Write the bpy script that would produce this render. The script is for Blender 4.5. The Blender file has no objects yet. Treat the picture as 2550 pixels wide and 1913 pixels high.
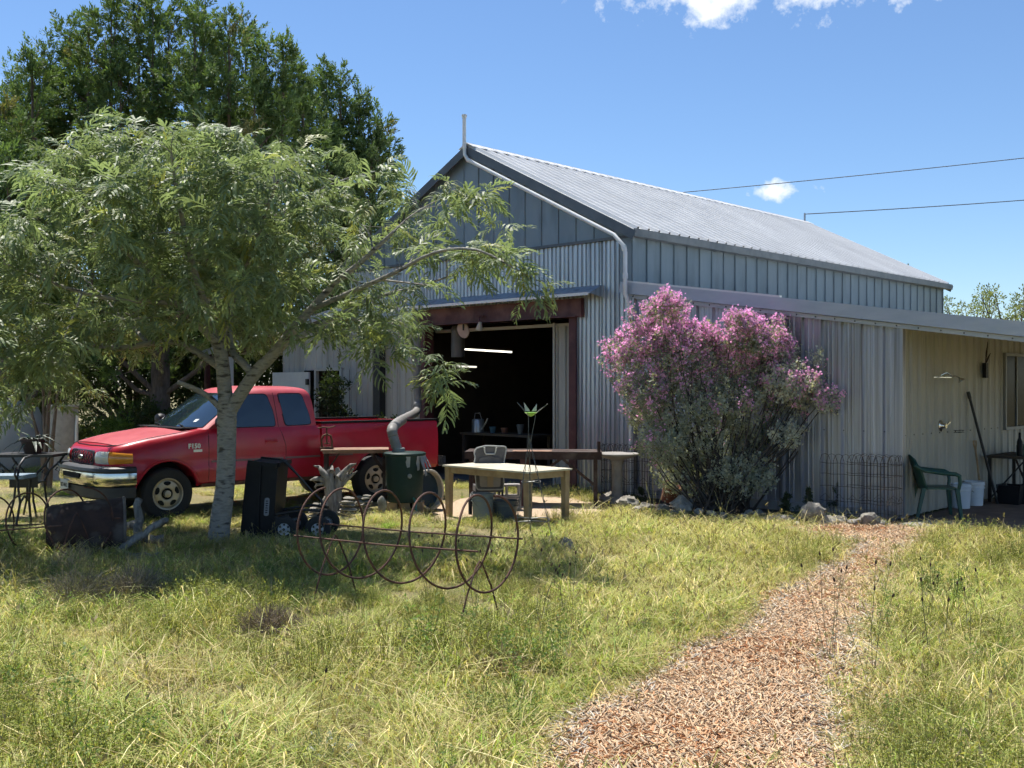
import bpy, bmesh, math, random
import numpy as np
from mathutils import Vector, Matrix

random.seed(7)
rng = np.random.default_rng(11)
R = math.radians
scene = bpy.context.scene
COL = scene.collection

# ------------------------------------------------------------------ camera
CAM_H, F, CX, HZ = 1.9, 2580.0, 1275.0, 960.0
cam_d = bpy.data.cameras.new('camera')
cam = bpy.data.objects.new('camera', cam_d)
COL.objects.link(cam)
cam.location = (0, 0, CAM_H)
cam.rotation_euler = (R(90), 0, 0)
cam_d.sensor_width = 36
cam_d.lens = 36 * F / 2550
cam_d.shift_y = (HZ - 956.5) / 2550
cam_d.clip_end = 3000
scene.camera = cam

# ------------------------------------------------------------------ sky, sun, exposure
SUN_AZ = (-0.564, 0.826)
SUN_EL = R(67)
n_ = math.hypot(*SUN_AZ)
SUN = Vector((SUN_AZ[0] / n_ * math.cos(SUN_EL), SUN_AZ[1] / n_ * math.cos(SUN_EL), math.sin(SUN_EL)))
world = bpy.data.worlds.new('World')
scene.world = world
world.use_nodes = True
wt = world.node_tree
wt.nodes.clear()
sky = wt.nodes.new('ShaderNodeTexSky')
sky.sky_type = 'NISHITA'
sky.sun_disc = False
sky.sun_elevation = SUN_EL
sky.sun_rotation = math.atan2(SUN.x, SUN.y) % (2 * math.pi)
sky.air_density = 1.0
sky.dust_density = 0.0
sky.ozone_density = 7.5
bg = wt.nodes.new('ShaderNodeBackground')
bg.inputs['Strength'].default_value = 0.10
wo = wt.nodes.new('ShaderNodeOutputWorld')
wt.links.new(bg.outputs[0], wo.inputs[0])
tc = wt.nodes.new('ShaderNodeTexCoord')
cn = wt.nodes.new('ShaderNodeTexNoise')
cn.inputs['Scale'].default_value = 34
cn.inputs['Detail'].default_value = 8
cn.inputs['Roughness'].default_value = 0.62
wt.links.new(tc.outputs['Generated'], cn.inputs['Vector'])


def wmath(op, a, b=None, c=None, clamp=False):
    n = wt.nodes.new('ShaderNodeMath')
    n.operation = op
    n.use_clamp = clamp
    for i, q in enumerate((a, b, c)):
        if q is None:
            continue
        if isinstance(q, (int, float)):
            n.inputs[i].default_value = q
        else:
            wt.links.new(q, n.inputs[i])
    return n.outputs[0]


def wdot(v):
    n = wt.nodes.new('ShaderNodeVectorMath')
    n.operation = 'DOT_PRODUCT'
    wt.links.new(tc.outputs['Generated'], n.inputs[0])
    n.inputs[1].default_value = v
    return n.outputs['Value']


# small fair-weather clouds: direction (x, y, z), angular half width and half height
cloud_list = [((0.215, 1, 0.402), 0.130, 0.046, 1.0), ((0.32, 1, 0.396), 0.09, 0.030, 1.0),
              ((0.2527, 1, 0.1880), 0.034, 0.0095, 1.0),
              ((-0.55, 1, 0.30), 0.07, 0.012, 0.25), ((0.9, 0.5, 0.4), 0.11, 0.03, 1.0), ((-0.9, 0.1, 0.5), 0.10, 0.03, 1.0),
              ((0.5, -0.9, 0.3), 0.12, 0.03, 1.0), ((-0.6, -0.8, 0.35), 0.10, 0.03, 1.0)]
mask = None
for d, w, h, amt in cloud_list:
    c = Vector(d).normalized()
    t = c.cross(Vector((0, 0, 1))).normalized()
    u = t.cross(c).normalized()
    a = wmath('DIVIDE', wdot(t), w)
    b = wmath('DIVIDE', wdot(u), h)
    b0 = wmath('SUBTRACT', b, c.dot(u) / h)
    r = wmath('SQRT', wmath('ADD', wmath('MULTIPLY', a, a), wmath('MULTIPLY', b0, b0)))
    r = wmath('ADD', r, wmath('MULTIPLY', wmath('SUBTRACT', cn.outputs['Fac'], 0.5), -3.2))
    m = wmath('MULTIPLY', wmath('SUBTRACT', 1.0, r), 1.5, clamp=True)
    m = wmath('SMOOTH_MIN', m, 0.97, 0.2)
    m = wmath('MULTIPLY', m, wmath('GREATER_THAN', wdot(c), 0.6))
    m = wmath('MULTIPLY', m, amt)
    mask = m if mask is None else wmath('MAXIMUM', mask, m)
mx = wt.nodes.new('ShaderNodeMix')
mx.data_type = 'RGBA'
wt.links.new(mask, mx.inputs[0])
wt.links.new(sky.outputs[0], mx.inputs[6])
mx.inputs[7].default_value = (7.0, 7.4, 7.8, 1)
world.cycles.sampling_method = 'MANUAL'
world.cycles.sample_map_resolution = 512
wt.links.new(mx.outputs[2], bg.inputs['Color'])

sun_d = bpy.data.lights.new('sun', 'SUN')
sun_d.energy = 5.0
sun_d.angle = R(0.53)
sun_d.color = (1.0, 0.955, 0.88)
sun = bpy.data.objects.new('sun', sun_d)
COL.objects.link(sun)
sun.rotation_euler = SUN.to_track_quat('Z', 'Y').to_euler()
sun.location = (-20, 20, 40)
scene.view_settings.view_transform = 'Standard'
scene.view_settings.look = 'None'
scene.view_settings.exposure = 0.6
scene.view_settings.gamma = 1.0
scene.view_settings.use_curve_mapping = False
scene.render.engine = 'CYCLES'
scene.cycles.use_denoising = True
scene.cycles.max_bounces = 4
scene.cycles.diffuse_bounces = 2
scene.cycles.glossy_bounces = 2
scene.cycles.transmission_bounces = 4
scene.cycles.use_adaptive_sampling = True
scene.cycles.adaptive_threshold = 0.04
scene.cycles.adaptive_min_samples = 20
scene.cycles.transparent_max_bounces = 8
scene.cycles.sample_clamp_indirect = 6


# ------------------------------------------------------------------ helpers
def at(px, py, Y):
    """a picture point of the photograph taken out to distance Y (metres) from the viewpoint"""
    return Vector(((px - CX) * Y / F, Y, CAM_H - (py - HZ) * Y / F))


def gnd(px, py, z=0.0):
    Y = (CAM_H - z) * F / (py - HZ)
    return at(px, py, Y)


def D(dx, dy, Y):
    return at(dx * 1.15333, dy * 1.15333, Y)


def tag(o, label=None, cat=None, group=None, kind=None):
    if label:
        o['label'] = label
    if cat:
        o['category'] = cat
    if group:
        o['group'] = group
    if kind:
        o['kind'] = kind
    return o


def thing(name, label, cat, loc=(0, 0, 0), rz=0.0, group=None):
    o = bpy.data.objects.new(name, None)
    o.empty_display_size = 0.1
    COL.objects.link(o)
    o.location = loc
    o.rotation_euler = (0, 0, rz)
    return tag(o, label, cat, group)


def add_obj(name, me, parent=None, mat=None):
    if mat is not None and not me.materials:
        me.materials.append(mat)
    o = bpy.data.objects.new(name, me)
    COL.objects.link(o)
    if parent:
        o.parent = parent
    return o


def copy_tree(o, parent=None):
    c = o.copy()
    COL.objects.link(c)
    c.parent = parent
    for ch in list(o.children):
        copy_tree(ch, c)
    return c


def frames(pts):
    pts = [Vector(p) for p in pts]
    n = len(pts)
    T = []
    for i in range(n):
        a = pts[max(i - 1, 0)]
        b = pts[min(i + 1, n - 1)]
        d = b - a
        T.append(d.normalized() if d.length > 1e-9 else Vector((0, 0, 1)))
    up = Vector((0, 0, 1)) if abs(T[0].z) < 0.9 else Vector((1, 0, 0))
    N = [(up - T[0] * up.dot(T[0])).normalized()]
    for i in range(1, n):
        v = N[-1] - T[i] * N[-1].dot(T[i])
        N.append(v.normalized() if v.length > 1e-6 else N[-1])
    return pts, T, N


class MB:
    def __init__(s):
        s.v = []
        s.f = []

    def add(s, vs, fs):
        o = len(s.v)
        s.v.extend([tuple(v) for v in vs])
        s.f.extend([tuple(i + o for i in f) for f in fs])
        return s

    def box(s, c, d, rz=0.0, m=None):
        c = Vector(c)
        x, y, z = d[0] / 2, d[1] / 2, d[2] / 2
        rot = m if m is not None else Matrix.Rotation(rz, 3, 'Z')
        vs = [c + rot @ Vector(p) for p in ((-x, -y, -z), (x, -y, -z), (x, y, -z), (-x, y, -z), (-x, -y, z), (x, -y, z), (x, y, z), (-x, y, z))]
        return s.add(vs, [(3, 2, 1, 0), (4, 5, 6, 7), (0, 1, 5, 4), (1, 2, 6, 5), (2, 3, 7, 6), (3, 0, 4, 7)])

    def bar(s, a, b, w, h, up=(0, 0, 1), w2=None, h2=None):
        a, b, up = Vector(a), Vector(b), Vector(up)
        t = (b - a).normalized()
        sx = t.cross(up)
        sx = sx.normalized() if sx.length > 1e-5 else Vector((1, 0, 0))
        u = sx.cross(t).normalized()
        vs = []
        for p, ww, hh in ((a, w, h), (b, w2 or w, h2 or h)):
            vs += [p - sx * ww / 2 - u * hh / 2, p + sx * ww / 2 - u * hh / 2, p + sx * ww / 2 + u * hh / 2, p - sx * ww / 2 + u * hh / 2]
        return s.add(vs, [(3, 2, 1, 0), (4, 5, 6, 7), (0, 1, 5, 4), (1, 2, 6, 5), (2, 3, 7, 6), (3, 0, 4, 7)])

    def tube(s, pts, r, n=8, closed=False, caps=True):
        P, T, N = frames(pts)
        k = len(P)
        rr = r if isinstance(r, (list, tuple)) else [r] * k
        if closed:
            t = (P[1] - P[-1]).normalized()
            T[0] = t
            T[-1] = (P[0] - P[-2]).normalized()
        vs = []
        for i in range(k):
            B = T[i].cross(N[i])
            for j in range(n):
                a = 2 * math.pi * j / n
                vs.append(P[i] + (N[i] * math.cos(a) + B * math.sin(a)) * rr[i])
        fs = []
        for i in range(k if closed else k - 1):
            i2 = (i + 1) % k
            for j in range(n):
                j2 = (j + 1) % n
                fs.append((i * n + j, i * n + j2, i2 * n + j2, i2 * n + j))
        if caps and not closed:
            fs.append(tuple(reversed(range(n))))
            fs.append(tuple((k - 1) * n + j for j in range(n)))
        return s.add(vs, fs)

    def lathe(s, prof, n=24, o=(0, 0, 0), ax=(0, 0, 1), caps=True, sq=(1, 1)):
        o, ax = Vector(o), Vector(ax).normalized()
        q = Vector((0, 0, 1)).rotation_difference(ax).to_matrix()
        vs, fs = [], []
        for r, z in prof:
            for j in range(n):
                a = 2 * math.pi * j / n
                vs.append(o + q @ Vector((r * math.cos(a) * sq[0], r * math.sin(a) * sq[1], z)))
        k = len(prof)
        for i in range(k - 1):
            for j in range(n):
                j2 = (j + 1) % n
                fs.append((i * n + j, i * n + j2, (i + 1) * n + j2, (i + 1) * n + j))
        if caps:
            fs.append(tuple(reversed(range(n))))
            fs.append(tuple((k - 1) * n + j for j in range(n)))
        return s.add(vs, fs)

    def prism(s, poly, mp, d0, d1):
        n = len(poly)
        vs = [mp(x, y, d0) for x, y in poly] + [mp(x, y, d1) for x, y in poly]
        fs = [tuple(reversed(range(n))), tuple(range(n, 2 * n))]
        fs += [(i, (i + 1) % n, n + (i + 1) % n, n + i) for i in range(n)]
        return s.add(vs, fs)

    def blob(s, c, rad, seed=0, nu=10, nv=7, rough=0.25, flat=0.0):
        """an uneven stone"""
        rr = random.Random(seed)
        c = Vector(c)
        dirs = [Vector((rr.uniform(-1, 1), rr.uniform(-1, 1), rr.uniform(-1, 1))).normalized() for _ in range(13)]
        cut = [rr.uniform(0.5, 0.92) for _ in dirs]
        vs = []
        for i in range(nv + 1):
            th = math.pi * i / nv
            for j in range(nu):
                ph = 2 * math.pi * j / nu
                d = Vector((math.sin(th) * math.cos(ph), math.sin(th) * math.sin(ph), math.cos(th)))
                k = 1.0
                for q, cc in zip(dirs, cut):
                    e = d.dot(q)
                    if e * k > cc:
                        k = cc / e
                k *= 1 + rr.uniform(-rough, rough) * 0.25 * (0 < i < nv)
                vs.append(c + Vector((d.x * rad[0] * k, d.y * rad[1] * k, max(d.z * rad[2] * k, -rad[2] * (1 - flat)))))
        fs = []
        for i in range(nv):
            for j in range(nu):
                j2 = (j + 1) % nu
                fs.append((i * nu + j, (i + 1) * nu + j, (i + 1) * nu + j2, i * nu + j2))
        return s.add(vs, fs)

    def mesh(s, name, mat=None, smooth=None, fix=True):
        me = bpy.data.meshes.new(name)
        me.from_pydata(s.v, [], s.f)
        if fix and len(s.f) < 40000:
            bm = bmesh.new()
            bm.from_mesh(me)
            bmesh.ops.remove_doubles(bm, verts=bm.verts, dist=1e-5)
            bmesh.ops.recalc_face_normals(bm, faces=bm.faces)
            bm.to_mesh(me)
            bm.free()
        if smooth is not None:
            me.shade_smooth()
            me.set_sharp_from_angle(angle=R(smooth))
        if mat is not None:
            me.materials.append(mat)
        me.update()
        return me

    def build(s, name, mat, parent=None, smooth=None, fix=True):
        return add_obj(name, s.mesh(name, mat, smooth, fix), parent)


def np_mesh(name, V, Q, mat, parent=None, col=None, smooth=False):
    """big quad mesh from numpy arrays, optional colour for each vertex"""
    V = np.asarray(V, dtype=np.float32)
    Q = np.asarray(Q, dtype=np.int32)
    k = Q.shape[1]
    me = bpy.data.meshes.new(name)
    me.vertices.add(len(V))
    me.vertices.foreach_set('co', V.ravel())
    me.loops.add(Q.size)
    me.loops.foreach_set('vertex_index', Q.ravel())
    me.polygons.add(len(Q))
    me.polygons.foreach_set('loop_start', np.arange(0, Q.size, k, dtype=np.int32))
    me.polygons.foreach_set('loop_total', np.full(len(Q), k, dtype=np.int32))
    if col is not None:
        a = me.color_attributes.new('col', 'FLOAT_COLOR', 'POINT')
        c4 = np.ones((len(V), 4), dtype=np.float32)
        c4[:, :3] = col
        a.data.foreach_set('color', c4.ravel())
    me.update(calc_edges=True)
    if smooth:
        me.shade_smooth()
    if mat is not None:
        me.materials.append(mat)
    o = bpy.data.objects.new(name, me)
    if parent != 'nolink':
        COL.objects.link(o)
        if parent:
            o.parent = parent
    return o


def text_mesh(txt, size, depth, name, mat, parent, M4, bold=0.0):
    cu = bpy.data.curves.new('txt', 'FONT')
    cu.body = txt
    cu.size = size
    cu.extrude = depth
    cu.offset = bold
    cu.align_x = 'CENTER'
    cu.align_y = 'CENTER'
    cu.resolution_u = 2
    t = bpy.data.objects.new('txt', cu)
    COL.objects.link(t)
    bpy.context.view_layer.update()
    me = bpy.data.meshes.new_from_object(t.evaluated_get(bpy.context.evaluated_depsgraph_get()))
    bpy.data.objects.remove(t)
    me.transform(M4)
    me.materials.clear()
    me.materials.append(mat)
    return add_obj(name, me, parent)


def boolean_cut(o, cutter_mb):
    c = cutter_mb.build('cutter', None, o.parent)
    bpy.context.view_layer.update()
    m = o.modifiers.new('cut', 'BOOLEAN')
    m.object = c
    m.operation = 'DIFFERENCE'
    m.solver = 'EXACT'
    bpy.context.view_layer.update()
    me = bpy.data.meshes.new_from_object(o.evaluated_get(bpy.context.evaluated_depsgraph_get()))
    o.modifiers.clear()
    old = o.data
    o.data = me
    bpy.data.meshes.remove(old)
    cm = c.data
    bpy.data.objects.remove(c)
    bpy.data.meshes.remove(cm)


def pip(poly, X, Y):
    poly = np.asarray(poly)
    ins = np.zeros(X.shape, bool)
    j = len(poly) - 1
    for i in range(len(poly)):
        xi, yi = poly[i]
        xj, yj = poly[j]
        c = ((yi > Y) != (yj > Y)) & (X < (xj - xi) * (Y - yi) / (yj - yi + 1e-12) + xi)
        ins ^= c
        j = i
    return ins


def vnoise(X, Y, sc, seed):
    """smooth value noise on a lattice"""
    g = np.random.default_rng(seed).random((97, 97))
    x, y = X * sc + 400, Y * sc + 400
    i, j = np.floor(x).astype(int), np.floor(y).astype(int)
    u, v = x - i, y - j
    u, v = u * u * (3 - 2 * u), v * v * (3 - 2 * v)
    G = lambda a, b: g[a % 97, b % 97]
    return (G(i, j) * (1 - u) + G(i + 1, j) * u) * (1 - v) + (G(i, j + 1) * (1 - u) + G(i + 1, j + 1) * u) * v


# ------------------------------------------------------------------ materials
def N(t, kind, **kw):
    n = t.nodes.new('ShaderNode' + kind)
    for k, v in kw.items():
        setattr(n, k, v)
    return n


def lin(c):
    return (c[0], c[1], c[2], 1)


def mat(name, c1, c2=None, scale=4.0, rough=0.6, metal=0.0, bump=0.0, bscale=None, coat=0.0, spec=0.5, rand=0.0, c3=None, scale3=1.0,
        stretch=(1, 1, 1), contrast=(0.35, 0.65), emit=None, rvar=0.0):
    m = bpy.data.materials.new(name)
    m.use_nodes = True
    t = m.node_tree
    b = t.nodes['Principled BSDF']
    b.inputs['Roughness'].default_value = rough
    b.inputs['Metallic'].default_value = metal
    b.inputs['Specular IOR Level'].default_value = spec
    b.inputs['Coat Weight'].default_value = coat
    b.inputs['Coat Roughness'].default_value = 0.12
    b.inputs['Base Color'].default_value = lin(c1)
    if emit:
        b.inputs['Emission Color'].default_value = lin(emit[0])
        b.inputs['Emission Strength'].default_value = emit[1]
    if c2 is None and not bump and not rand:
        return m
    tc = N(t, 'TexCoord')
    mp = N(t, 'Mapping')
    mp.inputs['Scale'].default_value = stretch
    t.links.new(tc.outputs['Object'], mp.inputs['Vector'])
    cur = None
    if c2 is not None:
        nz = N(t, 'TexNoise')
        nz.inputs['Scale'].default_value = scale
        nz.inputs['Detail'].default_value = 6
        nz.inputs['Roughness'].default_value = 0.65
        t.links.new(mp.outputs[0], nz.inputs['Vector'])
        cr = N(t, 'ValToRGB')
        cr.color_ramp.elements[0].position = contrast[0]
        cr.color_ramp.elements[1].position = contrast[1]
        cr.color_ramp.elements[0].color = lin(c1)
        cr.color_ramp.elements[1].color = lin(c2)
        t.links.new(nz.outputs['Fac'], cr.inputs[0])
        cur = cr.outputs[0]
        if rvar:
            mr = N(t, 'MapRange')
            mr.inputs['To Min'].default_value = max(rough - rvar, 0.02)
            mr.inputs['To Max'].default_value = min(rough + rvar, 1)
            t.links.new(nz.outputs['Fac'], mr.inputs[0])
            t.links.new(mr.outputs[0], b.inputs['Roughness'])
        if c3 is not None:
            n3 = N(t, 'TexNoise')
            n3.inputs['Scale'].default_value = scale3
            n3.inputs['Detail'].default_value = 5
            t.links.new(mp.outputs[0], n3.inputs['Vector'])
            r3 = N(t, 'MapRange')
            r3.inputs['From Min'].default_value = 0.52
            r3.inputs['From Max'].default_value = 0.68
            t.links.new(n3.outputs['Fac'], r3.inputs[0])
            x3 = N(t, 'Mix', data_type='RGBA')
            t.links.new(r3.outputs[0], x3.inputs[0])
            t.links.new(cur, x3.inputs[6])
            x3.inputs[7].default_value = lin(c3)
            cur = x3.outputs[2]
    if rand:
        oi = N(t, 'ObjectInfo')
        hs = N(t, 'HueSaturation')
        mr = N(t, 'MapRange')
        mr.inputs['To Min'].default_value = 1 - rand
        mr.inputs['To Max'].default_value = 1 + rand
        t.links.new(oi.outputs['Random'], mr.inputs[0])
        t.links.new(mr.outputs[0], hs.inputs['Value'])
        if cur is None:
            hs.inputs['Color'].default_value = lin(c1)
        else:
            t.links.new(cur, hs.inputs['Color'])
        cur = hs.outputs[0]
    if cur is not None:
        t.links.new(cur, b.inputs['Base Color'])
    if bump:
        nb = N(t, 'TexNoise')
        nb.inputs['Scale'].default_value = bscale or scale * 3
        nb.inputs['Detail'].default_value = 5
        t.links.new(mp.outputs[0], nb.inputs['Vector'])
        bp = N(t, 'Bump')
        bp.inputs['Strength'].default_value = bump
        bp.inputs['Distance'].default_value = 0.02
        t.links.new(nb.outputs['Fac'], bp.inputs['Height'])
        t.links.new(bp.outputs[0], b.inputs['Normal'])
    return m


def leaf_mat(name, trans=0.35, rough=0.5, spec=0.35, tint=(1, 1, 1), rand=0.0):
    """foliage: colour from the leaf's own colour attribute, some light passes through"""
    m = bpy.data.materials.new(name)
    m.use_nodes = True
    t = m.node_tree
    b = t.nodes['Principled BSDF']
    out = t.nodes['Material Output']
    at_ = N(t, 'Attribute', attribute_name='col')
    cur = at_.outputs['Color']
    if rand:
        oi = N(t, 'ObjectInfo')
        hs = N(t, 'HueSaturation')
        mr = N(t, 'MapRange')
        mr.inputs['To Min'].default_value = 1 - rand
        mr.inputs['To Max'].default_value = 1 + rand
        t.links.new(oi.outputs['Random'], mr.inputs[0])
        t.links.new(mr.outputs[0], hs.inputs['Value'])
        t.links.new(cur, hs.inputs['Color'])
        cur = hs.outputs[0]
    t.links.new(cur, b.inputs['Base Color'])
    b.inputs['Roughness'].default_value = rough
    b.inputs['Specular IOR Level'].default_value = spec
    tr = N(t, 'BsdfTranslucent')
    mu = N(t, 'Mix', data_type='RGBA', blend_type='MULTIPLY')
    mu.inputs[0].default_value = 1
    t.links.new(cur, mu.inputs[6])
    mu.inputs[7].default_value = (1.25 * tint[0], 1.3 * tint[1], 0.55 * tint[2], 1)
    t.links.new(mu.outputs[2], tr.inputs['Color'])
    ms = N(t, 'MixShader')
    ms.inputs[0].default_value = trans
    t.links.new(b.outputs[0], ms.inputs[1])
    t.links.new(tr.outputs[0], ms.inputs[2])
    t.links.new(ms.outputs[0], out.inputs['Surface'])
    return m


def glass_mat(name, col, rough=0.03):
    m = bpy.data.materials.new(name)
    m.use_nodes = True
    b = m.node_tree.nodes['Principled BSDF']
    b.inputs['Base Color'].default_value = lin(col)
    b.inputs['Roughness'].default_value = rough
    b.inputs['Specular IOR Level'].default_value = 0.8
    b.inputs['Coat Weight'].default_value = 0.6
    b.inputs['Coat Roughness'].default_value = 0.02
    return m


m_galv = mat('galvanised_sheet', (0.34, 0.36, 0.39), (0.50, 0.53, 0.55), scale=2.2, rough=0.34, metal=0.65, rand=0.09, stretch=(5, 5, 0.14), rvar=0.12,
             c3=(0.22, 0.23, 0.25), scale3=1.6, bump=0.2, bscale=1.6)
m_seam = mat('blue_grey_sheet', (0.150, 0.195, 0.225), (0.20, 0.245, 0.275), scale=1.6, rough=0.42, metal=0.25, rand=0.08, stretch=(1, 1, 0.3), rvar=0.1, bump=0.2, bscale=5, c3=(0.13, 0.165, 0.19), scale3=2.5)
m_roofm = mat('pale_roof_sheet', (0.60, 0.60, 0.59), (0.68, 0.68, 0.67), scale=1.4, rough=0.5, metal=0.05, rand=0.05, rvar=0.1)
m_trim = mat('dark_trim', (0.075, 0.09, 0.105), (0.11, 0.125, 0.14), scale=3, rough=0.5, metal=0.2)
m_fascia = mat('pale_grey_fascia', (0.36, 0.39, 0.44), (0.43, 0.455, 0.50), scale=1.5, rough=0.5, metal=0.1, stretch=(1, 1, 4))
m_lean = mat('weathered_lean_to_sheet', (0.30, 0.31, 0.36), (0.44, 0.45, 0.51), scale=2.5, rough=0.36, metal=0.6, rand=0.12, stretch=(7, 7, 0.12), rvar=0.14,
             c3=(0.21, 0.20, 0.20), scale3=2.2, bump=0.22, bscale=1.6)
m_tan = mat('cream_wall_sheet', (0.36, 0.335, 0.275), (0.44, 0.41, 0.34), scale=2, rough=0.5, rand=0.06, stretch=(1, 1, 0.3))
m_shed = mat('off_white_shed_sheet', (0.30, 0.29, 0.26), (0.40, 0.385, 0.35), scale=2, rough=0.55, rand=0.1, stretch=(1, 1, 0.25))
m_oxred = mat('red_oxide_steel', (0.060, 0.016, 0.018), (0.095, 0.028, 0.028), scale=5, rough=0.6, c3=(0.16, 0.07, 0.06), scale3=2.2)
m_pvc = mat('white_pvc', (0.66, 0.67, 0.66), (0.74, 0.75, 0.74), scale=3, rough=0.4)
m_black = mat('black_steel', (0.012, 0.012, 0.013), (0.022, 0.021, 0.02), scale=8, rough=0.5)
m_blackp = mat('black_plastic', (0.006, 0.006, 0.008), (0.010, 0.010, 0.012), scale=6, rough=0.5, spec=0.25)
m_rubber = mat('tyre_rubber', (0.014, 0.014, 0.015), (0.028, 0.026, 0.024), scale=5, rough=0.8, bump=0.2, bscale=40)
m_rust = mat('rusty_steel', (0.085, 0.035, 0.02), (0.17, 0.075, 0.04), scale=9, rough=0.85, bump=0.3, bscale=60, c3=(0.06, 0.035, 0.028), scale3=5)
m_rebar = mat('rusty_rebar', (0.060, 0.024, 0.016), (0.13, 0.055, 0.032), scale=14, rough=0.8, bump=0.4, bscale=120, c3=(0.04, 0.022, 0.018), scale3=6)
m_rusttop = mat('rusty_table_top', (0.20, 0.105, 0.065), (0.30, 0.17, 0.11), scale=6, rough=0.8, c3=(0.36, 0.25, 0.18), scale3=3)
m_darkrust = mat('dark_rust', (0.028, 0.016, 0.013), (0.055, 0.028, 0.021), scale=7, rough=0.85, bump=0.3, c3=(0.10, 0.08, 0.07), scale3=4)
m_wood = mat('weathered_table_wood', (0.30, 0.20, 0.10), (0.42, 0.30, 0.165), scale=7, rough=0.75, bump=0.25, bscale=30, stretch=(1, 1, 1), c3=(0.22, 0.16, 0.10), scale3=2)
m_woodtop = mat('bleached_table_top', (0.50, 0.45, 0.33), (0.62, 0.57, 0.44), scale=6, rough=0.7, c3=(0.40, 0.35, 0.26), scale3=2.5, bump=0.15)
m_greywood = mat('grey_driftwood', (0.16, 0.145, 0.13), (0.34, 0.32, 0.29), scale=6, rough=0.9, bump=0.6, bscale=26, stretch=(3, 3, 0.6), c3=(0.09, 0.08, 0.07), scale3=5)
m_stone = mat('limestone', (0.17, 0.155, 0.13), (0.38, 0.355, 0.30), scale=7, rough=0.95, bump=1.0, bscale=16, rand=0.22, c3=(0.09, 0.083, 0.072), scale3=6)
m_concrete = mat('concrete', (0.26, 0.245, 0.225), (0.36, 0.34, 0.31), scale=6, rough=0.9, bump=0.3, rand=0.08)
m_paver = mat('clay_paver', (0.14, 0.085, 0.06), (0.22, 0.14, 0.10), scale=4, rough=0.9, bump=0.3, rand=0.16)
m_terra = mat('terracotta', (0.16, 0.06, 0.035), (0.24, 0.095, 0.05), scale=5, rough=0.85, bump=0.2)
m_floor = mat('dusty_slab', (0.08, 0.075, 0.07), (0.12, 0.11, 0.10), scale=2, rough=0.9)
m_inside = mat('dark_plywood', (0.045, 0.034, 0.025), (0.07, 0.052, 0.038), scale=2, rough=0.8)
m_greenp = mat('green_plastic', (0.010, 0.055, 0.042), (0.018, 0.075, 0.058), scale=4, rough=0.42)
m_barrel = mat('dark_green_barrel', (0.005, 0.024, 0.020), (0.009, 0.036, 0.030), scale=3, rough=0.5, spec=0.3, c3=(0.02, 0.038, 0.032), scale3=3)
m_whitep = mat('white_bucket_plastic', (0.62, 0.66, 0.70), (0.70, 0.73, 0.76), scale=3, rough=0.4)
m_greyp = mat('grey_bucket_plastic', (0.16, 0.185, 0.18), (0.22, 0.24, 0.235), scale=3, rough=0.5, c3=(0.28, 0.28, 0.26), scale3=3)
m_duct = mat('grey_flex_duct', (0.15, 0.145, 0.135), (0.23, 0.22, 0.205), scale=5, rough=0.55)
m_cream = mat('cream_tank', (0.55, 0.50, 0.42), (0.64, 0.59, 0.50), scale=1.5, rough=0.6)
m_chrome = mat('worn_chrome', (0.62, 0.60, 0.55), (0.72, 0.70, 0.64), scale=5, rough=0.16, metal=1.0, rvar=0.1)
m_alloy = mat('dull_alloy', (0.34, 0.29, 0.22), (0.46, 0.41, 0.33), scale=7, rough=0.42, metal=0.7, rvar=0.12)
m_glass = glass_mat('tinted_glass', (0.012, 0.022, 0.032))
m_pane = mat('dark_window_glass', (0.008, 0.009, 0.010), rough=0.2, spec=0.03, rand=0.001)
m_dark = mat('dark_void', (0.006, 0.006, 0.006), rough=0.9)
m_wire = mat('grey_wire', (0.10, 0.105, 0.10), (0.16, 0.16, 0.15), scale=9, rough=0.5, metal=0.6)
m_white = mat('white_paint', (0.70, 0.70, 0.68), (0.76, 0.76, 0.74), scale=3, rough=0.5)
# ================================================================== the setting: ground, path, bed, patio
B0 = Vector((2.06, 17.7, 0))
BROT = math.atan2(-0.6966, 0.7174)
BM = Matrix.Translation(B0) @ Matrix.Rotation(BROT, 4, 'Z')


def BW(x, y, z=0.0):
    return BM @ Vector((x, y, z))


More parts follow.
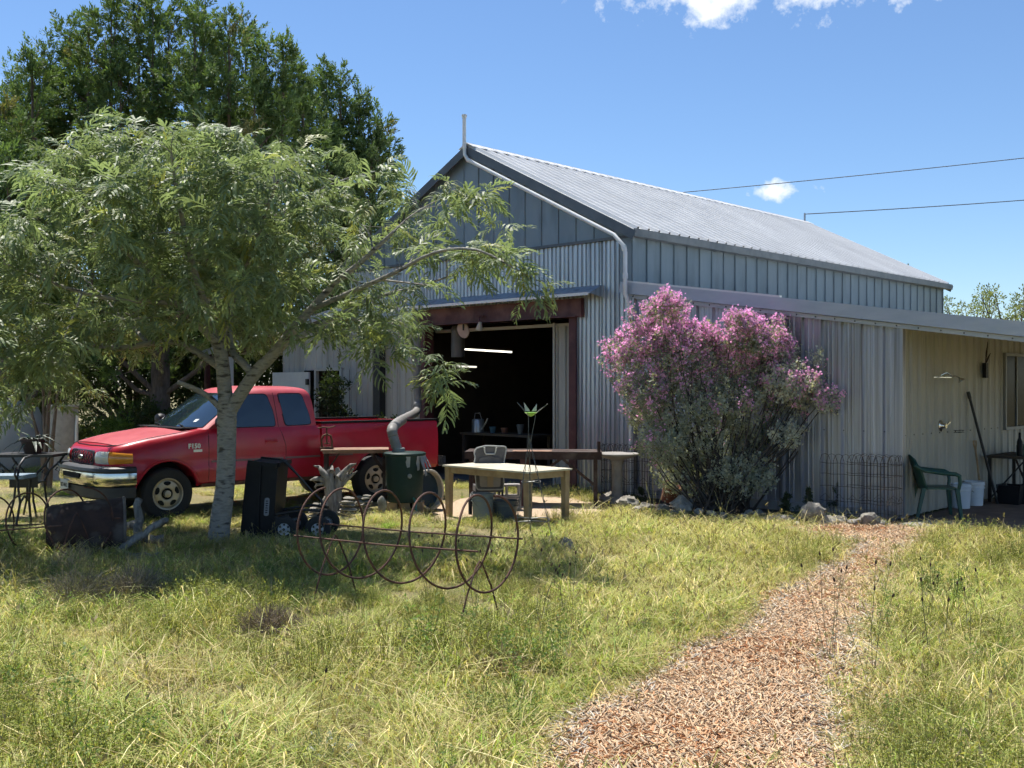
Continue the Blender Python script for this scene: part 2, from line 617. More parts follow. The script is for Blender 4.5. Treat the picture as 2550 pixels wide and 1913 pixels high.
def ground_mat():
    m = bpy.data.materials.new('dry_meadow_soil')
    m.use_nodes = True
    t = m.node_tree
    b = t.nodes['Principled BSDF']
    b.inputs['Roughness'].default_value = 0.95
    tc = N(t, 'TexCoord')
    a = N(t, 'TexNoise'); a.inputs['Scale'].default_value = 0.55; a.inputs['Detail'].default_value = 8
    c = N(t, 'TexNoise'); c.inputs['Scale'].default_value = 38; c.inputs['Detail'].default_value = 6
    for q in (a, c):
        t.links.new(tc.outputs['Object'], q.inputs['Vector'])
    r1 = N(t, 'ValToRGB')
    r1.color_ramp.elements[0].position = 0.38; r1.color_ramp.elements[1].position = 0.62
    r1.color_ramp.elements[0].color = (0.17, 0.165, 0.06, 1); r1.color_ramp.elements[1].color = (0.30, 0.245, 0.13, 1)
    r2 = N(t, 'ValToRGB')
    r2.color_ramp.elements[0].position = 0.3; r2.color_ramp.elements[1].position = 0.75
    r2.color_ramp.elements[0].color = (0.45, 0.45, 0.45, 1); r2.color_ramp.elements[1].color = (1.3, 1.25, 1.1, 1)
    t.links.new(a.outputs['Fac'], r1.inputs[0]); t.links.new(c.outputs['Fac'], r2.inputs[0])
    mu = N(t, 'Mix', data_type='RGBA', blend_type='MULTIPLY'); mu.inputs[0].default_value = 1
    t.links.new(r1.outputs[0], mu.inputs[6]); t.links.new(r2.outputs[0], mu.inputs[7])
    t.links.new(mu.outputs[2], b.inputs['Base Color'])
    bp = N(t, 'Bump'); bp.inputs['Strength'].default_value = 0.7; bp.inputs['Distance'].default_value = 0.03
    t.links.new(c.outputs['Fac'], bp.inputs['Height']); t.links.new(bp.outputs[0], b.inputs['Normal'])
    return m


g = MB()
g.add([(-900, -300, 0), (900, -300, 0), (900, 1500, 0), (-900, 1500, 0)], [(0, 1, 2, 3)])
tag(g.build('ground', ground_mat(), fix=False), kind='structure')

m_chipbed = mat('wood_chip_bed', (0.30, 0.185, 0.10), (0.47, 0.33, 0.21), scale=30, rough=0.95, bump=1.0, bscale=45, c3=(0.36, 0.31, 0.26), scale3=1.2)
m_soil = mat('dark_bed_soil', (0.035, 0.026, 0.018), (0.075, 0.055, 0.038), scale=9, rough=0.95, bump=0.8, bscale=30)
m_gravel = mat('yard_chips', (0.38, 0.27, 0.17), (0.55, 0.43, 0.30), scale=22, rough=0.95, bump=0.8, bscale=40)
m_patio = mat('patio_earth', (0.13, 0.085, 0.06), (0.20, 0.135, 0.10), scale=3, rough=0.9, bump=0.3)

left_px = [(1300, 2050), (1334, 1913), (1373, 1804), (1526, 1736), (1616, 1668), (1729, 1611), (1842, 1566), (1921, 1487), (1995, 1448), (2091, 1397), (2140, 1356), (2060, 1338), (1930, 1322)]
right_px = [(2110, 1308), (2240, 1316), (2330, 1326), (2300, 1350), (2240, 1397), (2205, 1447), (2160, 1532), (2095, 1645), (2085, 1758), (2095, 1913), (2120, 2050)]


def ground_poly(pxs, jitter=0.0, seed=1):
    rr = random.Random(seed)
    pts = [gnd(*p).xy for p in pxs]
    out = []
    for i in range(len(pts)):
        a, b = pts[i], pts[(i + 1) % len(pts)]
        n = max(1, int((b - a).length / 0.12))
        for k in range(n):
            p = a.lerp(b, k / n)
            out.append((p.x + rr.uniform(-jitter, jitter), p.y + rr.uniform(-jitter, jitter)))
    return out


path_poly = ground_poly(left_px + right_px, 0.05, 3)
# the path runs on behind the viewer
p = MB()
p.add([(x, y, 0.006) for x, y in path_poly], [tuple(range(len(path_poly)))])
tag(p.build('path', m_chipbed, fix=False), kind='structure')

yard_poly = ground_poly([(1070, 1300), (1090, 1262), (1180, 1235), (1420, 1240), (1500, 1262), (1480, 1284), (1380, 1292), (1280, 1284), (1180, 1292)], 0.05, 5)
p = MB()
p.add([(x, y, 0.005) for x, y in yard_poly], [tuple(range(len(yard_poly)))])
tag(p.build('yard_pavement', m_gravel, fix=False), kind='structure')

bed_poly = [tuple(BW(-0.9, -0.05).xy), tuple(BW(4.9, -0.05).xy), tuple(BW(5.1, -0.55).xy)] + [tuple(gnd(*q).xy) for q in ((2200, 1308), (2100, 1303), (1900, 1290), (1760, 1280), (1620, 1272), (1500, 1262))]
p = MB()
p.add([(x, y, 0.007) for x, y in bed_poly], [tuple(range(len(bed_poly)))])
tag(p.build('garden_bed', m_soil, fix=False), kind='structure')

pat = [(4.75, -0.45), (10.5, -0.6), (10.5, 10), (4.70, 10)]
p = MB()
p.prism(pat, lambda x, y, d: BW(x, y, d), -0.05, 0.05)
patio = tag(p.build('patio', m_patio), kind='structure')

# ================================================================== barn
barn = thing('barn', 'long grey sheet metal barn with pale gable roof and open shop door', 'barn', B0, BROT)
EAVE, RIDGE, HALF, LEN = 4.56, 6.56, 3.97, 13.3
WID = 2 * HALF


def prof_corr(a0, a1, pitch=0.1, h=0.026):
    out = []
    a = a0
    while a < a1 - 1e-4:
        for f, d in ((0, 0), (0.3, 0), (0.42, h), (0.78, h), (0.9, 0)):
            if a + f * pitch <= a1:
                out.append((a + f * pitch, d))
        a += pitch
    out.append((a1, 0))
    return out


def prof_rib(a0, a1, pitch=0.305, h=0.032, minor=True):
    out = []
    a = a0
    base = [(0, 0), (0.10, 0), (0.17, h), (0.29, h), (0.36, 0)]
    if minor:
        base += [(0.52, 0), (0.545, 0.006), (0.585, 0.006), (0.61, 0), (0.75, 0), (0.775, 0.006), (0.815, 0.006), (0.84, 0)]
    while a < a1 - 1e-4:
        for f, d in base:
            if a + f * pitch <= a1:
                out.append((a + f * pitch, d))
        a += pitch
    out.append((a1, 0))
    return out


def prof_seam(a0, a1, h=0.035):
    return [(a0 + 0.001, h), (a0 + 0.012, h), (a0 + 0.016, 0), (a1 - 0.016, 0), (a1 - 0.012, h), (a1 - 0.001, h)]


def sheet(name, prof, mp, z0, z1, material, parent, k=1):
    """one metal sheet: profile across, straight along; z0, z1 numbers or functions of the position across"""
    b = MB()
    vs = []
    for a, d in prof:
        lo = z0(a) if callable(z0) else z0
        hi = z1(a) if callable(z1) else z1
        vs += [mp(a, d, lo), mp(a, d, hi)]
    b.add(vs, [(2 * i, 2 * i + 2, 2 * i + 3, 2 * i + 1) for i in range(len(prof) - 1)])
    return b.build(name, material, parent, fix=False)


front = lambda a, d, z: Vector((a, -d, z))            # sheets on the front wall stand proud towards -y
side = lambda a, d, z: Vector((d, a, z))              # sheets on the long right side stand proud towards +x

# corrugated front wall up to the gable line, in sheets
DX0, DX1, DTOP = -5.40, -1.31, 3.12
cuts = [-WID, -7.1, -6.25, DX0] + [DX0 + (DX1 - DX0) * i / 5 for i in range(1, 5)] + [DX1, -0.66, 0.0]
for a0, a1 in zip(cuts[:-1], cuts[1:]):
    over = a0 >= DX0 - 0.01 and a1 <= DX1 + 0.01
    left = a1 <= DX0 + 0.01
    z0 = DTOP if over else (3.3 if left else 0.03)
    sheet('wall_panel', prof_corr(a0, a1), front, z0, 4.46, m_galv, barn)
    if left:
        sheet('wall_panel', prof_rib(a0, a1, 0.2, 0.02, False), front, 0.05, 3.3, m_shed, barn)
# gable of standing seam sheets
slope = (RIDGE - EAVE) / HALF
gz = lambda a: EAVE + slope * (HALF - abs(a + HALF)) + 0.02
ng_ = 19
w_ = WID / ng_
for i in range(ng_):
    a0, a1 = -WID + i * w_, -WID + (i + 1) * w_
    pr = prof_seam(a0, a1, 0.016)
    if a0 < -HALF < a1:
        pr = pr[:3] + [(-HALF, 0)] + pr[3:]
    sheet('gable_panel', pr, lambda a, d, z: Vector((a, -d - 0.03, z)), 4.44, gz, m_seam, barn)
b = MB(); b.box((-HALF, -0.045, 4.445), (WID + 0.02, 0.05, 0.05)); b.build('gable_trim', m_trim, barn)
# clerestory of standing seam sheets on the long side
nc = 33
w_ = LEN / nc
for i in range(nc):
    sheet('side_panel', prof_seam(i * w_, (i + 1) * w_, 0.022), side, 3.3, 4.5, m_seam, barn)
# far walls
b = MB(); b.box((-HALF, LEN, 2.3), (WID, 0.05, 4.6)); b.prism([(-WID, 4.6), (0, 4.6), (-HALF, RIDGE)], lambda x, y, d: Vector((x, d, y)), LEN - 0.02, LEN + 0.03)
b.build('end_wall', m_galv, barn)
b = MB(); b.box((-WID, LEN / 2, 2.3), (0.05, LEN, 4.6)); b.build('side_wall', m_galv, barn)
# lining and partition added to keep the workshop dark
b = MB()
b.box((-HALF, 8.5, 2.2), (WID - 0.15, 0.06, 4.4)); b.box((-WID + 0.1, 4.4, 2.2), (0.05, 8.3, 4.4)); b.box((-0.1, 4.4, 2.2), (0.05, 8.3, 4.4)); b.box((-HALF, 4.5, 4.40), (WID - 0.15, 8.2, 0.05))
b.build('dark_lining', m_inside, barn)
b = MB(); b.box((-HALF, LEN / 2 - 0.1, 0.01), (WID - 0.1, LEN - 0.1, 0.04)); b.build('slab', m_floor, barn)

# roof sheets, both slopes
nr = 15
w_ = (LEN + 0.3) / nr
for sgn in (1, -1):
    L = HALF + 0.16
    for i in range(nr):
        a0 = -0.15 + i * w_

        def rm(a, d, q, sgn=sgn):
            # q runs from ridge (0) to eave (1)
            x = q * L
            nx, nz = slope / math.hypot(1, slope), 1 / math.hypot(1, slope)
            return Vector((-HALF + sgn * (x + d * nx), a, RIDGE + 0.05 - slope * x + d * nz))
        sheet('roof_panel', prof_rib(a0, a0 + w_, 0.302, 0.062, False), rm, 0.0, 1.0, m_roofm, barn)
b = MB()
for sgn in (1, -1):
    b.bar((-HALF + sgn * 0.10, -0.17, RIDGE + 0.055), (-HALF + sgn * 0.10, LEN + 0.17, RIDGE + 0.055), 0.24, 0.012, up=(sgn * slope, 0, 1))
b.build('ridge_cap', m_roofm, barn)
for sgn in (1, -1):
    for y in (-0.17, LEN + 0.17):
        b = MB()
        b.bar((-HALF, y, RIDGE - 0.04), (-HALF + sgn * (HALF + 0.17), y, RIDGE - 0.04 - slope * (HALF + 0.17)), 0.03, 0.16)
        b.build('rake_board', m_trim, barn)
    b = MB()
    b.box((-HALF + sgn * (HALF + 0.175), LEN / 2, EAVE - 0.075), (0.03, LEN + 0.36, 0.13))
    b.box((-HALF + sgn * (HALF + 0.10), LEN / 2, EAVE - 0.13), (0.14, LEN + 0.34, 0.02))
    b.build('eave_trim', mat('eave_trim_paint', (0.13, 0.145, 0.15), (0.20, 0.21, 0.21), scale=3, rough=0.5, metal=0.3), barn)
b = MB(); b.box((-0.10, -0.045, 3.98), (0.24, 0.03, 0.93)); b.box((0.028, 0.03, 3.98), (0.03, 0.16, 0.93)); b.build('corner_trim', m_seam, barn)

# shop door: red oxide frame, sliding leaf behind it, awning flap
for x in (DX0, DX1):
    b = MB(); b.box((x, 0.06, 1.56), (0.16, 0.24, 3.12)); b.build('door_post', m_oxred, barn)
b = MB(); b.box(((DX0 + DX1) / 2, 0.02, 3.285), (DX1 - DX0 + 0.5, 0.26, 0.33)); b.box(((DX0 + DX1) / 2, 0.02, 3.13), (DX1 - DX0 + 0.3, 0.36, 0.02)); b.build('door_header', m_oxred, barn)
for k, (a0, a1) in enumerate(((-2.13, -1.6), (-1.6, -1.05))):
    sheet('sliding_door_panel', prof_rib(a0, a1, 0.2, 0.025, False), lambda a, d, z: Vector((a, 0.42 - d, z)), 0.05, 3.06, m_shed, barn)
b = MB(); b.box((-2.15, 0.41, 1.55), (0.05, 0.06, 3.05)); b.box((-3.3, 0.42, 3.03), (4.4, 0.05, 0.06)); b.build('sliding_door_frame', mat('pale_door_angle', (0.38, 0.36, 0.32), rough=0.6, rand=0.01), barn)
b = MB()
b.add([(-5.75, -0.03, 3.66), (-0.62, -0.03, 3.66), (-0.62, -0.40, 3.50), (-5.75, -0.40, 3.50), (-5.75, -0.03, 3.645), (-0.62, -0.03, 3.645), (-0.62, -0.40, 3.485), (-5.75, -0.40, 3.485)],
      [(0, 1, 2, 3), (7, 6, 5, 4), (3, 2, 6, 7), (1, 5, 6, 2), (0, 3, 7, 4)])
b.add([(-0.62, -0.40, 3.49), (-0.62, -0.03, 3.655), (-0.62, -0.03, 3.44)], [(0, 1, 2)])
b.build('awning', m_galv, barn)
b = MB(); b.box((-3.2, -0.405, 3.485), (5.1, 0.02, 0.05)); b.build('awning_lip', m_white, barn)

# lean-to on the right: rib sheets, sloping fascia, cream side wall, porch roof
LX = 4.664
ft = lambda x: 3.645 - 0.148 * x
nl = 5
for i in range(nl):
    a0, a1 = -0.02 + i * (LX + 0.02) / nl, -0.02 + (i + 1) * (LX + 0.02) / nl
    sheet('lean_to_panel', prof_rib(a0, a1, (a1 - a0) / 3, 0.045), lambda a, d, z: Vector((a, -d - 0.012, z)), 0.10, lambda a: ft(a) - 0.14, m_lean, barn)
for i in range(9):
    sheet('porch_wall_panel', prof_rib(0.0 + i * 0.9, 0.9 + i * 0.9, 0.3, 0.03), lambda a, d, z: Vector((LX + d, a, z)), 0.06, ft(LX) - 0.05, m_tan, barn)
b = MB()
b.add([(-0.02, -0.14, ft(0) - 0.02), (8.0, -0.14, ft(8.0) - 0.02), (8.0, 11.5, ft(8.0) - 0.02), (-0.02, 11.5, ft(0) - 0.02)], [(0, 1, 2, 3)])
b.add([(-0.02, -0.14, ft(0) - 0.07), (8.0, -0.14, ft(8.0) - 0.07), (8.0, 11.5, ft(8.0) - 0.07), (-0.02, 11.5, ft(0) - 0.07)], [(3, 2, 1, 0)])
b.build('porch_roof', m_roofm, barn)
b = MB()
b.bar((-0.14, -0.16, ft(-0.14) - 0.09), (8.0, -0.16, ft(8.0) - 0.09), 0.035, 0.19)
b.build('fascia', m_fascia, barn)
b = MB()
b.bar((-0.10, -0.075, ft(-0.10) - 0.225), (8.0, -0.075, ft(8.0) - 0.225), 0.09, 0.06)
b.build('fascia_trim', m_fascia, barn)
b = MB()
b.bar((0.0, -0.15, ft(0) + 0.02), (2.9, -0.15, ft(2.9) + 0.02), 0.06, 0.03)
b.build('roof_flashing', m_roofm, barn)
b = MB()
for i in range(26):
    x = 0.1 + i * 0.305
    b.lathe([(0.011, 0), (0.011, 0.008), (0.004, 0.012)], 6, (x, -0.12, ft(x) - 0.225), (0, -1, 0))
for i in range(15):
    x = 0.2 + i * 0.305
    b.lathe([(0.009, 0), (0.009, 0.008), (0.004, 0.012)], 6, (x, -0.047, 1.25), (0, -1, 0))
for i in range(26):
    b.lathe([(0.009, 0), (0.009, 0.008), (0.004, 0.012)], 6, (LX + 0.033, 0.1 + i * 0.3, 1.20), (1, 0, 0))
tag(b.build('screw_heads', m_black, barn), kind='stuff')
b = MB(); b.box((LX + 0.01, -0.02, 1.5), (0.12, 0.09, 2.9)); b.build('lean_to_corner_trim', m_lean, barn)
b = MB(); b.box((2.3, -0.035, 0.08), (4.7, 0.06, 0.13)); b.build('base_sill', m_concrete, barn)
for y in (0.0, 5.0):
    b = MB(); b.box((7.75, y, 1.22), (0.12, 0.12, 2.42)); b.build('porch_post', m_oxred, barn)

# window in the cream wall
wy0, wy1, wz0, wz1 = 3.98, 5.5, 1.18, 2.42
wf = MB()
for c, d in (((LX + 0.04, (wy0 + wy1) / 2, wz1), (0.07, wy1 - wy0 + 0.06, 0.05)), ((LX + 0.04, (wy0 + wy1) / 2, wz0), (0.09, wy1 - wy0 + 0.06, 0.05)),
             ((LX + 0.04, wy0, (wz0 + wz1) / 2), (0.07, 0.05, wz1 - wz0 - 0.05)), ((LX + 0.04, wy1, (wz0 + wz1) / 2), (0.07, 0.05, wz1 - wz0 - 0.05)), ((LX + 0.045, 4.55, (wz0 + wz1) / 2), (0.03, 0.03, wz1 - wz0 - 0.05))):
    wf.box(c, d)
win = wf.build('window', mat('aluminium_frame', (0.22, 0.22, 0.21), rough=0.5, metal=0.4, rand=0.01), barn)
b = MB(); b.box((LX + 0.036, (wy0 + 4.55) / 2, (wz0 + wz1) / 2), (0.012, 4.55 - wy0 - 0.07, wz1 - wz0 - 0.06)); b.build('pane', m_pane, win)
b = MB(); b.box((LX + 0.036, (wy1 + 4.55) / 2, (wz0 + wz1) / 2), (0.012, wy1 - 4.55 - 0.07, wz1 - wz0 - 0.06)); b.build('pane', m_pane, win)

# shower on the cream wall
b = MB()
b.tube([(LX + 0.03, 1.35, 2.05), (LX + 0.09, 1.42, 2.09), (LX + 0.12, 1.52, 2.05), (LX + 0.20, 1.60, 2.03)], 0.011, 6)
b.lathe([(0.012, 0), (0.02, 0.03), (0.05, 0.07), (0.05, 0.08)], 12, (LX + 0.20, 1.60, 2.03), (0.5, 0.2, -0.8))
b.bar((LX + 0.045, 1.05, 2.02), (LX + 0.045, 1.72, 2.02), 0.012, 0.012)
b.build('shower_head', m_chrome, barn, 40)
b = MB()
b.lathe([(0.085, 0), (0.085, 0.012), (0.05, 0.03), (0.035, 0.05), (0.035, 0.09)], 16, (LX + 0.03, 1.35, 1.30), (1, 0, 0))
b.bar((LX + 0.11, 1.35, 1.30), (LX + 0.13, 1.46, 1.36), 0.02, 0.02)
b.build('shower_valve', m_chrome, barn, 40)
b = MB()
for z in (1.185, 1.215):
    b.tube([(LX + 0.03, 1.85, z), (LX + 0.12, 1.87, z), (LX + 0.12, 2.03, z), (LX + 0.03, 2.05, z)], 0.005, 5)
b.build('soap_rack', m_wire, barn)
# white conduit from the ridge along the rake and down the corner
b = MB()
pts = [(-HALF + 0.02, -0.23, 7.17), (-HALF + 0.02, -0.23, 6.62), (-HALF + 0.03, -0.23, 6.42), (-HALF + 0.12, -0.23, 6.30)]
pts += [(-0.22, -0.23, 6.30 - slope * (HALF - 0.34)), (-0.02, -0.23, 4.27), (0.02, -0.23, 4.15), (0.02, -0.23, 3.80), (0.03, -0.24, 3.45), (0.05, -0.12, 3.2), (0.05, -0.12, 0.05)]
b.tube(pts, 0.036, 10)
b.tube([(-HALF + 0.02, -0.23, 7.15), (-HALF + 0.02, -0.23, 7.20)], 0.052, 10)
for q in (1, 3, 5, 7):
    a_, b_ = Vector(pts[q]), Vector(pts[q + 1])
    t_ = (b_ - a_).normalized()
    b.tube([a_ - t_ * 0.0, a_ + t_ * 0.09], 0.044, 10)
b.build('vent_pipe', m_pvc, barn, 50)
b = MB(); b.tube([(-HALF, LEN, RIDGE + 0.05), (-HALF, LEN, RIDGE + 0.33)], 0.03, 8); b.build('service_mast', m_galv, barn, 50)

# lean-to on the left behind the truck
sl = lambda x: 3.62 + 0.14 * (x + WID)
for i in range(3):
    a0, a1 = -10.6 + i * (10.6 - WID) / 3, -10.6 + (i + 1) * (10.6 - WID) / 3
    sheet('shed_panel', prof_rib(a0, a1, 0.22, 0.02, False), front, 2.25 if a1 > -9.3 else 0.05, lambda a: sl(a) - 0.1, m_shed, barn)
b = MB(); b.box((-8.06, 0.0, 1.12), (0.24, 0.04, 2.26)); b.build('shed_pier', m_shed, barn)
b = MB()
b.box((-8.20, -0.03, 1.12), (0.07, 0.09, 2.24)); b.box((-9.17, -0.03, 1.12), (0.07, 0.09, 2.24)); b.box((-8.685, -0.03, 2.27), (1.04, 0.09, 0.07))
b.build('doorway_frame', m_shed, barn)
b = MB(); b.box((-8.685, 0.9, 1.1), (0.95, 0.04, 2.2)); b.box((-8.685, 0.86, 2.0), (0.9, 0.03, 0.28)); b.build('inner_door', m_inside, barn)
b = MB()
b.bar((-WID + 0.05, -0.2, sl(-WID) - 0.02), (-14.2, -0.2, sl(-14.2) - 0.02), 0.04, 0.16)
b.build('shed_fascia', m_fascia, barn)
b = MB()
for dz in (0.0, -0.05):
    b.add([(-WID, -0.18, sl(-WID) + 0.05 + dz), (-14.2, -0.18, sl(-14.2) + 0.05 + dz), (-14.2, 8, sl(-14.2) + 0.05 + dz), (-WID, 8, sl(-WID) + 0.05 + dz)], [(0, 1, 2, 3)])
b.build('shed_roof', m_roofm, barn, fix=False)
b = MB(); b.bar((-10.5, -0.12, sl(-10.5) - 0.2), (-14.1, -0.12, sl(-14.1) - 0.2), 0.08, 0.18); b.build('shed_beam', m_oxred, barn)
for x, mm in ((-12.85, m_pvc), (-14.0, m_oxred)):
    b = MB(); b.box((x, -0.1, (sl(x) - 0.3) / 2), (0.12, 0.12, sl(x) - 0.3)); b.build('shed_post', mm, barn)
b = MB(); b.box((-10.6, 4, 1.6), (0.04, 8, 3.1)); b.box((-12.4, 8, 1.4), (3.6, 0.05, 2.8)); b.build('shed_lining', m_inside, barn)
b = MB(); b.box((-6.74, -0.12, 1.7), (0.22, 0.16, 3.3)); b.build('steel_column', m_black, barn)
# ================================================================== pickup truck
TROT = R(42)
truck = thing('pickup_truck', 'faded red extended-cab pickup truck parked beside the barn', 'truck', (-5.47, 15.27, 0), TROT)
m_red = mat('red_paint', (0.42, 0.007, 0.026), (0.49, 0.012, 0.036), scale=2.4, rough=0.36, coat=0.35, rvar=0.12, spec=0.4, c3=(0.44, 0.035, 0.05), scale3=1.6)
m_redfade = mat('sun_faded_red_paint', (0.43, 0.035, 0.055), (0.52, 0.075, 0.09), scale=2.2, rough=0.5, coat=0.25, rvar=0.1)
m_lamp = mat('headlamp_lens', (0.50, 0.50, 0.46), (0.60, 0.60, 0.55), scale=6, rough=0.15, coat=0.5)
m_amber = mat('amber_lens', (0.75, 0.26, 0.03), (0.85, 0.33, 0.05), scale=6, rough=0.2, coat=0.5)
m_padd = mat('bumper_pad', (0.028, 0.030, 0.036), (0.045, 0.048, 0.055), scale=6, rough=0.5)
m_valance = mat('grey_valance', (0.040, 0.040, 0.042), (0.06, 0.058, 0.055), scale=4, rough=0.6)


def interp(tab, x):
    return float(np.interp(x, [a for a, _ in tab], [b for _, b in tab]))


half = [(-0.86, 0), (-0.858, 0.15), (-0.85, 0.32), (-0.835, 0.5), (-0.805, 0.66), (-0.75, 0.79), (-0.68, 0.87), (-0.58, 0.925), (-0.45, 0.955), (-0.25, 0.97), (0, 0.977), (0.25, 0.98),
        (0.5, 0.98), (0.62, 0.98), (1.0, 0.98), (1.4, 0.98), (1.81, 0.98), (2.2, 0.98), (2.455, 0.98)]
zt_tab = [(-0.86, 1.045), (-0.75, 1.065), (-0.58, 1.095), (-0.25, 1.155), (0.1, 1.205), (0.5, 1.262), (0.62, 1.268), (2.5, 1.268)]
zb_tab = [(-0.86, 0.72), (-0.6, 0.66), (-0.45, 0.55), (-0.2, 0.47), (2.5, 0.455)]
lev = [(0, 0.07), (0.05, 0.022), (0.20, 0.005), (0.33, 0.0), (0.365, 0.009), (0.52, 0.005), (0.66, 0.010), (0.80, 0.026), (0.90, 0.052), (0.96, 0.080), (1.0, 0.125)]


def inset_at(x, v):
    k = interp([(-0.9, 1.0), (0.2, 1.0), (0.62, 0.42)], x)
    i = interp(lev, v)
    return i * (k if v > 0.5 else 1.0)


def side_y(x, z):
    """half width of the lower body at x, z"""
    zb, zt = interp(zb_tab, x), interp(zt_tab, x)
    v = min(max((z - zb) / (zt - zb), 0), 1)
    return interp([(a, b) for a, b in half[8:]], x) - inset_at(x, v)


def loft(levels, crown, nm=10):
    """levels[l][k]: half outline points from the front centre to the rear corner; mirrored, capped"""
    b = MB()
    L, K = len(levels), len(levels[0])
    for s in (1, -1):
        vs = [(p[0], s * p[1], p[2]) for lv in levels for p in lv]
        b.add(vs, [(l * K + k, l * K + k + 1, (l + 1) * K + k + 1, (l + 1) * K + k) for l in range(L - 1) for k in range(K - 1)])
    top = levels[-1]
    rows = []
    for p in top:
        rows.append([(p[0], p[1] * (1 - 2 * j / nm), p[2] + crown(p[0]) * (1 - (1 - 2 * j / nm) ** 2) * (1 if p[1] > 0.01 else 0)) for j in range(nm + 1)])
    vs = [q for r_ in rows for q in r_]
    b.add(vs, [(i * (nm + 1) + j, i * (nm + 1) + j + 1, (i + 1) * (nm + 1) + j + 1, (i + 1) * (nm + 1) + j) for i in range(K - 1) for j in range(nm)])
    # rear ladder and floor
    e = [lv[-1] for lv in levels]
    n = len(e)
    vs = [(p[0], p[1], p[2]) for p in e] + [(p[0], -p[1], p[2]) for p in e]
    b.add(vs, [(i, i + 1, n + i + 1, n + i) for i in range(n - 2)])
    last = [e[n - 2]] + rows[-1] + [(e[n - 2][0], -e[n - 2][1], e[n - 2][2])]
    b.add(last, [tuple(range(len(last)))])
    lo = levels[0]
    ring = [(p[0], p[1], p[2]) for p in lo] + [(p[0], -p[1], p[2]) for p in reversed(lo[1:])]
    b.add(ring, [tuple(range(len(ring)))])
    return b


levels = []
hp = [Vector((a, b_)) for a, b_ in half]
nrm = []
for i in range(len(hp)):
    d = hp[min(i + 1, len(hp) - 1)] - hp[max(i - 1, 0)]
    nrm.append(Vector((-d.y, d.x)).normalized() if i else Vector((-1, 0)))
for v, _ in lev:
    row = []
    for i, p_ in enumerate(hp):
        zb, zt = interp(zb_tab, p_.x), interp(zt_tab, p_.x)
        q = p_ - nrm[i] * inset_at(p_.x, v)
        if i == 0:
            q.y = 0
        if i == len(hp) - 1:
            q.x = 2.455
        row.append((q.x, max(q.y, 0), zb + v * (zt - zb)))
    levels.append(row)
bodymb = loft(levels, lambda x: interp([(-0.86, 0.0), (-0.6, 0.02), (0.5, 0.035), (0.62, 0.0), (2.5, 0.0)], x))
body = bodymb.build('body', m_red, truck, 35)


def wheel_cut(x):
    c = MB()
    for s in (1, -1):
        c.lathe([(0.445, 0), (0.445, 0.6)], 40, (x, s * 0.58, 0.40), (0, s, 0))
    return c


boolean_cut(body, wheel_cut(0.0))
body.data.set_sharp_from_angle(angle=R(35))


def arch(x, zc, r, zlow):
    a0 = math.asin((zlow - zc) / r)
    for s in (1, -1):
        b = MB()
        P = []
        for i in range(25):
            a = a0 + (math.pi - 2 * a0) * i / 24
            px_, pz = x + r * math.cos(a), zc + r * math.sin(a)
            P.append((px_, s * (side_y(min(px_, 2.4), pz) if x < 2 else bed_y(pz)) - s * 0.006, pz))
        b.tube(P, 0.022, 8)
        b.build('wheel_arch', m_red, truck, 40)


BED = [(0.90, 0.50), (0.955, 0.56), (0.972, 0.72), (0.975, 0.95), (0.962, 1.14), (0.94, 1.26), (0.92, 1.30)]


def bed_y(z):
    return float(np.interp(z, [q[1] for q in BED], [q[0] for q in BED]))


arch(0.0, 0.40, 0.452, 0.47)
bed = MB()
poly = [(y, z) for y, z in BED] + [(0.83, 1.30), (0.83, 0.80), (-0.83, 0.80), (-0.83, 1.30)] + [(-y, z) for y, z in reversed(BED)]
bed.prism(poly, lambda y, z, d: Vector((d, y, z)), 2.495, 4.78)
bedo = bed.build('cargo_bed', m_red, truck, 35)
boolean_cut(bedo, wheel_cut(3.53))
bedo.data.set_sharp_from_angle(angle=R(35))
arch(3.53, 0.40, 0.452, 0.51)
b = MB()
for s in (1, -1):
    b.box((3.64, s * 0.875, 1.315), (2.29, 0.13, 0.035))
b.box((2.52, 0, 1.315), (0.05, 1.64, 0.035))
b.build('bed_rail', m_blackp, truck)
b = MB(); b.box((2.52, 0, 1.05), (0.04, 1.66, 0.5)); b.build('bed_front', m_red, truck)
b = MB(); b.box((4.77, 0, 1.04), (0.06, 1.66, 0.5)); b.build('tailgate', m_red, truck)
for s in (1, -1):
    b = MB(); b.box((4.77, s * 0.885, 1.02), (0.06, 0.09, 0.34)); b.build('taillight', mat('taillight_red', (0.3, 0.01, 0.01), rough=0.2, rand=0.01), truck)
b = MB(); b.box((4.90, 0, 0.60), (0.16, 1.86, 0.17)); b.build('rear_bumper', m_chrome, truck)

# cab
CZ0, CZ1 = 1.258, 1.872


def cab_hw(w):
    return 0.928 - 0.135 * w - 0.03 * w ** 3


def cab_ins(w):
    return interp([(0.0, 0), (0.80, 0), (0.88, 0.012), (0.94, 0.036), (0.975, 0.07), (1.0, 0.15)], w)


def cab_row(w):
    xf, hw, ins = 0.36 + 0.83 * w, cab_hw(w), cab_ins(w)
    xr = 2.45 - 0.07 * w * w
    pts = [(xf + 0.19 * f ** 2.2 + ins, (hw - ins) * f) for f in (0, 0.2, 0.4, 0.6, 0.76, 0.88, 0.96)]
    x1 = xf + 0.19 + ins + 0.05
    xe = xr - ins
    pts += [(x1, hw - ins)] + [(x1 + (xe - 0.09 - x1) * i / 5, hw - ins) for i in range(1, 6)] + [(xe - 0.03, hw - ins - 0.02), (xe, hw - ins - 0.08)]
    z = CZ0 + (CZ1 - CZ0) * w
    return [(x, y, z) for x, y in pts]


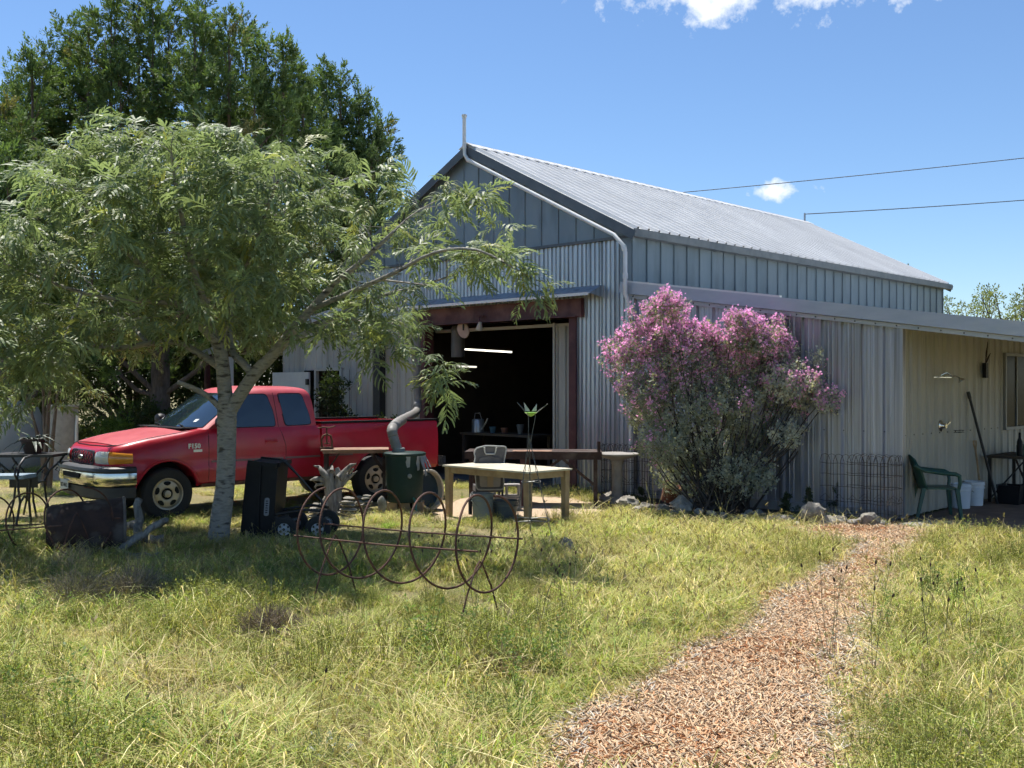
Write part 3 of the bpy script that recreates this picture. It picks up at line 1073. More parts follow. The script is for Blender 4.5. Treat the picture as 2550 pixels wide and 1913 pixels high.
WL = [0, 0.15, 0.3, 0.45, 0.6, 0.72, 0.8, 0.86, 0.91, 0.95, 0.98, 1.0]
loft([cab_row(w) for w in WL], lambda x: interp([(1.2, 0.0), (1.5, 0.022), (2.2, 0.018), (2.4, 0.0)], x)).build('cab', m_redfade, truck, 32)


def cab_side(x, z, off=0.004):
    w = (z - CZ0) / (CZ1 - CZ0)
    return Vector((x, -(cab_hw(w) - cab_ins(w)) - off, z))


def round_poly(pts, r, n=5):
    out = []
    k = len(pts)
    for i in range(k):
        a, p_, c = Vector(pts[i - 1]), Vector(pts[i]), Vector(pts[(i + 1) % k])
        d1, d2 = (a - p_), (c - p_)
        rr = min(r, d1.length * 0.45, d2.length * 0.45)
        s, e = p_ + d1.normalized() * rr, p_ + d2.normalized() * rr
        for j in range(n + 1):
            t = j / n
            out.append(tuple(s.lerp(p_, t).lerp(p_.lerp(e, t), t)))
    return out


def shrink(poly, k):
    c = Vector((sum(p_[0] for p_ in poly) / len(poly), sum(p_[1] for p_ in poly) / len(poly)))
    return [tuple(c + (Vector(p_) - c) * k) for p_ in poly]


def side_pane(poly, name):
    for s in (1, -1):
        out = MB()
        big = round_poly(shrink(poly, 1.05), 0.06)
        vs = [cab_side(x, z, 0.003) for x, z in big]
        c = cab_side(sum(x for x, z in big) / len(big), sum(z for x, z in big) / len(big), 0.003)
        fan = lambda vs, c: (([Vector((v.x, -s * v.y if s == -1 else v.y, v.z)) for v in vs + [c]]), [(i, (i + 1) % len(vs), len(vs)) for i in range(len(vs))])
        v2, f2 = fan(vs, c)
        if s == -1:
            v2 = [Vector((v.x, abs(v.y), v.z)) for v in v2]
        seal = out.add(v2, f2).build(name, m_blackp, truck, fix=False)
        sm = round_poly(poly, 0.06)
        vs = [cab_side(x, z, 0.009) for x, z in sm]
        c = cab_side(sum(x for x, z in sm) / len(sm), sum(z for x, z in sm) / len(sm), 0.009)
        v2, f2 = fan(vs, c)
        if s == -1:
            v2 = [Vector((v.x, abs(v.y), v.z)) for v in v2]
        MB().add(v2, f2).build('pane', m_glass, seal, fix=False)


side_pane([(0.80, 1.285), (1.70, 1.285), (1.68, 1.50), (1.60, 1.765), (1.30, 1.765)], 'door_window')
side_pane([(1.87, 1.29), (2.32, 1.30), (2.30, 1.45), (2.21, 1.77), (1.80, 1.77)], 'quarter_window')
b = MB()
vs, nu, nv = [], 13, 8
for i in range(nv):
    w = 0.05 + 0.80 * i / (nv - 1)
    for j in range(nu):
        f = -0.93 + 1.86 * j / (nu - 1)
        xf, hw, ins = 0.36 + 0.83 * w, cab_hw(w), cab_ins(w)
        vs.append((xf + 0.19 * abs(f) ** 2.2 + ins - 0.008, (hw - ins) * f, CZ0 + (CZ1 - CZ0) * w + 0.006))
b.add(vs, [(i * nu + j, i * nu + j + 1, (i + 1) * nu + j + 1, (i + 1) * nu + j) for i in range(nv - 1) for j in range(nu - 1)])
ws = b.build('windshield', m_glass, truck, 60)
b = MB()
b.add([(vs[1 * nu + 2][0] - 0.006, vs[1 * nu + 2][1], vs[1 * nu + 2][2]), (vs[1 * nu + 1][0] - 0.006, vs[1 * nu + 1][1] + 0.04, vs[1 * nu + 1][2]),
       (vs[2 * nu + 1][0] - 0.05, vs[2 * nu + 1][1] + 0.04, vs[2 * nu + 1][2] - 0.03), (vs[2 * nu + 2][0] - 0.05, vs[2 * nu + 2][1], vs[2 * nu + 2][2] - 0.03)], [(0, 1, 2, 3)])
b.build('sticker', m_white, ws, fix=False)
b = MB(); b.box((2.445, 0, 1.56), (0.02, 1.2, 0.36)); b.build('rear_window', m_glass, truck)
b = MB()
for s in (-0.75, 0.05):
    b.tube([(0.33, s, 1.285), (0.42, s + 0.25, 1.31), (0.47, s + 0.55, 1.33)], 0.010, 5)
b.build('wiper', m_blackp, truck)
b = MB(); b.box((0.42, 0, 1.281), (0.30, 1.55, 0.012)); b.build('cowl_grille', m_blackp, truck)

def ztop(x):
    """height of the hood surface at x"""
    return interp(zt_tab, x - interp([(-0.75, 0.115), (-0.45, 0.04), (-0.2, 0.0)], x))


# seams of hood and doors, thin dark strips on the surface
sm = MB()
def strip(pts, w=0.011):
    for s in (1, -1):
        sm.tube([(x, s * y, z) for x, y, z in pts], w / 2, 5)


strip([(0.60, side_y(0.60, z) - 0.001, z) for z in np.linspace(0.50, 1.25, 12)])
strip([(1.79 + (0.06 if z < 1.0 else 0.06 - 0.10 * (z - 1.0) / 0.28), side_y(1.8, z) - 0.001, z) for z in np.linspace(0.50, 1.25, 12)])
strip([(1.75 - 0.03 * i / 8, -cab_side(1.7, 1.27 + 0.52 * i / 8, -0.001).y, 1.27 + 0.52 * i / 8) for i in range(9)])
strip([(x, side_y(x, 0.50) - 0.001, 0.50) for x in np.linspace(0.60, 1.85, 8)])
hoodline = []
for x in np.linspace(-0.74, 0.36, 12):
    zt = ztop(x)
    hy = interp(half[5:], x) - 0.125 - 0.02
    hoodline.append((x, hy, zt + 0.004))
strip(hoodline)
sm.tube([(interp([(0, -0.74), (0.5, -0.715), (0.62, -0.69), (0.74, -0.64)], abs(y)), y, ztop(interp([(0, -0.74), (0.5, -0.715), (0.62, -0.69), (0.74, -0.64)], abs(y))) + 0.004) for y in np.linspace(-0.72, 0.72, 19)], 0.008, 5)
tag(sm.build('panel_gaps', m_blackp, truck), kind='stuff')
# faded hood skin, a hair above the body
b = MB()
vs = []
xs = np.linspace(-0.66, 0.36, 10)
for x in xs:
    hy = interp(half[5:], x) - 0.125 - 0.03
    for j in range(11):
        f = 1 - 2 * j / 10
        vs.append((x, hy * f, ztop(x) + 0.007 + interp([(-0.86, 0.0), (-0.6, 0.02), (0.5, 0.035)], x) * (1 - f * f)))
b.add(vs, [(i * 11 + j, i * 11 + j + 1, (i + 1) * 11 + j + 1, (i + 1) * 11 + j) for i in range(9) for j in range(10)])
b.build('hood', m_redfade, truck, 40)

# rub strip, handles, mirror, badge
b = MB()
for s in (1, -1):
    b.bar((0.64, s * (side_y(1, 0.80) + 0.004), 0.80), (1.80, s * (side_y(1, 0.80) + 0.004), 0.80), 0.016, 0.028)
    b.bar((1.84, s * (side_y(2, 0.80) + 0.004), 0.80), (2.45, s * (side_y(2, 0.80) + 0.004), 0.80), 0.016, 0.028)
    b.bar((2.51, s * (bed_y(0.80) + 0.004), 0.80), (3.05, s * (bed_y(0.80) + 0.004), 0.80), 0.016, 0.028)
b.build('rub_strip', mat('rub_strip_grey', (0.20, 0.10, 0.10), rough=0.5, rand=0.01), truck)
for s in (1, -1):
    b = MB()
    y0 = side_y(1.6, 1.06)
    b.box((1.60, s * (y0 + 0.004), 1.055), (0.20, 0.012, 0.065)); b.tube([(1.51, s * (y0 + 0.008), 1.062), (1.54, s * (y0 + 0.028), 1.064), (1.66, s * (y0 + 0.028), 1.064), (1.69, s * (y0 + 0.008), 1.062)], 0.014, 6)
    b.build('door_handle', m_red, truck, 40)
    b = MB()
    b.lathe([(0.02, -0.02), (0.085, 0.0), (0.10, 0.06), (0.085, 0.10), (0.03, 0.12)], 14, (0.80, s * 1.06, 1.36), (-1, 0, 0), sq=(1.0, 1.25))
    b.bar((0.80, s * 0.92, 1.31), (0.78, s * 1.04, 1.33), 0.05, 0.06)
    b.build('wing_mirror', m_blackp, truck, 40)
badge_m = mat('badge_chrome', (0.62, 0.62, 0.62), rough=0.3, metal=0.6, rand=0.01)
bm4 = Matrix.Translation((0.38, -(side_y(0.38, 1.02) + 0.004), 1.03)) @ Matrix.Rotation(R(90), 4, 'X')
text_mesh('F150', 0.095, 0.006, 'badge', badge_m, truck, bm4, 0.003)
b = MB(); b.box((0.43, -(side_y(0.43, 0.965) + 0.004), 0.965), (0.13, 0.008, 0.035)); b.build('badge', badge_m, truck)

b = MB()
for s in (1, -1):
    b.bar((0.50, s * 0.925, 0.462), (2.44, s * 0.925, 0.462), 0.05, 0.05)
b.build('rocker_sill', m_rust, truck)
# grille with mesh bars and emblem, lamps
def fx(y, z, off=0.0):
    """front face of the nose at lateral y, height z"""
    v = (z - 0.72) / (1.045 - 0.72)
    return float(np.interp(abs(y), [q[1] for q in half[:9]], [q[0] for q in half[:9]])) + inset_at(-0.8, min(max(v, 0), 1)) - off


GZ0, GZ1, GY = 0.80, 0.985, 0.42
b = MB()
gp = round_poly([(-GY, GZ0), (GY, GZ0), (GY, GZ1), (-GY, GZ1)], 0.05)
vs = [(fx(y, z, 0.004), y, z) for y, z in gp]
b.add(vs, [tuple(range(len(vs)))])
grille = b.build('grille', m_dark, truck, fix=False)
b = MB()
for i in range(-9, 10):
    for dz in (1, -1):
        y0 = i * 0.09
        P = []
        for k in range(7):
            z = GZ0 + 0.005 + (GZ1 - GZ0 - 0.01) * k / 6
            y = y0 + dz * (z - (GZ0 + GZ1) / 2) * 1.0
            if abs(y) < GY - 0.01:
                P.append((fx(y, z, 0.010), y, z))
        if len(P) > 1:
            b.tube(P, 0.0055, 4)
tag(b.build('mesh_bars', m_padd, grille), kind='stuff')
b = MB(); b.tube([(fx(y, z, 0.006), y, z) for y, z in gp], 0.012, 6, closed=True); b.build('grille_surround', m_padd, grille, 50)
b = MB(); b.lathe([(0.075, 0), (0.075, 0.012), (0.068, 0.018)], 24, (fx(0, 0.895, 0.012), 0, 0.895), (-1, 0, 0), sq=(0.42, 1.0)); b.build('emblem', badge_m, grille, 40)
em4 = Matrix.Translation((fx(0, 0.895, 0.034), 0, 0.895)) @ Matrix.Rotation(R(-90), 4, 'Z') @ Matrix.Rotation(R(90), 4, 'X')
text_mesh('Ford', 0.045, 0.002, 'emblem_script', m_padd, grille, em4)
arc = [0.0]
for k in range(1, len(hp)):
    arc.append(arc[-1] + (hp[k] - hp[k - 1]).length)


def nose(sv, off):
    """point on the nose outline at arc length sv from the centre, pushed out by off"""
    x = float(np.interp(sv, arc, [q.x for q in hp])); y = float(np.interp(sv, arc, [q.y for q in hp]))
    nx = float(np.interp(sv, arc, [q.x for q in nrm])); ny = float(np.interp(sv, arc, [q.y for q in nrm]))
    return x + nx * off, y + ny * off


sA, sB, sC = (float(np.interp(0.50, [q.y for q in hp[:11]], arc[:11])), float(np.interp(0.77, [q.y for q in hp[:11]], arc[:11])), float(np.interp(-0.50, [q.x for q in hp], arc)))
for s in (1, -1):
    for name, s0, s1, mm in (('headlight', sA, sB, m_lamp), ('turn_signal', sB + 0.006, sC, m_amber)):
        b = MB()
        n = 11
        rows = []
        for i in range(n):
            t = i / (n - 1)
            sv = s0 + (s1 - s0) * t
            if name == 'headlight':
                zl, zh = 0.815 + 0.03 * max(0, 0.25 - t), 0.988 - 0.06 * max(0, 0.25 - t)
            else:
                zl, zh = 0.815 + 0.012 * t, 0.988 - 0.03 * t
            for f, off in ((0, 0.004), (0.12, 0.016), (0.5, 0.024), (0.88, 0.012), (1.0, -0.004)):
                x, y = nose(sv, off)
                rows.append((x, y * s, zl + (zh - zl) * f))
        b.add(rows, [(i * 5 + j, i * 5 + j + 1, (i + 1) * 5 + j + 1, (i + 1) * 5 + j) for i in range(n - 1) for j in range(4)])
        b.build(name, mm, truck, 40)

# bumper: pad, chrome band, valance swept round the nose
BP = [(-0.985, 0), (-0.98, 0.3), (-0.955, 0.55), (-0.91, 0.74), (-0.83, 0.88), (-0.72, 0.955), (-0.58, 0.99), (-0.47, 1.0)]


def sweep(prof, name, material, push=0.0):
    b = MB()
    path_ = [(x, y) for x, y in BP]
    full = [(x, -y) for x, y in reversed(path_[1:])] + path_
    rows = []
    for i, (x, y) in enumerate(full):
        a, c = full[max(i - 1, 0)], full[min(i + 1, len(full) - 1)]
        d = Vector((c[0] - a[0], c[1] - a[1])).normalized()
        nn = Vector((-d.y, d.x))
        rows.append([(x + nn.x * o, y + nn.y * o, z) for o, z in prof])
    k = len(prof)
    b.add([p_ for r_ in rows for p_ in r_], [(i * k + j, i * k + (j + 1) % k, (i + 1) * k + (j + 1) % k, (i + 1) * k + j) for i in range(len(rows) - 1) for j in range(k)])
    b.add(rows[0], [tuple(range(k))]); b.add(rows[-1], [tuple(range(k))])
    return b.build(name, material, truck, 35)


sweep([(-0.12, 0.705), (0.005, 0.70), (0.03, 0.725), (0.02, 0.765), (-0.02, 0.785), (-0.12, 0.79)], 'bumper_pad', m_padd)
fb = sweep([(-0.10, 0.515), (-0.015, 0.52), (0.012, 0.56), (0.018, 0.63), (0.008, 0.698), (-0.10, 0.702)], 'front_bumper', m_chrome)
sweep([(-0.14, 0.33), (-0.09, 0.325), (-0.03, 0.36), (-0.02, 0.50), (-0.10, 0.512)], 'valance', m_valance)
b = MB()
b.prism(round_poly([(-0.32, 0.615), (0.32, 0.615), (0.32, 0.685), (-0.32, 0.685)], 0.03), lambda y, z, d: Vector((-1.003 + 0.04 * abs(y) ** 2 - d, y, z)), 0.0, 0.006)
b.build('air_slot', m_dark, fb)
b = MB(); b.box((-1.0, 0.28, 0.485), (0.012, 0.30, 0.15)); pl = b.build('number_plate', m_white, truck)
text_mesh('BZT-0412', 0.075, 0.001, 'plate_lettering', m_black, pl, Matrix.Translation((-1.008, 0.28, 0.485)) @ Matrix.Rotation(R(-90), 4, 'Z') @ Matrix.Rotation(R(90), 4, 'X') @ Matrix.Scale(0.82, 4, (1, 0, 0)), 0.002)

# wheels
def make_wheel(s):
    """s = -1 near side: the outer face points to -y"""
    b = MB()
    b.lathe([(0.225, -0.10), (0.30, -0.118), (0.345, -0.112), (0.368, -0.085), (0.372, 0), (0.368, 0.085), (0.345, 0.112), (0.30, 0.118), (0.225, 0.10), (0.225, -0.10)], 40, caps=False)
    return b


def place_wheel(x, y, s):
    w = bpy.data.objects.new('wheel', None)
    COL.objects.link(w)
    w.parent = truck
    w.location = (x, y, 0.372)
    w.rotation_euler = (R(90) if s < 0 else R(-90), 0, 0)
    return w


tyre_me = make_wheel(1).mesh('tyre', m_rubber, 40)
rb = MB()
rb.lathe([(0.228, 0.098), (0.222, 0.108), (0.205, 0.104), (0.196, 0.080), (0.185, 0.066), (0.12, 0.075), (0.085, 0.070), (0.075, 0.045), (0.03, 0.045), (0.0001, 0.045)], 40, caps=False)
rb.lathe([(0.228, 0.09), (0.20, 0.08), (0.20, -0.09), (0.228, -0.09)], 36, caps=False)
rim_me = rb.mesh('rim', m_alloy, 40)
hb = MB()
for i in range(5):
    a = 2 * math.pi * i / 5 + 0.3
    c_ = Vector((math.cos(a) * 0.148, math.sin(a) * 0.148, 0.0735))
    t1, t2 = Vector((math.cos(a), math.sin(a), -0.10)), Vector((-math.sin(a), math.cos(a), 0))
    ring_ = [c_ + t1 * 0.030 * math.cos(q) + t2 * 0.052 * math.sin(q) * (1 + 0.25 * math.cos(q)) + Vector((0, 0, 0.002)) for q in np.linspace(0, 2 * math.pi, 17)[:-1]]
    hb.add(ring_ + [v - Vector((0, 0, 0.004)) for v in ring_], [tuple(range(16))] + [(k, 16 + k, 16 + (k + 1) % 16, (k + 1) % 16) for k in range(16)])
hb.lathe([(0.076, 0.0705), (0.060, 0.050), (0.05, 0.047)], 24, caps=False)
hole_me = hb.mesh('rim_holes', m_dark)
kb = MB(); kb.lathe([(0.0001, 0.02), (0.20, 0.02)], 24, caps=False)
back_me = kb.mesh('brake_disc', m_dark, fix=False)
cb = MB(); cb.lathe([(0.05, 0.085), (0.05, 0.10), (0.0001, 0.105)], 16, caps=False)
cap_me = cb.mesh('hub_cap', m_alloy, 40)
for x in (0.0, 3.53):
    for s in (-1, 1):
        w = place_wheel(x, s * 0.845, s)
        for nm, me in (('tyre', tyre_me), ('rim', rim_me), ('rim_holes', hole_me), ('brake_disc', back_me), ('hub_cap', cap_me)):
            ob_ = add_obj(nm, me, w)
            if nm == 'rim_holes':
                ob_['kind'] = 'stuff'
b = MB()
b.box((1.8, 0, 0.52), (4.6, 0.9, 0.14)); b.box((0, 0, 0.38), (0.12, 1.5, 0.10)); b.box((3.53, 0, 0.38), (0.14, 1.5, 0.14)); b.box((1.4, 0, 0.44), (2.0, 1.5, 0.05))
b.build('chassis', m_dark, truck)
b = MB()
for s in (1, -1):
    b.box((0, s * 0.585, 0.62), (0.95, 0.02, 0.5)); b.box((3.53, s * 0.585, 0.62), (0.95, 0.02, 0.4))
b.build('wheel_liner', m_dark, truck)
# ================================================================== vegetation
def stamp(T, Q, pos, d, scale, roll=None, up=(0, 0, 1)):
    """copies of a template (x forward, z up) at pos, pointing along d"""
    pos, d = np.asarray(pos, float), np.asarray(d, float)
    d = d / (np.linalg.norm(d, axis=1, keepdims=True) + 1e-9)
    u = np.tile(np.array(up, float), (len(d), 1))
    bad = np.abs((d * u).sum(1)) > 0.98
    u[bad] = (1, 0, 0)
    y = np.cross(u, d)
    y /= np.linalg.norm(y, axis=1, keepdims=True) + 1e-9
    z = np.cross(d, y)
    if roll is not None:
        c, s = np.cos(roll)[:, None], np.sin(roll)[:, None]
        y, z = y * c + z * s, z * c - y * s
    M3 = np.stack([d, y, z], axis=2)
    sc = np.asarray(scale, float).reshape(-1, 1, 1)
    V = np.einsum('kij,nj->kni', M3, T) * sc + pos[:, None, :]
    k, n = len(pos), len(T)
    QQ = (Q[None] + (np.arange(k) * n)[:, None, None]).reshape(-1, Q.shape[1])
    return V.reshape(-1, 3), QQ


def leaf_quads(items):
    """items: (base, tip, width vector) -> folded two-quad leaves"""
    V, Q = [], []
    for b, t, w in items:
        b, t, w = np.array(b, float), np.array(t, float), np.array(w, float)
        m = b + (t - b) * 0.5
        o = len(V)
        V += [b, m + w, t, m - w]
        Q.append((o, o + 1, o + 2, o + 3))
    return np.array(V), np.array(Q)


def frond_template(seed, pairs=11, droop=0.55):
    rr = random.Random(seed)
    V, Q = [], []

    def quad(a, b, c, d):
        o = len(V)
        V.extend([a, b, c, d])
        Q.append((o, o + 1, o + 2, o + 3))
    pt = lambda t: np.array((t * (1 - 0.12 * t), 0.06 * math.sin(3 * t + seed), 0.10 * t - droop * t * t))
    for i in range(6):
        a, b = pt(i / 6), pt((i + 1) / 6)
        w = np.array((0, 0.006, 0))
        quad(a - w, b - w, b + w, a + w)
    for i in range(pairs):
        t = 0.12 + 0.88 * i / (pairs - 1)
        L = 0.50 * math.sin(math.pi * (0.26 + 0.58 * t)) * rr.uniform(0.75, 1.15)
        for s in (1, -1):
            if rr.random() < 0.06:
                continue
            ang = R(rr.uniform(38, 70) - 26 * t)
            dd = np.array((math.cos(ang), s * math.sin(ang), -0.05 + rr.uniform(-0.2, 0.12)))
            b0 = pt(t)
            b1 = b0 + dd * L * 0.5
            b2 = b1 + (dd * 0.85 + np.array((0.1, 0, -0.45 + rr.uniform(-0.2, 0.1)))) * L * 0.3
            b3 = b2 + (dd * 0.6 + np.array((0.05, 0, -0.75 + rr.uniform(-0.2, 0.2)))) * L * 0.25
            wv = np.cross(dd, (0, 0, 1))
            wv = wv / np.linalg.norm(wv) * rr.uniform(0.027, 0.038) + np.array((0, 0, rr.uniform(-0.012, 0.012)))
            quad(b0 - wv * 0.35, b1 - wv, b1 + wv, b0 + wv * 0.35)
            quad(b1 - wv, b2 - wv * 0.85, b2 + wv * 0.85, b1 + wv)
            quad(b2 - wv * 0.85, b3 - wv * 0.25, b3 + wv * 0.25, b2 + wv * 0.85)
    return np.array(V), np.array(Q)


m_mimosa = leaf_mat('mimosa_leaf', trans=0.40, rough=0.5, spec=0.4, tint=(1, 1, 1.6))
m_bark = mat('pale_smooth_bark', (0.21, 0.19, 0.16), (0.38, 0.355, 0.31), scale=7, rough=0.9, bump=0.9, bscale=14, stretch=(1, 1, 3.2), c3=(0.07, 0.06, 0.05), scale3=7)
m_cedarbark = mat('cedar_bark', (0.10, 0.075, 0.058), (0.18, 0.14, 0.11), scale=8, rough=0.95, bump=0.6, stretch=(2, 2, 0.5))

MY = 12.4
mim = thing('mimosa_tree', 'spreading feathery green tree leaning over the red truck', 'tree', gnd(542, 1355))
ML = Vector(mim.location)
limbs = [
    ([D(470, 1178, MY), D(478, 1110, MY), D(486, 1050, MY), D(489, 980, MY), D(490, 905, MY), D(491, 870, MY)], [0.135, 0.125, 0.115, 0.112, 0.118, 0.115], 12),
    ([D(489, 885, MY), D(484, 830, MY), D(480, 785, MY), D(472, 745, MY + 0.05), D(455, 715, MY + 0.1)], [0.095, 0.088, 0.085, 0.080, 0.07], 10),
    ([D(495, 890, MY), D(520, 850, MY - 0.05), D(555, 800, MY - 0.15), D(590, 765, MY - 0.25), D(630, 715, MY - 0.35), D(670, 670, MY - 0.4), D(720, 615, MY - 0.5), D(780, 565, MY - 0.6), D(850, 500, MY - 0.7)], [0.085, 0.078, 0.076, 0.066, 0.058, 0.048, 0.04, 0.03, 0.018], 9),
    ([D(548, 812, MY - 0.1), D(525, 785, MY - 0.05), D(503, 762, MY + 0.2), D(495, 720, MY + 0.5), D(500, 640, MY + 1.0), D(520, 540, MY + 1.5), D(540, 440, MY + 1.9)], [0.05, 0.048, 0.045, 0.04, 0.034, 0.024, 0.014], 8),
    ([D(478, 884, MY), D(452, 858, MY - 0.05), D(425, 842, MY - 0.1), D(396, 830, MY - 0.15), D(384, 826, MY - 0.15)], [0.038, 0.034, 0.032, 0.03, 0.026], 8),
    ([D(472, 745, MY), D(430, 700, MY - 0.1), D(385, 655, MY - 0.3), D(340, 610, MY - 0.5), D(290, 560, MY - 0.8), D(230, 500, MY - 1.1), D(170, 440, MY - 1.4)], [0.055, 0.05, 0.044, 0.038, 0.03, 0.022, 0.014], 8),
    ([D(455, 715, MY + 0.1), D(440, 650, MY - 0.2), D(415, 570, MY - 0.6), D(395, 480, MY - 1.0), D(380, 400, MY - 1.3), D(370, 330, MY - 1.6)], [0.05, 0.044, 0.036, 0.028, 0.02, 0.012], 8),
    ([D(470, 750, MY), D(490, 700, MY + 0.2), D(505, 640, MY - 0.3), D(540, 560, MY - 0.8), D(570, 470, MY - 1.2), D(600, 390, MY - 1.6)], [0.042, 0.038, 0.034, 0.028, 0.02, 0.012], 8),
    ([D(484, 800, MY), D(440, 770, MY + 0.3), D(380, 738, MY + 0.5), D(320, 742, MY + 0.6), D(260, 752, MY + 0.6), D(190, 742, MY + 0.6), D(110, 735, MY + 0.5), D(20, 725, MY + 0.4), D(-80, 700, MY + 0.3)], [0.05, 0.045, 0.04, 0.036, 0.034, 0.028, 0.024, 0.018, 0.012], 8),
    ([D(590, 765, MY - 0.25), D(650, 725, MY + 0.2), D(730, 680, MY + 0.7), D(820, 640, MY + 1.0), D(900, 620, MY + 1.2), D(990, 590, MY + 1.3)], [0.04, 0.036, 0.03, 0.024, 0.018, 0.011], 8),
    ([D(672, 668, MY - 0.4), D(760, 630, MY - 0.9), D(850, 590, MY - 1.3), D(940, 545, MY - 1.6), D(1030, 540, MY - 1.8), D(1110, 580, MY - 1.9)], [0.035, 0.03, 0.024, 0.018, 0.013, 0.008], 8),
    ([D(730, 680, MY + 0.7), D(790, 700, MY + 0.3), D(850, 740, MY - 0.1), D(900, 770, MY - 0.4), D(930, 790, MY - 0.5)], [0.022, 0.018, 0.014, 0.010, 0.006], 7),
    ([D(385, 655, MY - 0.3), D(300, 650, MY - 0.8), D(210, 640, MY - 1.1), D(110, 610, MY - 1.3), D(10, 570, MY - 1.4), D(-90, 540, MY - 1.4)], [0.03, 0.026, 0.022, 0.018, 0.013, 0.008], 7),
    ([D(520, 540, MY + 1.5), D(610, 460, MY + 1.9), D(710, 400, MY + 2.2), D(810, 370, MY + 2.3)], [0.024, 0.02, 0.014, 0.008], 7),
    ([D(320, 742, MY + 0.6), D(270, 690, MY + 1.1), D(200, 620, MY + 1.6), D(120, 540, MY + 2.0), D(40, 480, MY + 2.2)], [0.028, 0.024, 0.019, 0.014, 0.008], 7),
]
nodes = []
for i, (pts, rad, n) in enumerate(limbs):
    pts = [q - ML for q in pts]
    # smooth by midpoint subdivision
    P, RR = [], []
    for k in range(len(pts) - 1):
        p0, p1, p2, p3 = pts[max(k - 1, 0)], pts[k], pts[k + 1], pts[min(k + 2, len(pts) - 1)]
        for t in (0, 0.33, 0.66):
            a = 0.5 * ((2 * p1) + (p2 - p0) * t + (2 * p0 - 5 * p1 + 4 * p2 - p3) * t * t + (3 * p1 - p0 - 3 * p2 + p3) * t ** 3)
            P.append(a); RR.append(rad[k] * (1 - t) + rad[k + 1] * t)
    P.append(pts[-1]); RR.append(rad[-1])
    if i == 0:
        P.insert(0, P[0] + Vector((-0.01, 0, -0.12))); RR.insert(0, 0.175)
    b = MB(); b.tube(P, RR, n)
    b.build('trunk' if i == 0 else 'limb', m_bark, mim, 60)
    if i not in (0, 4):
        for q, r_ in zip(P[2:], RR[2:]):
            nodes.append((np.array(q), r_, 0.0))

# crown targets
cc = np.array((-3.35, MY - 0.1, 0))
tips = []
rr = np.random.default_rng(5)
while len(tips) < 660:
    x, y = rr.uniform(-4.6, 4.0), rr.uniform(-2.2, 3.2)
    r2 = (x / (4.6 if x < 0 else 3.9)) ** 2 + ((y - 0.12 * max(x, 0)) / (2.6 - 0.28 * max(x, 0))) ** 2
    if r2 > 1:
        continue
    if x > 0.8 and rr.random() < 0.4:
        continue
    ztop = 5.35 - 1.35 * r2 + 0.35 * math.sin(x * 2.1 + 1) * math.cos(y * 1.9)
    lowside = np.clip((-x - 0.6) / 2.5, 0, 1)
    zbot = 2.55 - 0.95 * lowside * np.clip((y + 2.6) / 2.0, 0, 1) - 0.25 * r2
    z = ztop - (ztop - zbot) * rr.random() ** 1.5
    gx, gy = x + cc[0] + z * 0.4245 * 0.564, y + cc[1] - z * 0.4245 * 0.826
    if gy < 9.0 or (gx > -0.9 and gy < 12.9 and rr.random() < 0.7):
        continue
    # keep the view to the trunk and the truck's cab free
    wx, wy, wz = x + cc[0], y + cc[1], z
    px, py = CX + wx / wy * F, HZ - (wz - CAM_H) / wy * F
    if px > 1060 and py > 690:
        continue
    if 430 < px < 1130 and py > 905 - 60 * abs(math.sin(px * 0.02)):
        continue
    if px < 430 and py > 1040 - 120 * max(0, (px - 250) / 180):
        continue
    if py < np.interp(px, [0, 115, 230, 400, 540, 700, 800, 920, 1040, 1150, 1230, 1300, 1350], [470, 350, 318, 288, 296, 330, 360, 375, 385, 430, 475, 600, 680]) + 28 * math.sin(px * 0.035 + 1) ** 2 + 6:
        continue
    tips.append((wx, wy, wz))
# sprays that hang before the duct, and the far right twig
for (dx, dy, Y) in [(800, 760, 11.6), (840, 775, 11.7), (930, 770, 11.7), (955, 800, 11.8), (935, 840, 11.8), (950, 830, 11.8), (860, 735, 11.7),
                    (1090, 560, 10.6), (1130, 590, 10.5), (1150, 610, 10.5), (1060, 530, 10.7), (1040, 560, 10.7), (1000, 560, 10.8), (960, 620, 10.9), (1010, 440, 11.5), (980, 400, 11.6), (1030, 410, 11.6)]:
    q = D(dx, dy, Y)
    tips.append(tuple(q))
tips = np.array(tips) - np.array(ML)
order = np.argsort(np.linalg.norm(tips - np.array((0.3, 0, 2.4)), axis=1))
NP = np.array([n_[0] for n_ in nodes])
NL = np.zeros(len(NP))
NRAD = np.array([n_[1] for n_ in nodes])
tw = MB()
dirs = np.zeros_like(tips)
for i in order:
    t = tips[i]
    dv = NP - t
    dist = np.linalg.norm(dv, axis=1)
    cost = dist + 0.25 * NL + np.where(NP[:, 2] > t[2] + 0.15, 0.6, 0)
    j = int(np.argmin(cost))
    a = NP[j]
    L = dist[j]
    mid = (a + t) / 2 + np.array((rr.normal(0, 0.06), rr.normal(0, 0.06), 0.10 * L + rr.normal(0, 0.04)))
    r0 = min(NRAD[j] * 0.7, 0.006 + 0.011 * L)
    q = [a, a * 0.5625 + mid * 0.375 + t * 0.0625, a * 0.25 + mid * 0.5 + t * 0.25, a * 0.0625 + mid * 0.375 + t * 0.5625, t]
    tw.tube(q, [r0, r0 * 0.85, r0 * 0.7, r0 * 0.52, 0.0035], 5, caps=False)
    NP = np.vstack([NP, q[2], q[3], t])
    NL = np.append(NL, [NL[j] + L * 0.5, NL[j] + L * 0.75, NL[j] + L])
    NRAD = np.append(NRAD, [r0 * 0.7, r0 * 0.52, 0.005])
    dirs[i] = t - q[3]
tag(tw.build('twigs', m_bark, mim, 60, fix=False), kind='stuff')
VV, QQ, CC = [], [], []
off = 0
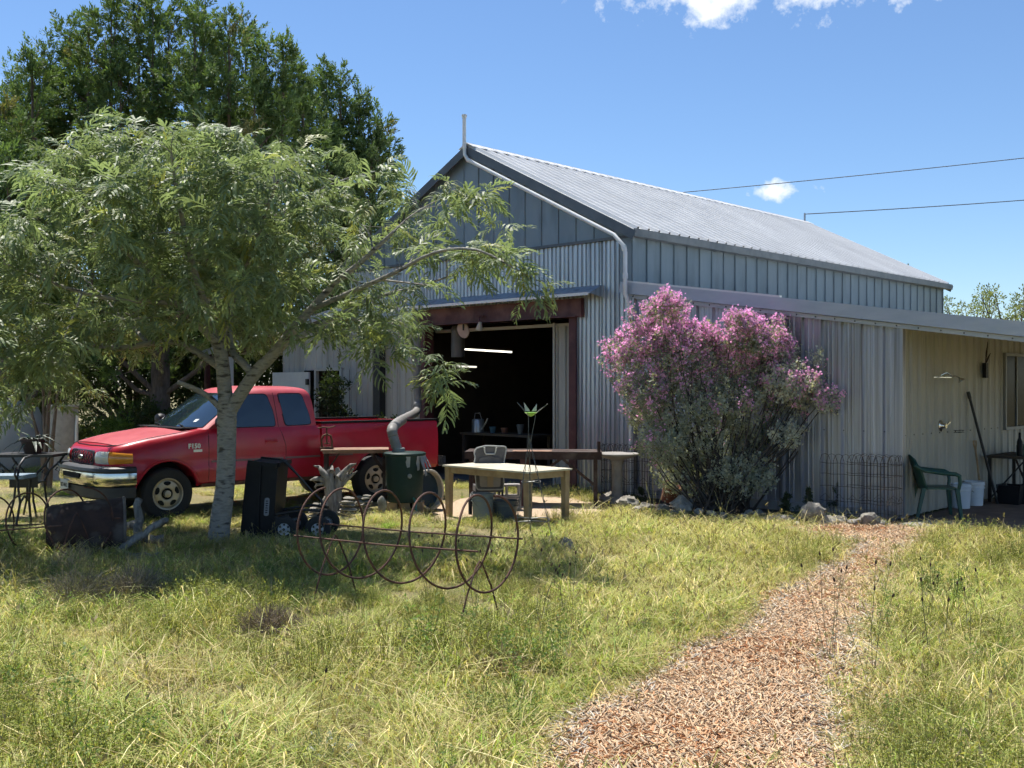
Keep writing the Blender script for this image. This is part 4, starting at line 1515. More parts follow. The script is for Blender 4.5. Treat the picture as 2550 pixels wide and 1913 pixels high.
tmpl = [frond_template(s, 7 + s % 3, 0.28 + 0.10 * s) for s in range(6)]
for k, (T, Q) in enumerate(tmpl):
    pos, dd, sc, col = [], [], [], []
    for i in range(len(tips)):
        n = rr.integers(0, 3)
        for _ in range(n):
            h = dirs[i] * np.array((1, 1, 0))
            h = h / (np.linalg.norm(h) + 1e-6)
            az = math.atan2(h[1], h[0]) + rr.normal(0, 1.25)
            el = rr.normal(0.0, 0.45)
            dd.append((math.cos(az) * math.cos(el), math.sin(az) * math.cos(el), math.sin(el)))
            pos.append(tips[i] + rr.normal(0, 0.05, 3) - dirs[i] * rr.uniform(0, 0.9))
            sc.append(rr.uniform(0.20, 0.44))
            base = np.array((0.220, 0.272, 0.135)) if rr.random() > 0.08 else np.array((0.33, 0.35, 0.12))
            col.append(base * rr.uniform(0.7, 1.25))
    V, q = stamp(T, Q, pos, dd, sc, rr.normal(0, 0.3, len(pos)))
    VV.append(V); QQ.append(q + off); off += len(V)
    CC.append(np.repeat(np.array(col), len(T), axis=0))
# seed pods
pods, pd, ps = [], [], []
for i in rr.choice(len(tips), 150):
    for _ in range(2):
        pods.append(tips[i] + rr.normal(0, 0.06, 3)); pd.append((rr.normal(0, 0.25), rr.normal(0, 0.25), -1)); ps.append(rr.uniform(0.10, 0.17))
T, Q = leaf_quads([((0, 0, 0), (0.55, 0, 0), (0, 0.09, 0)), ((0.45, 0, 0), (1, 0, 0.02), (0, 0.09, 0))])
V, q = stamp(T, Q, pods, pd, ps, rr.uniform(0, 6, len(pods)))
VV.append(V); QQ.append(q + off); CC.append(np.tile(np.array((0.30, 0.29, 0.06)), (len(V), 1)))
tag(np_mesh('crown', np.vstack(VV), np.vstack(QQ), m_mimosa, mim, np.vstack(CC)), kind='stuff')

# ------------------------------------------------------------------ cedars
m_cedar = leaf_mat('cedar_leaf', trans=0.30, rough=0.65, spec=0.2)


def cedar_template(seed):
    rr_ = random.Random(seed)
    it = []
    for i in range(11):
        t = i / 10
        b = (t * 0.6, rr_.uniform(-0.05, 0.05), rr_.uniform(-0.05, 0.05))
        a = rr_.uniform(0, 2 * math.pi)
        sp = 0.34 * (1 - 0.45 * t)
        tip = (b[0] + rr_.uniform(0.18, 0.36), b[1] + sp * math.cos(a), b[2] + sp * math.sin(a))
        w = (0.0, -math.sin(a) * 0.060, math.cos(a) * 0.060)
        it.append((b, tip, w))
    return leaf_quads(it)


ctm = [cedar_template(s) for s in range(4)]


def cedar(name, label, base, trunk_h, lobes, n_per, seed, size=0.30, dead=True):
    """lobes: (centre base xyz, height, radius); each lobe is a plume of smaller tufts"""
    r2 = np.random.default_rng(seed)
    t = thing(name, label, 'tree', base)
    bb = np.array(base)
    b = MB()
    lean = [Vector((r2.normal(0, 0.04) * i, r2.normal(0, 0.04) * i, trunk_h * i / 6)) for i in range(7)]
    lean[0] = Vector((0, 0, -0.1))
    b.tube(lean, [0.30, 0.26, 0.22, 0.18, 0.13, 0.09, 0.04], 10)
    b.build('trunk', m_cedarbark, t, 50)
    lb = MB()
    pos, dd, sc, cl = [], [], [], []
    for (c, h, rad) in lobes:
        c = np.array(c) - bb
        s0 = Vector(lean[min(6, max(1, int(6 * max(c[2] - 0.8, 0.5) / trunk_h)))])
        tip = Vector(c + np.array((0, 0, h * 0.9)))
        ctr = Vector(c)
        lb.tube([s0, s0.lerp(ctr, 0.6) + Vector((0, 0, -0.15)), ctr, ctr.lerp(tip, 0.5), tip], [0.075, 0.06, 0.045, 0.03, 0.008], 6, caps=False)
        nt = int(7 + 10 * rad * h)
        for q in range(nt):
            u = (q + r2.random()) / nt
            th = r2.uniform(0, 2 * math.pi)
            rx = rad * (1 - u ** 1.7) * r2.uniform(0.35, 1.25)
            tc_ = np.array((c[0] + rx * math.cos(th), c[1] + rx * math.sin(th), c[2] + u * h - 0.18 * rx))
            if q % 2 == 0:
                ax_ = Vector((c[0], c[1], c[2] + u * h * 0.8 - 0.3))
                lb.tube([ax_, Vector(tc_)], [0.018, 0.006], 4, caps=False)
            out = np.array((math.cos(th) * (1.1 - 0.6 * u), math.sin(th) * (1.1 - 0.6 * u), 0.35 + 0.7 * u)) + r2.normal(0, 0.25, 3)
            out /= np.linalg.norm(out)
            n = int(n_per)
            f = r2.random(n)
            L = r2.uniform(0.40, 0.75)
            jit = r2.normal(0, 1, (n, 3))
            jit /= np.linalg.norm(jit, axis=1, keepdims=True)
            P = tc_ + np.outer(f - 0.35, out) * L + jit * ((1 - f * 0.75) * 0.27)[:, None] * r2.uniform(0.4, 1, (n, 1))
            d = out * 0.9 + jit * (0.75 - 0.4 * f)[:, None]
            pos.append(P); dd.append(d); sc.append(r2.uniform(0.75, 1.25, n) * size)
            tone = r2.uniform(0.75, 1.25)
            base_c = np.array((0.135, 0.200, 0.075)) if r2.random() > 0.04 else np.array((0.21, 0.20, 0.085))
            cl.append(base_c * tone * r2.uniform(0.85, 1.15, (n, 1)))
    pos, dd, sc, cl = np.vstack(pos), np.vstack(dd), np.hstack(sc), np.vstack(cl)
    lb.build('branches', m_cedarbark, t, 50, fix=False)['kind'] = 'stuff'
    VV, QQ, CC, off = [], [], [], 0
    for k, (T, Q) in enumerate(ctm):
        s_ = slice(k, None, len(ctm))
        V, q = stamp(T, Q, pos[s_], dd[s_], sc[s_], r2.uniform(0, 6, len(pos[s_])))
        VV.append(V); QQ.append(q + off); off += len(V)
        CC.append(np.repeat(cl[s_], len(T), axis=0))
    tag(np_mesh('crown', np.vstack(VV), np.vstack(QQ), m_cedar, t, np.vstack(CC)), kind='stuff')
    return t


def lobes_from(rows, seed, Y, spread):
    r2 = random.Random(seed)
    out = []
    for dx, dy, h, rad in rows:
        Yc = Y + r2.uniform(-spread, spread)
        top = D(dx, dy, Yc)
        out.append(((top.x, Yc, top.z - h - 0.15), h, rad * 0.82))
    return out


CY = 27.0
rows = [(240, -15, 3.6, 1.0), (300, -25, 3.2, 0.9), (330, -5, 3.0, 0.8), (365, 5, 3.0, 0.8), (440, -20, 3.0, 0.8), (420, 20, 3.0, 0.9), (495, 30, 3.0, 0.9), (530, 45, 3.2, 1.0), (575, 85, 3.0, 0.95), (610, 80, 2.8, 0.9), (635, 130, 2.8, 0.8),
        (655, 160, 2.4, 0.6), (150, 35, 2.6, 0.8), (190, 30, 2.6, 0.8), (95, 85, 2.2, 0.7), (70, 110, 2.0, 0.7), (30, 145, 1.8, 0.6), (25, 205, 1.6, 0.6), (60, 190, 2.2, 0.9), (120, 150, 2.6, 1.0), (180, 130, 3.0, 1.1),
        (260, 110, 3.0, 1.2), (340, 130, 3.0, 1.1), (420, 140, 3.0, 1.0), (480, 150, 3.2, 1.1), (550, 150, 3.2, 1.1), (600, 190, 3.0, 1.0), (130, 240, 2.6, 1.1), (220, 240, 2.8, 1.1), (60, 270, 2.2, 0.9),
        (320, 240, 2.6, 0.9), (500, 240, 2.8, 1.1), (590, 260, 2.8, 1.0), (560, 330, 2.8, 1.1), (450, 330, 2.8, 1.1), (260, 340, 2.8, 1.1), (150, 350, 2.8, 1.1), (350, 420, 2.6, 1.2), (560, 440, 2.6, 1.2), (200, 460, 2.6, 1.2), (460, 540, 2.6, 1.3), (260, 580, 2.6, 1.3)]
c0 = D(350, 850, CY)
cedar('cedar_tree', 'tallest dark green cedar behind the feathery tree', (c0.x, CY, 0), 9.5, lobes_from(rows, 3, CY, 1.6), 16, 21)
rows = [(705, 140, 2.4, 0.7), (735, 150, 2.6, 0.9), (775, 200, 2.2, 0.6), (690, 190, 2.4, 0.8), (815, 235, 2.0, 0.55), (760, 240, 2.6, 1.0), (700, 270, 2.6, 1.0), (800, 280, 2.4, 0.8), (825, 320, 2.0, 0.6), (750, 340, 2.6, 1.0), (690, 380, 2.6, 1.0), (800, 400, 2.6, 0.9), (740, 450, 2.6, 1.1), (820, 500, 2.4, 0.9), (760, 560, 2.4, 1.1)]
c0 = D(750, 850, 28.5)
cedar('cedar_tree', 'shorter dark green cedar nearest the barn gable', (c0.x, 28.5, 0), 7.5, lobes_from(rows, 5, 28.5, 0.9), 17, 22)
rows = [(10, 225, 2.0, 0.8), (-30, 250, 2.2, 0.9), (45, 265, 1.8, 0.7), (80, 320, 1.8, 0.7), (20, 320, 2.2, 1.0), (-50, 330, 2.4, 1.1), (60, 400, 2.2, 1.0), (0, 430, 2.4, 1.1), (90, 470, 2.2, 0.9), (30, 540, 2.4, 1.2), (-60, 480, 2.4, 1.1), (100, 600, 2.2, 1.1)]
c0 = D(0, 850, 24)
cedar('cedar_tree', 'low cedar at the left edge of the photo', (c0.x, 24, 0), 5.5, lobes_from(rows, 6, 24, 0.9), 17, 23)

# ------------------------------------------------------------------ broadleaf shrubs and far trees
m_leaf = leaf_mat('shrub_leaf', trans=0.35, rough=0.55, spec=0.3)


def leaf_tree(name, label, cat, base, blobs, n, size, colour, seed, group=None, stem_r=0.05, stems=5, kind_part='crown'):
    """blobs: (centre, radii) in world; leaves scattered in clumps inside"""
    r2 = np.random.default_rng(seed)
    t = thing(name, label, cat, base, 0, group)
    bb = np.array(base, float)
    sb = MB()
    P, C, Dd = [], [], []
    for (c, rad) in blobs:
        c, rad = np.array(c, float) - bb, np.array(rad, float)
        k = max(6, int(n / len(blobs) / 40))
        cl = r2.normal(0, 1, (k, 3))
        cl = cl / np.linalg.norm(cl, axis=1, keepdims=True) * (r2.random((k, 1)) ** 0.45)
        cl = c + cl * rad
        cl[:, 2] = np.maximum(cl[:, 2], 0.05)
        for q in cl[:: max(1, k // stems)]:
            s0 = Vector((r2.normal(0, 0.04), r2.normal(0, 0.04), -0.02))
            e = Vector(q)
            m_ = s0.lerp(e, 0.5) + Vector((r2.normal(0, 0.1), r2.normal(0, 0.1), 0.12 * e.length))
            sb.tube([s0, s0.lerp(m_, 0.6), m_.lerp(e, 0.4), e], [stem_r, stem_r * 0.75, stem_r * 0.45, stem_r * 0.15], 5, caps=False)
        for q in cl:
            kk = 40
            d = r2.normal(0, 1, (kk, 3))
            d /= np.linalg.norm(d, axis=1, keepdims=True)
            P.append(q + d * (r2.random((kk, 1)) ** 0.6) * rad.mean() * 0.38)
            Dd.append(d + np.array((0, 0, 0.3)))
            C.append(np.tile(np.array(colour) * r2.uniform(0.7, 1.3), (kk, 1)) * r2.uniform(0.8, 1.2, (kk, 1)))
    P, Dd, C = np.vstack(P), np.vstack(Dd), np.vstack(C)
    P[:, 2] = np.maximum(P[:, 2], 0.02)
    T, Q = leaf_quads([((0, 0, 0), (1, 0, -0.15), (0, 0.26, 0.05)), ((-0.3, 0.1, 0), (0.2, 0.9, -0.1), (0.24, 0, 0.05))])
    V, q = stamp(T, Q, P, Dd, r2.uniform(0.7, 1.3, len(P)) * size, r2.uniform(0, 6, len(P)))
    sb.build('stems', m_cedarbark, t, 50, fix=False)['kind'] = 'stuff'
    tag(np_mesh(kind_part, V, q, m_leaf, t, np.repeat(C, len(T), axis=0)), kind='stuff')
    return t


GB = 'dark trees filling the gap left of the barn'
for i, (px, Y, h, w, lab) in enumerate(((120, 34, 8.0, 3.2, 'dark broad tree behind the cream tank'), (330, 31, 7.5, 2.8, 'dark broad tree behind the truck hood'), (540, 32, 7.8, 2.8, 'dark broad tree behind the truck cab'), (-120, 33, 8, 3.0, 'dark broad tree cut by the left edge behind the low cedar'), (730, 34, 8.0, 2.8, 'dark broad tree behind the left shed roof'))):
    q = at(px, 960, Y)
    leaf_tree('oak_tree', lab, 'tree', (q.x, Y, 0), [((q.x, Y, h * 0.62), (w, w * 0.8, h * 0.40)), ((q.x - w * 0.5, Y - 0.6, h * 0.4), (w * 0.7, w * 0.6, h * 0.3)), ((q.x + w * 0.5, Y - 0.4, h * 0.38), (w * 0.7, w * 0.6, h * 0.3))], 12000, 0.14, (0.060, 0.085, 0.030), 40 + i, GB, 0.09, 6)
q = gnd(285, 1150)
q = at(290, 960, 25)
leaf_tree('bright_shrub', 'bright yellow-green shrub seen over the truck hood', 'shrub', (q.x, 25, 0), [((q.x, 25, 0.9), (0.7, 0.6, 0.6)), ((q.x + 0.3, 25.1, 0.5), (0.6, 0.5, 0.45))], 2600, 0.07, (0.15, 0.20, 0.035), 51, None, 0.02)
for i, (px, h, lab) in enumerate(((225, 0.9, 'grey-green weeds left of the bright shrub'), (160, 0.7, 'low weeds beside the round cistern'), (370, 1.4, 'dark shrub right of the bright shrub'))):
    q = at(px, 960, 26.5)
    leaf_tree('low_shrub', lab, 'shrub', (q.x, 26.5, 0), [((q.x, 26.5, h * 0.55), (0.8, 0.6, h * 0.5))], 2200, 0.08, (0.075, 0.095, 0.03), 60 + i, 'low shrubs behind the truck', 0.02)
for i, (px, py, Y, w, lab) in enumerate(((2435, 735, 40, 1.5, 'feathery tree top above the porch roof, left one'), (2545, 700, 38, 1.3, 'feathery tree top above the porch roof, right one'), (2640, 720, 40, 2.0, 'feathery tree cut by the right edge above the porch roof'))):
    q = at(px, py, Y)
    leaf_tree('mesquite_tree', lab, 'tree', (q.x, Y, 0), [((q.x - 0.5 * w, Y, q.z - 0.9), (w * 0.75, 1.0, 0.9)), ((q.x + 0.5 * w, Y, q.z - 0.55), (w * 0.7, 0.9, 0.9)), ((q.x, Y, q.z - 2.0), (w * 1.2, 1.2, 1.2))], 1000, 0.11, (0.20, 0.23, 0.11), 70 + i, 'feathery trees beyond the porch', 0.07, 7)
q = at(2256, 672, 36)
leaf_tree('mesquite_tree', 'twig tips just above the far roof corner', 'tree', (q.x, 36, 0), [((q.x, 36, q.z - 0.35), (0.35, 0.4, 0.35)), ((q.x - 0.6, 36, q.z - 2), (1.2, 1, 1.3))], 1100, 0.10, (0.12, 0.15, 0.06), 77, 'feathery trees beyond the porch', 0.05, 6)

# ------------------------------------------------------------------ flowering sage
SY = 15.45
sage = thing('sage_bush', 'large grey-leaved bush covered in magenta flowers against the barn wall', 'bush', (at(1800, 960, SY).x, SY, 0))
sb0 = np.array(sage.location)
r2 = np.random.default_rng(31)
m_sage = leaf_mat('sage_leaf', trans=0.32, rough=0.75, spec=0.15)
m_flower = leaf_mat('sage_flower', trans=0.45, rough=0.6, spec=0.2, tint=(0.85, 0.62, 1.9))
# lobes in picture terms (source pixels): x, y, half width, half height, flower share, density
lob = [(1640, 830, 95, 75, 0.85, 1.0), (1575, 905, 70, 80, 0.7, 0.8), (1700, 880, 80, 80, 0.8, 1.0), (1745, 850, 60, 45, 0.85, 0.7), (1655, 775, 40, 28, 0.9, 0.35), (1680, 960, 95, 60, 0.45, 1.0), (1600, 985, 60, 55, 0.4, 0.5),
       (1870, 850, 75, 45, 0.8, 0.9), (1830, 810, 25, 20, 0.9, 0.25), (1945, 820, 25, 25, 0.85, 0.3), (1880, 920, 85, 60, 0.6, 1.0), (1800, 930, 70, 70, 0.5, 0.9), (1960, 885, 35, 40, 0.6, 0.4), (1960, 960, 70, 45, 0.22, 0.8), (2030, 945, 40, 45, 0.15, 0.5), (2025, 900, 10, 22, 0.0, 0.12),
       (2105, 935, 20, 18, 0.05, 0.2), (2045, 1000, 35, 28, 0.5, 0.4), (1840, 1010, 110, 60, 0.12, 0.9), (1720, 1040, 110, 70, 0.06, 1.0), (1620, 1040, 55, 55, 0.25, 0.4), (1950, 1085, 50, 24, 0.0, 0.35), (2070, 1020, 25, 20, 0.3, 0.15),
       (1760, 1120, 115, 60, 0.02, 1.0), (1645, 1110, 65, 55, 0.08, 0.7), (1880, 1110, 70, 50, 0.0, 0.7), (1840, 1185, 80, 55, 0.0, 0.9), (1720, 1190, 90, 60, 0.0, 1.0), (2000, 985, 60, 35, 0.15, 0.6), (2075, 955, 35, 25, 0.1, 0.3), (2110, 925, 18, 22, 0.0, 0.2), (1990, 1045, 55, 40, 0.05, 0.45)]
stb = MB()
LP, LD, LC, FP, FD, FC = [], [], [], [], [], []
for i in range(30):
    pass
mpx = SY / F
for (px, py, hw, hh, fl, dens) in lob:
    dy = r2.uniform(-0.35, 0.35)
    c = np.array(at(px, py, SY)) + np.array((0, dy, 0)) - sb0
    rad = np.array((hw * mpx, max(0.30, (hw + hh) * 0.42 * mpx), hh * mpx))
    # twigs with whorls of small leaves
    nt = int(dens * 120)
    d = r2.normal(0, 1, (nt, 3)); d /= np.linalg.norm(d, axis=1, keepdims=True)
    q = c + d * rad * (r2.random((nt, 1)) ** 0.42)
    q[:, 2] = np.maximum(q[:, 2], 0.1)
    for e in q[::26]:
        s0 = Vector((r2.normal(0, 0.22), r2.normal(0, 0.14), -0.02))
        ev = Vector(e)
        m_ = Vector((s0.x * 0.4 + ev.x * 0.6 + r2.normal(0, 0.08), s0.y * 0.5 + ev.y * 0.5, ev.z * 0.55))
        stb.tube([s0, s0 * 0.5 + m_ * 0.5, m_, m_ * 0.4 + ev * 0.6 + Vector((0, 0, 0.03)), ev], [0.016, 0.013, 0.009, 0.005, 0.003], 5, caps=False)
    for e, de in zip(q, d):
        ax = de * 0.6 + np.array((0, 0, 0.9)) + r2.normal(0, 0.25, 3)
        ax /= np.linalg.norm(ax)
        L = r2.uniform(0.10, 0.26)
        nl_ = 34
        tt = r2.random(nl_)
        pp = e + np.outer(tt - 0.35, ax) * L + r2.normal(0, 0.028, (nl_, 3))
        LP.append(pp)
        LD.append(ax * 0.5 + r2.normal(0, 0.8, (nl_, 3)))
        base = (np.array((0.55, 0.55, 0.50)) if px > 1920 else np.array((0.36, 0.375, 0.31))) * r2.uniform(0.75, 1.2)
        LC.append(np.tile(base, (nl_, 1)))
        f_here = fl * (1.15 if de[2] > -0.2 else 0.55)
        if r2.random() < f_here:
            nf = int(r2.integers(14, 30))
            tt = r2.random(nf) ** 0.6
            FP.append(e + np.outer(tt - 0.25, ax) * L * 1.15 + r2.normal(0, 0.032, (nf, 3)))
            FD.append(r2.normal(0, 1, (nf, 3)) + ax * 0.4)
            FC.append(np.tile(np.array((0.92, 0.56, 0.76)) * r2.uniform(0.75, 1.2), (nf, 1)) * r2.uniform(0.8, 1.2, (nf, 1)) + r2.uniform(0, 0.06, (nf, 1)))
tag(stb.build('stems', mat('dark_sage_stem', (0.045, 0.036, 0.03), (0.08, 0.066, 0.055), scale=8, rough=0.9), sage, 50, fix=False), kind='stuff')
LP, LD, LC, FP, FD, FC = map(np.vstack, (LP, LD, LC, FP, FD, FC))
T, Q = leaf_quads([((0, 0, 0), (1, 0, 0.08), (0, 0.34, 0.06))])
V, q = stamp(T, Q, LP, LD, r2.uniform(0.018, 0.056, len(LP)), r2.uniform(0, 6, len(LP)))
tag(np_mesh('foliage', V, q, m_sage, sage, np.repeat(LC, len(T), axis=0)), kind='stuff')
it = []
for i in range(5):
    a = 2 * math.pi * i / 5
    it.append(((0, 0, 0), (0.55, 0.6 * math.cos(a), 0.6 * math.sin(a)), (0, -math.sin(a) * 0.28, math.cos(a) * 0.28)))
T, Q = leaf_quads(it)
V, q = stamp(T, Q, FP, FD, r2.uniform(0.020, 0.044, len(FP)))
tag(np_mesh('blossom', V, q, m_flower, sage, np.repeat(FC, len(T), axis=0)), kind='stuff')
# ================================================================== grass, weeds and chips
m_grass = leaf_mat('grass_blade', trans=0.38, rough=0.55, spec=0.25, rand=0.12)
m_chip = leaf_mat('wood_chip', trans=0.0, rough=0.85, spec=0.2, rand=0.12)


def blades(n, length, spread, lean, width, cols, seed, curl=0.5, heads=0.0, headcol=(0.30, 0.25, 0.14)):
    """a tuft: n curved tapering blades"""
    r2 = np.random.default_rng(seed)
    V, Q, C = [], [], []
    for i in range(n):
        a = r2.uniform(0, 2 * math.pi)
        rad = spread * math.sqrt(r2.random())
        base = np.array((rad * math.cos(a), rad * math.sin(a), -0.01))
        az = a + r2.normal(0, 0.9)
        L = length * r2.uniform(0.45, 1.15)
        ln = abs(r2.normal(lean, lean * 0.5))
        h = np.array((math.cos(az), math.sin(az), 0))
        sd = np.array((-h[1], h[0], 0)) * width * r2.uniform(0.7, 1.3)
        col = np.array(cols[r2.integers(len(cols))]) * r2.uniform(0.8, 1.25) * 1.75
        pts = []
        for t in (0, 0.35, 0.7, 1.0):
            th = ln + curl * t * r2.uniform(0.7, 1.3)
            pts.append(base + h * math.sin(th) * L * t + np.array((0, 0, math.cos(th) * L * t)))
        o = len(V)
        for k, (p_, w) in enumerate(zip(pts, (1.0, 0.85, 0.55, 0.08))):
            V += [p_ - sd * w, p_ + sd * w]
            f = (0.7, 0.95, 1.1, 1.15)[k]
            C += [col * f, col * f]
        Q += [(o + 2 * k, o + 2 * k + 1, o + 2 * k + 3, o + 2 * k + 2) for k in range(3)]
        if r2.random() < heads:
            tip = pts[-1]
            for _ in range(4):
                o = len(V)
                d = np.array((r2.normal(0, 0.5), r2.normal(0, 0.5), 0.8)); d /= np.linalg.norm(d)
                w = np.array((r2.normal(0, 1), r2.normal(0, 1), 0)) * 0.0035
                b_ = tip - np.array((0, 0, 0.04)) * r2.random()
                V += [b_ - w * 0.3, b_ + d * 0.022 - w, b_ + d * 0.045, b_ + d * 0.022 + w]
                C += [np.array(headcol)] * 4
                Q.append((o, o + 1, o + 2, o + 3))
    return np.array(V), np.array(Q), np.clip(np.array(C), 0, 1)


def weed(n, height, spread, leaf, cols, seed, stemcol=(0.12, 0.13, 0.05), hug=0.2):
    """leafy weed: thin stems with many small leaves"""
    r2 = np.random.default_rng(seed)
    V, Q, C = [], [], []
    for i in range(n):
        a = r2.uniform(0, 2 * math.pi)
        tip = np.array((math.cos(a) * spread * r2.random(), math.sin(a) * spread * r2.random(), height * r2.uniform(0.5, 1.1)))
        base = tip * np.array((0.25, 0.25, 0))
        w = np.array((0.0016, 0.0010, 0))
        o = len(V)
        V += [base - w, base + w, tip + w * 0.4, tip - w * 0.4]; C += [np.array(stemcol)] * 4; Q.append((o, o + 1, o + 2, o + 3))
        for _ in range(12):
            t = hug + (1 - hug) * r2.random()
            p_ = base + (tip - base) * t
            d = r2.normal(0, 1, 3); d[2] = abs(d[2]) * 0.6; d /= np.linalg.norm(d)
            s = np.cross(d, r2.normal(0, 1, 3)); s /= np.linalg.norm(s)
            L = leaf * r2.uniform(0.6, 1.3)
            o = len(V)
            V += [p_, p_ + d * L * 0.5 + s * L * 0.22, p_ + d * L, p_ + d * L * 0.5 - s * L * 0.22]
            C += [np.array(cols[r2.integers(len(cols))]) * r2.uniform(0.8, 1.2) * 1.4] * 4
            Q.append((o, o + 1, o + 2, o + 3))
    return np.array(V), np.array(Q), np.clip(np.array(C), 0, 1)


GREEN = [(0.115, 0.175, 0.030), (0.14, 0.195, 0.038), (0.165, 0.205, 0.05), (0.10, 0.155, 0.028)]
YELLOW = [(0.205, 0.225, 0.062), (0.245, 0.245, 0.08), (0.165, 0.20, 0.048), (0.30, 0.27, 0.12)]
STRAW = [(0.36, 0.29, 0.15), (0.42, 0.35, 0.20), (0.28, 0.225, 0.115), (0.22, 0.21, 0.07)]
BROWN = [(0.20, 0.155, 0.10), (0.26, 0.21, 0.14), (0.15, 0.115, 0.075)]
WEEDC = [(0.26, 0.27, 0.085), (0.30, 0.28, 0.10), (0.20, 0.23, 0.065)]
MINT = [(0.13, 0.19, 0.06), (0.17, 0.22, 0.08), (0.11, 0.17, 0.05)]


def instance_set(prefix, defs, material):
    col = bpy.data.collections.new(prefix)
    for i, (V, Q, C) in enumerate(defs):
        o = np_mesh('%s_%02d' % (prefix, i), V, Q, material, 'nolink', C)
        col.objects.link(o)
    return col


tufts = []
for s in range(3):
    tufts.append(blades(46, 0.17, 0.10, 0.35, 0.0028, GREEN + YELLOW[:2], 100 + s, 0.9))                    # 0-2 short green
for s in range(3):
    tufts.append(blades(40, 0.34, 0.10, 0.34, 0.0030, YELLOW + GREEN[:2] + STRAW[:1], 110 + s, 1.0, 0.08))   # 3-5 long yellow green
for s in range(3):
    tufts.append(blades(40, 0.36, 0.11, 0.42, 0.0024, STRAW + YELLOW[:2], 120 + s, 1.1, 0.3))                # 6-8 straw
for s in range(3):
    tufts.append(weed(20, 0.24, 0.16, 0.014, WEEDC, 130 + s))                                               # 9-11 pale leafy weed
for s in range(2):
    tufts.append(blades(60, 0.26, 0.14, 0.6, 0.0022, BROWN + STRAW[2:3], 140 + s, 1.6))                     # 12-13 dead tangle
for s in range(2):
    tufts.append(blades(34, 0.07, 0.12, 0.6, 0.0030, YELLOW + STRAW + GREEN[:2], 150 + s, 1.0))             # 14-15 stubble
for s in range(2):
    tufts.append(weed(12, 0.28, 0.10, 0.020, MINT, 160 + s))                                                # 16-17 greener weed
for s in range(2):
    tufts.append(blades(30, 0.24, 0.05, 0.25, 0.0040, [(0.13, 0.21, 0.02), (0.17, 0.24, 0.03)], 170 + s, 0.9))   # 18-19 lush tuft


def compose(parts, n, sigma, seed):
    """several tufts joined into one fuzzy patch; parts: list of tuft numbers to draw from"""
    r3 = np.random.default_rng(seed)
    V, Q, C, o = [], [], [], 0
    for k in range(n):
        t = parts[r3.integers(len(parts))]
        v, q, c = tufts[t]
        a, s = r3.uniform(0, 6.28), r3.uniform(0.6, 1.25)
        ca, sa = math.cos(a), math.sin(a)
        w = v * s
        w = np.stack([w[:, 0] * ca - w[:, 1] * sa, w[:, 0] * sa + w[:, 1] * ca, w[:, 2]], 1)
        tx_, ty_ = r3.normal(0, 0.10, 2)
        w[:, 0] += w[:, 2] * tx_; w[:, 1] += w[:, 2] * ty_
        w[:, :2] += r3.normal(0, sigma, 2)
        V.append(w); Q.append(q + o); C.append(np.clip(c * r3.uniform(0.8, 1.22), 0, 1)); o += len(v)
    return np.vstack(V), np.vstack(Q), np.vstack(C)


MIXG = [3, 4, 5, 6, 7, 8]
families = [[0, 1, 2], [3, 4, 5], [6, 7, 8], [9, 10, 11], [12, 13], [14, 15], [16, 17], [18, 19]]
patches = []
for fi, fam in enumerate(families):
    for s in range(3):
        share = fam * (6 if len(fam) == 2 else 4)
        patches.append(compose(share + MIXG, 12, 0.16, 180 + fi * 5 + s))
n_tuft = len(tufts)
FAM_OF = np.array([0, 0, 0, 1, 1, 1, 2, 2, 2, 3, 3, 3, 4, 4, 5, 5, 6, 6, 7, 7])
tuft_col = instance_set('tuft', tufts + patches, m_grass)


def scatter(name, pts, idx, rot, scl, col, kindtag='stuff', label=None):
    me = bpy.data.meshes.new(name)
    me.vertices.add(len(pts))
    me.vertices.foreach_set('co', np.asarray(pts, np.float32).ravel())
    a = me.attributes.new('idx', 'INT', 'POINT'); a.data.foreach_set('value', np.asarray(idx, np.int32))
    a = me.attributes.new('rot', 'FLOAT_VECTOR', 'POINT'); a.data.foreach_set('vector', np.asarray(rot, np.float32).ravel())
    a = me.attributes.new('scl', 'FLOAT', 'POINT'); a.data.foreach_set('value', np.asarray(scl, np.float32))
    o = bpy.data.objects.new(name, me)
    COL.objects.link(o)
    ng = bpy.data.node_groups.new(name + '_scatter', 'GeometryNodeTree')
    ng.interface.new_socket('Geometry', in_out='INPUT', socket_type='NodeSocketGeometry')
    ng.interface.new_socket('Geometry', in_out='OUTPUT', socket_type='NodeSocketGeometry')
    gi, go = ng.nodes.new('NodeGroupInput'), ng.nodes.new('NodeGroupOutput')
    ip = ng.nodes.new('GeometryNodeInstanceOnPoints')
    ci = ng.nodes.new('GeometryNodeCollectionInfo')
    ci.inputs['Collection'].default_value = col
    ci.inputs['Separate Children'].default_value = True
    ci.inputs['Reset Children'].default_value = True

    def na(nm, dt):
        n = ng.nodes.new('GeometryNodeInputNamedAttribute')
        n.data_type = dt
        n.inputs['Name'].default_value = nm
        return n.outputs['Attribute']
    L = ng.links.new
    L(gi.outputs[0], ip.inputs['Points'])
    L(ci.outputs[0], ip.inputs['Instance'])
    ip.inputs['Pick Instance'].default_value = True
    L(na('idx', 'INT'), ip.inputs['Instance Index'])
    L(na('rot', 'FLOAT_VECTOR'), ip.inputs['Rotation'])
    L(na('scl', 'FLOAT'), ip.inputs['Scale'])
    L(ip.outputs[0], go.inputs[0])
    md = o.modifiers.new('scatter', 'NODES')
    md.node_group = ng
    return tag(o, kind=kindtag, label=label)


# where grass grows: everywhere in the meadow but on the path, yard, bed, patio and in the buildings
r2 = np.random.default_rng(77)


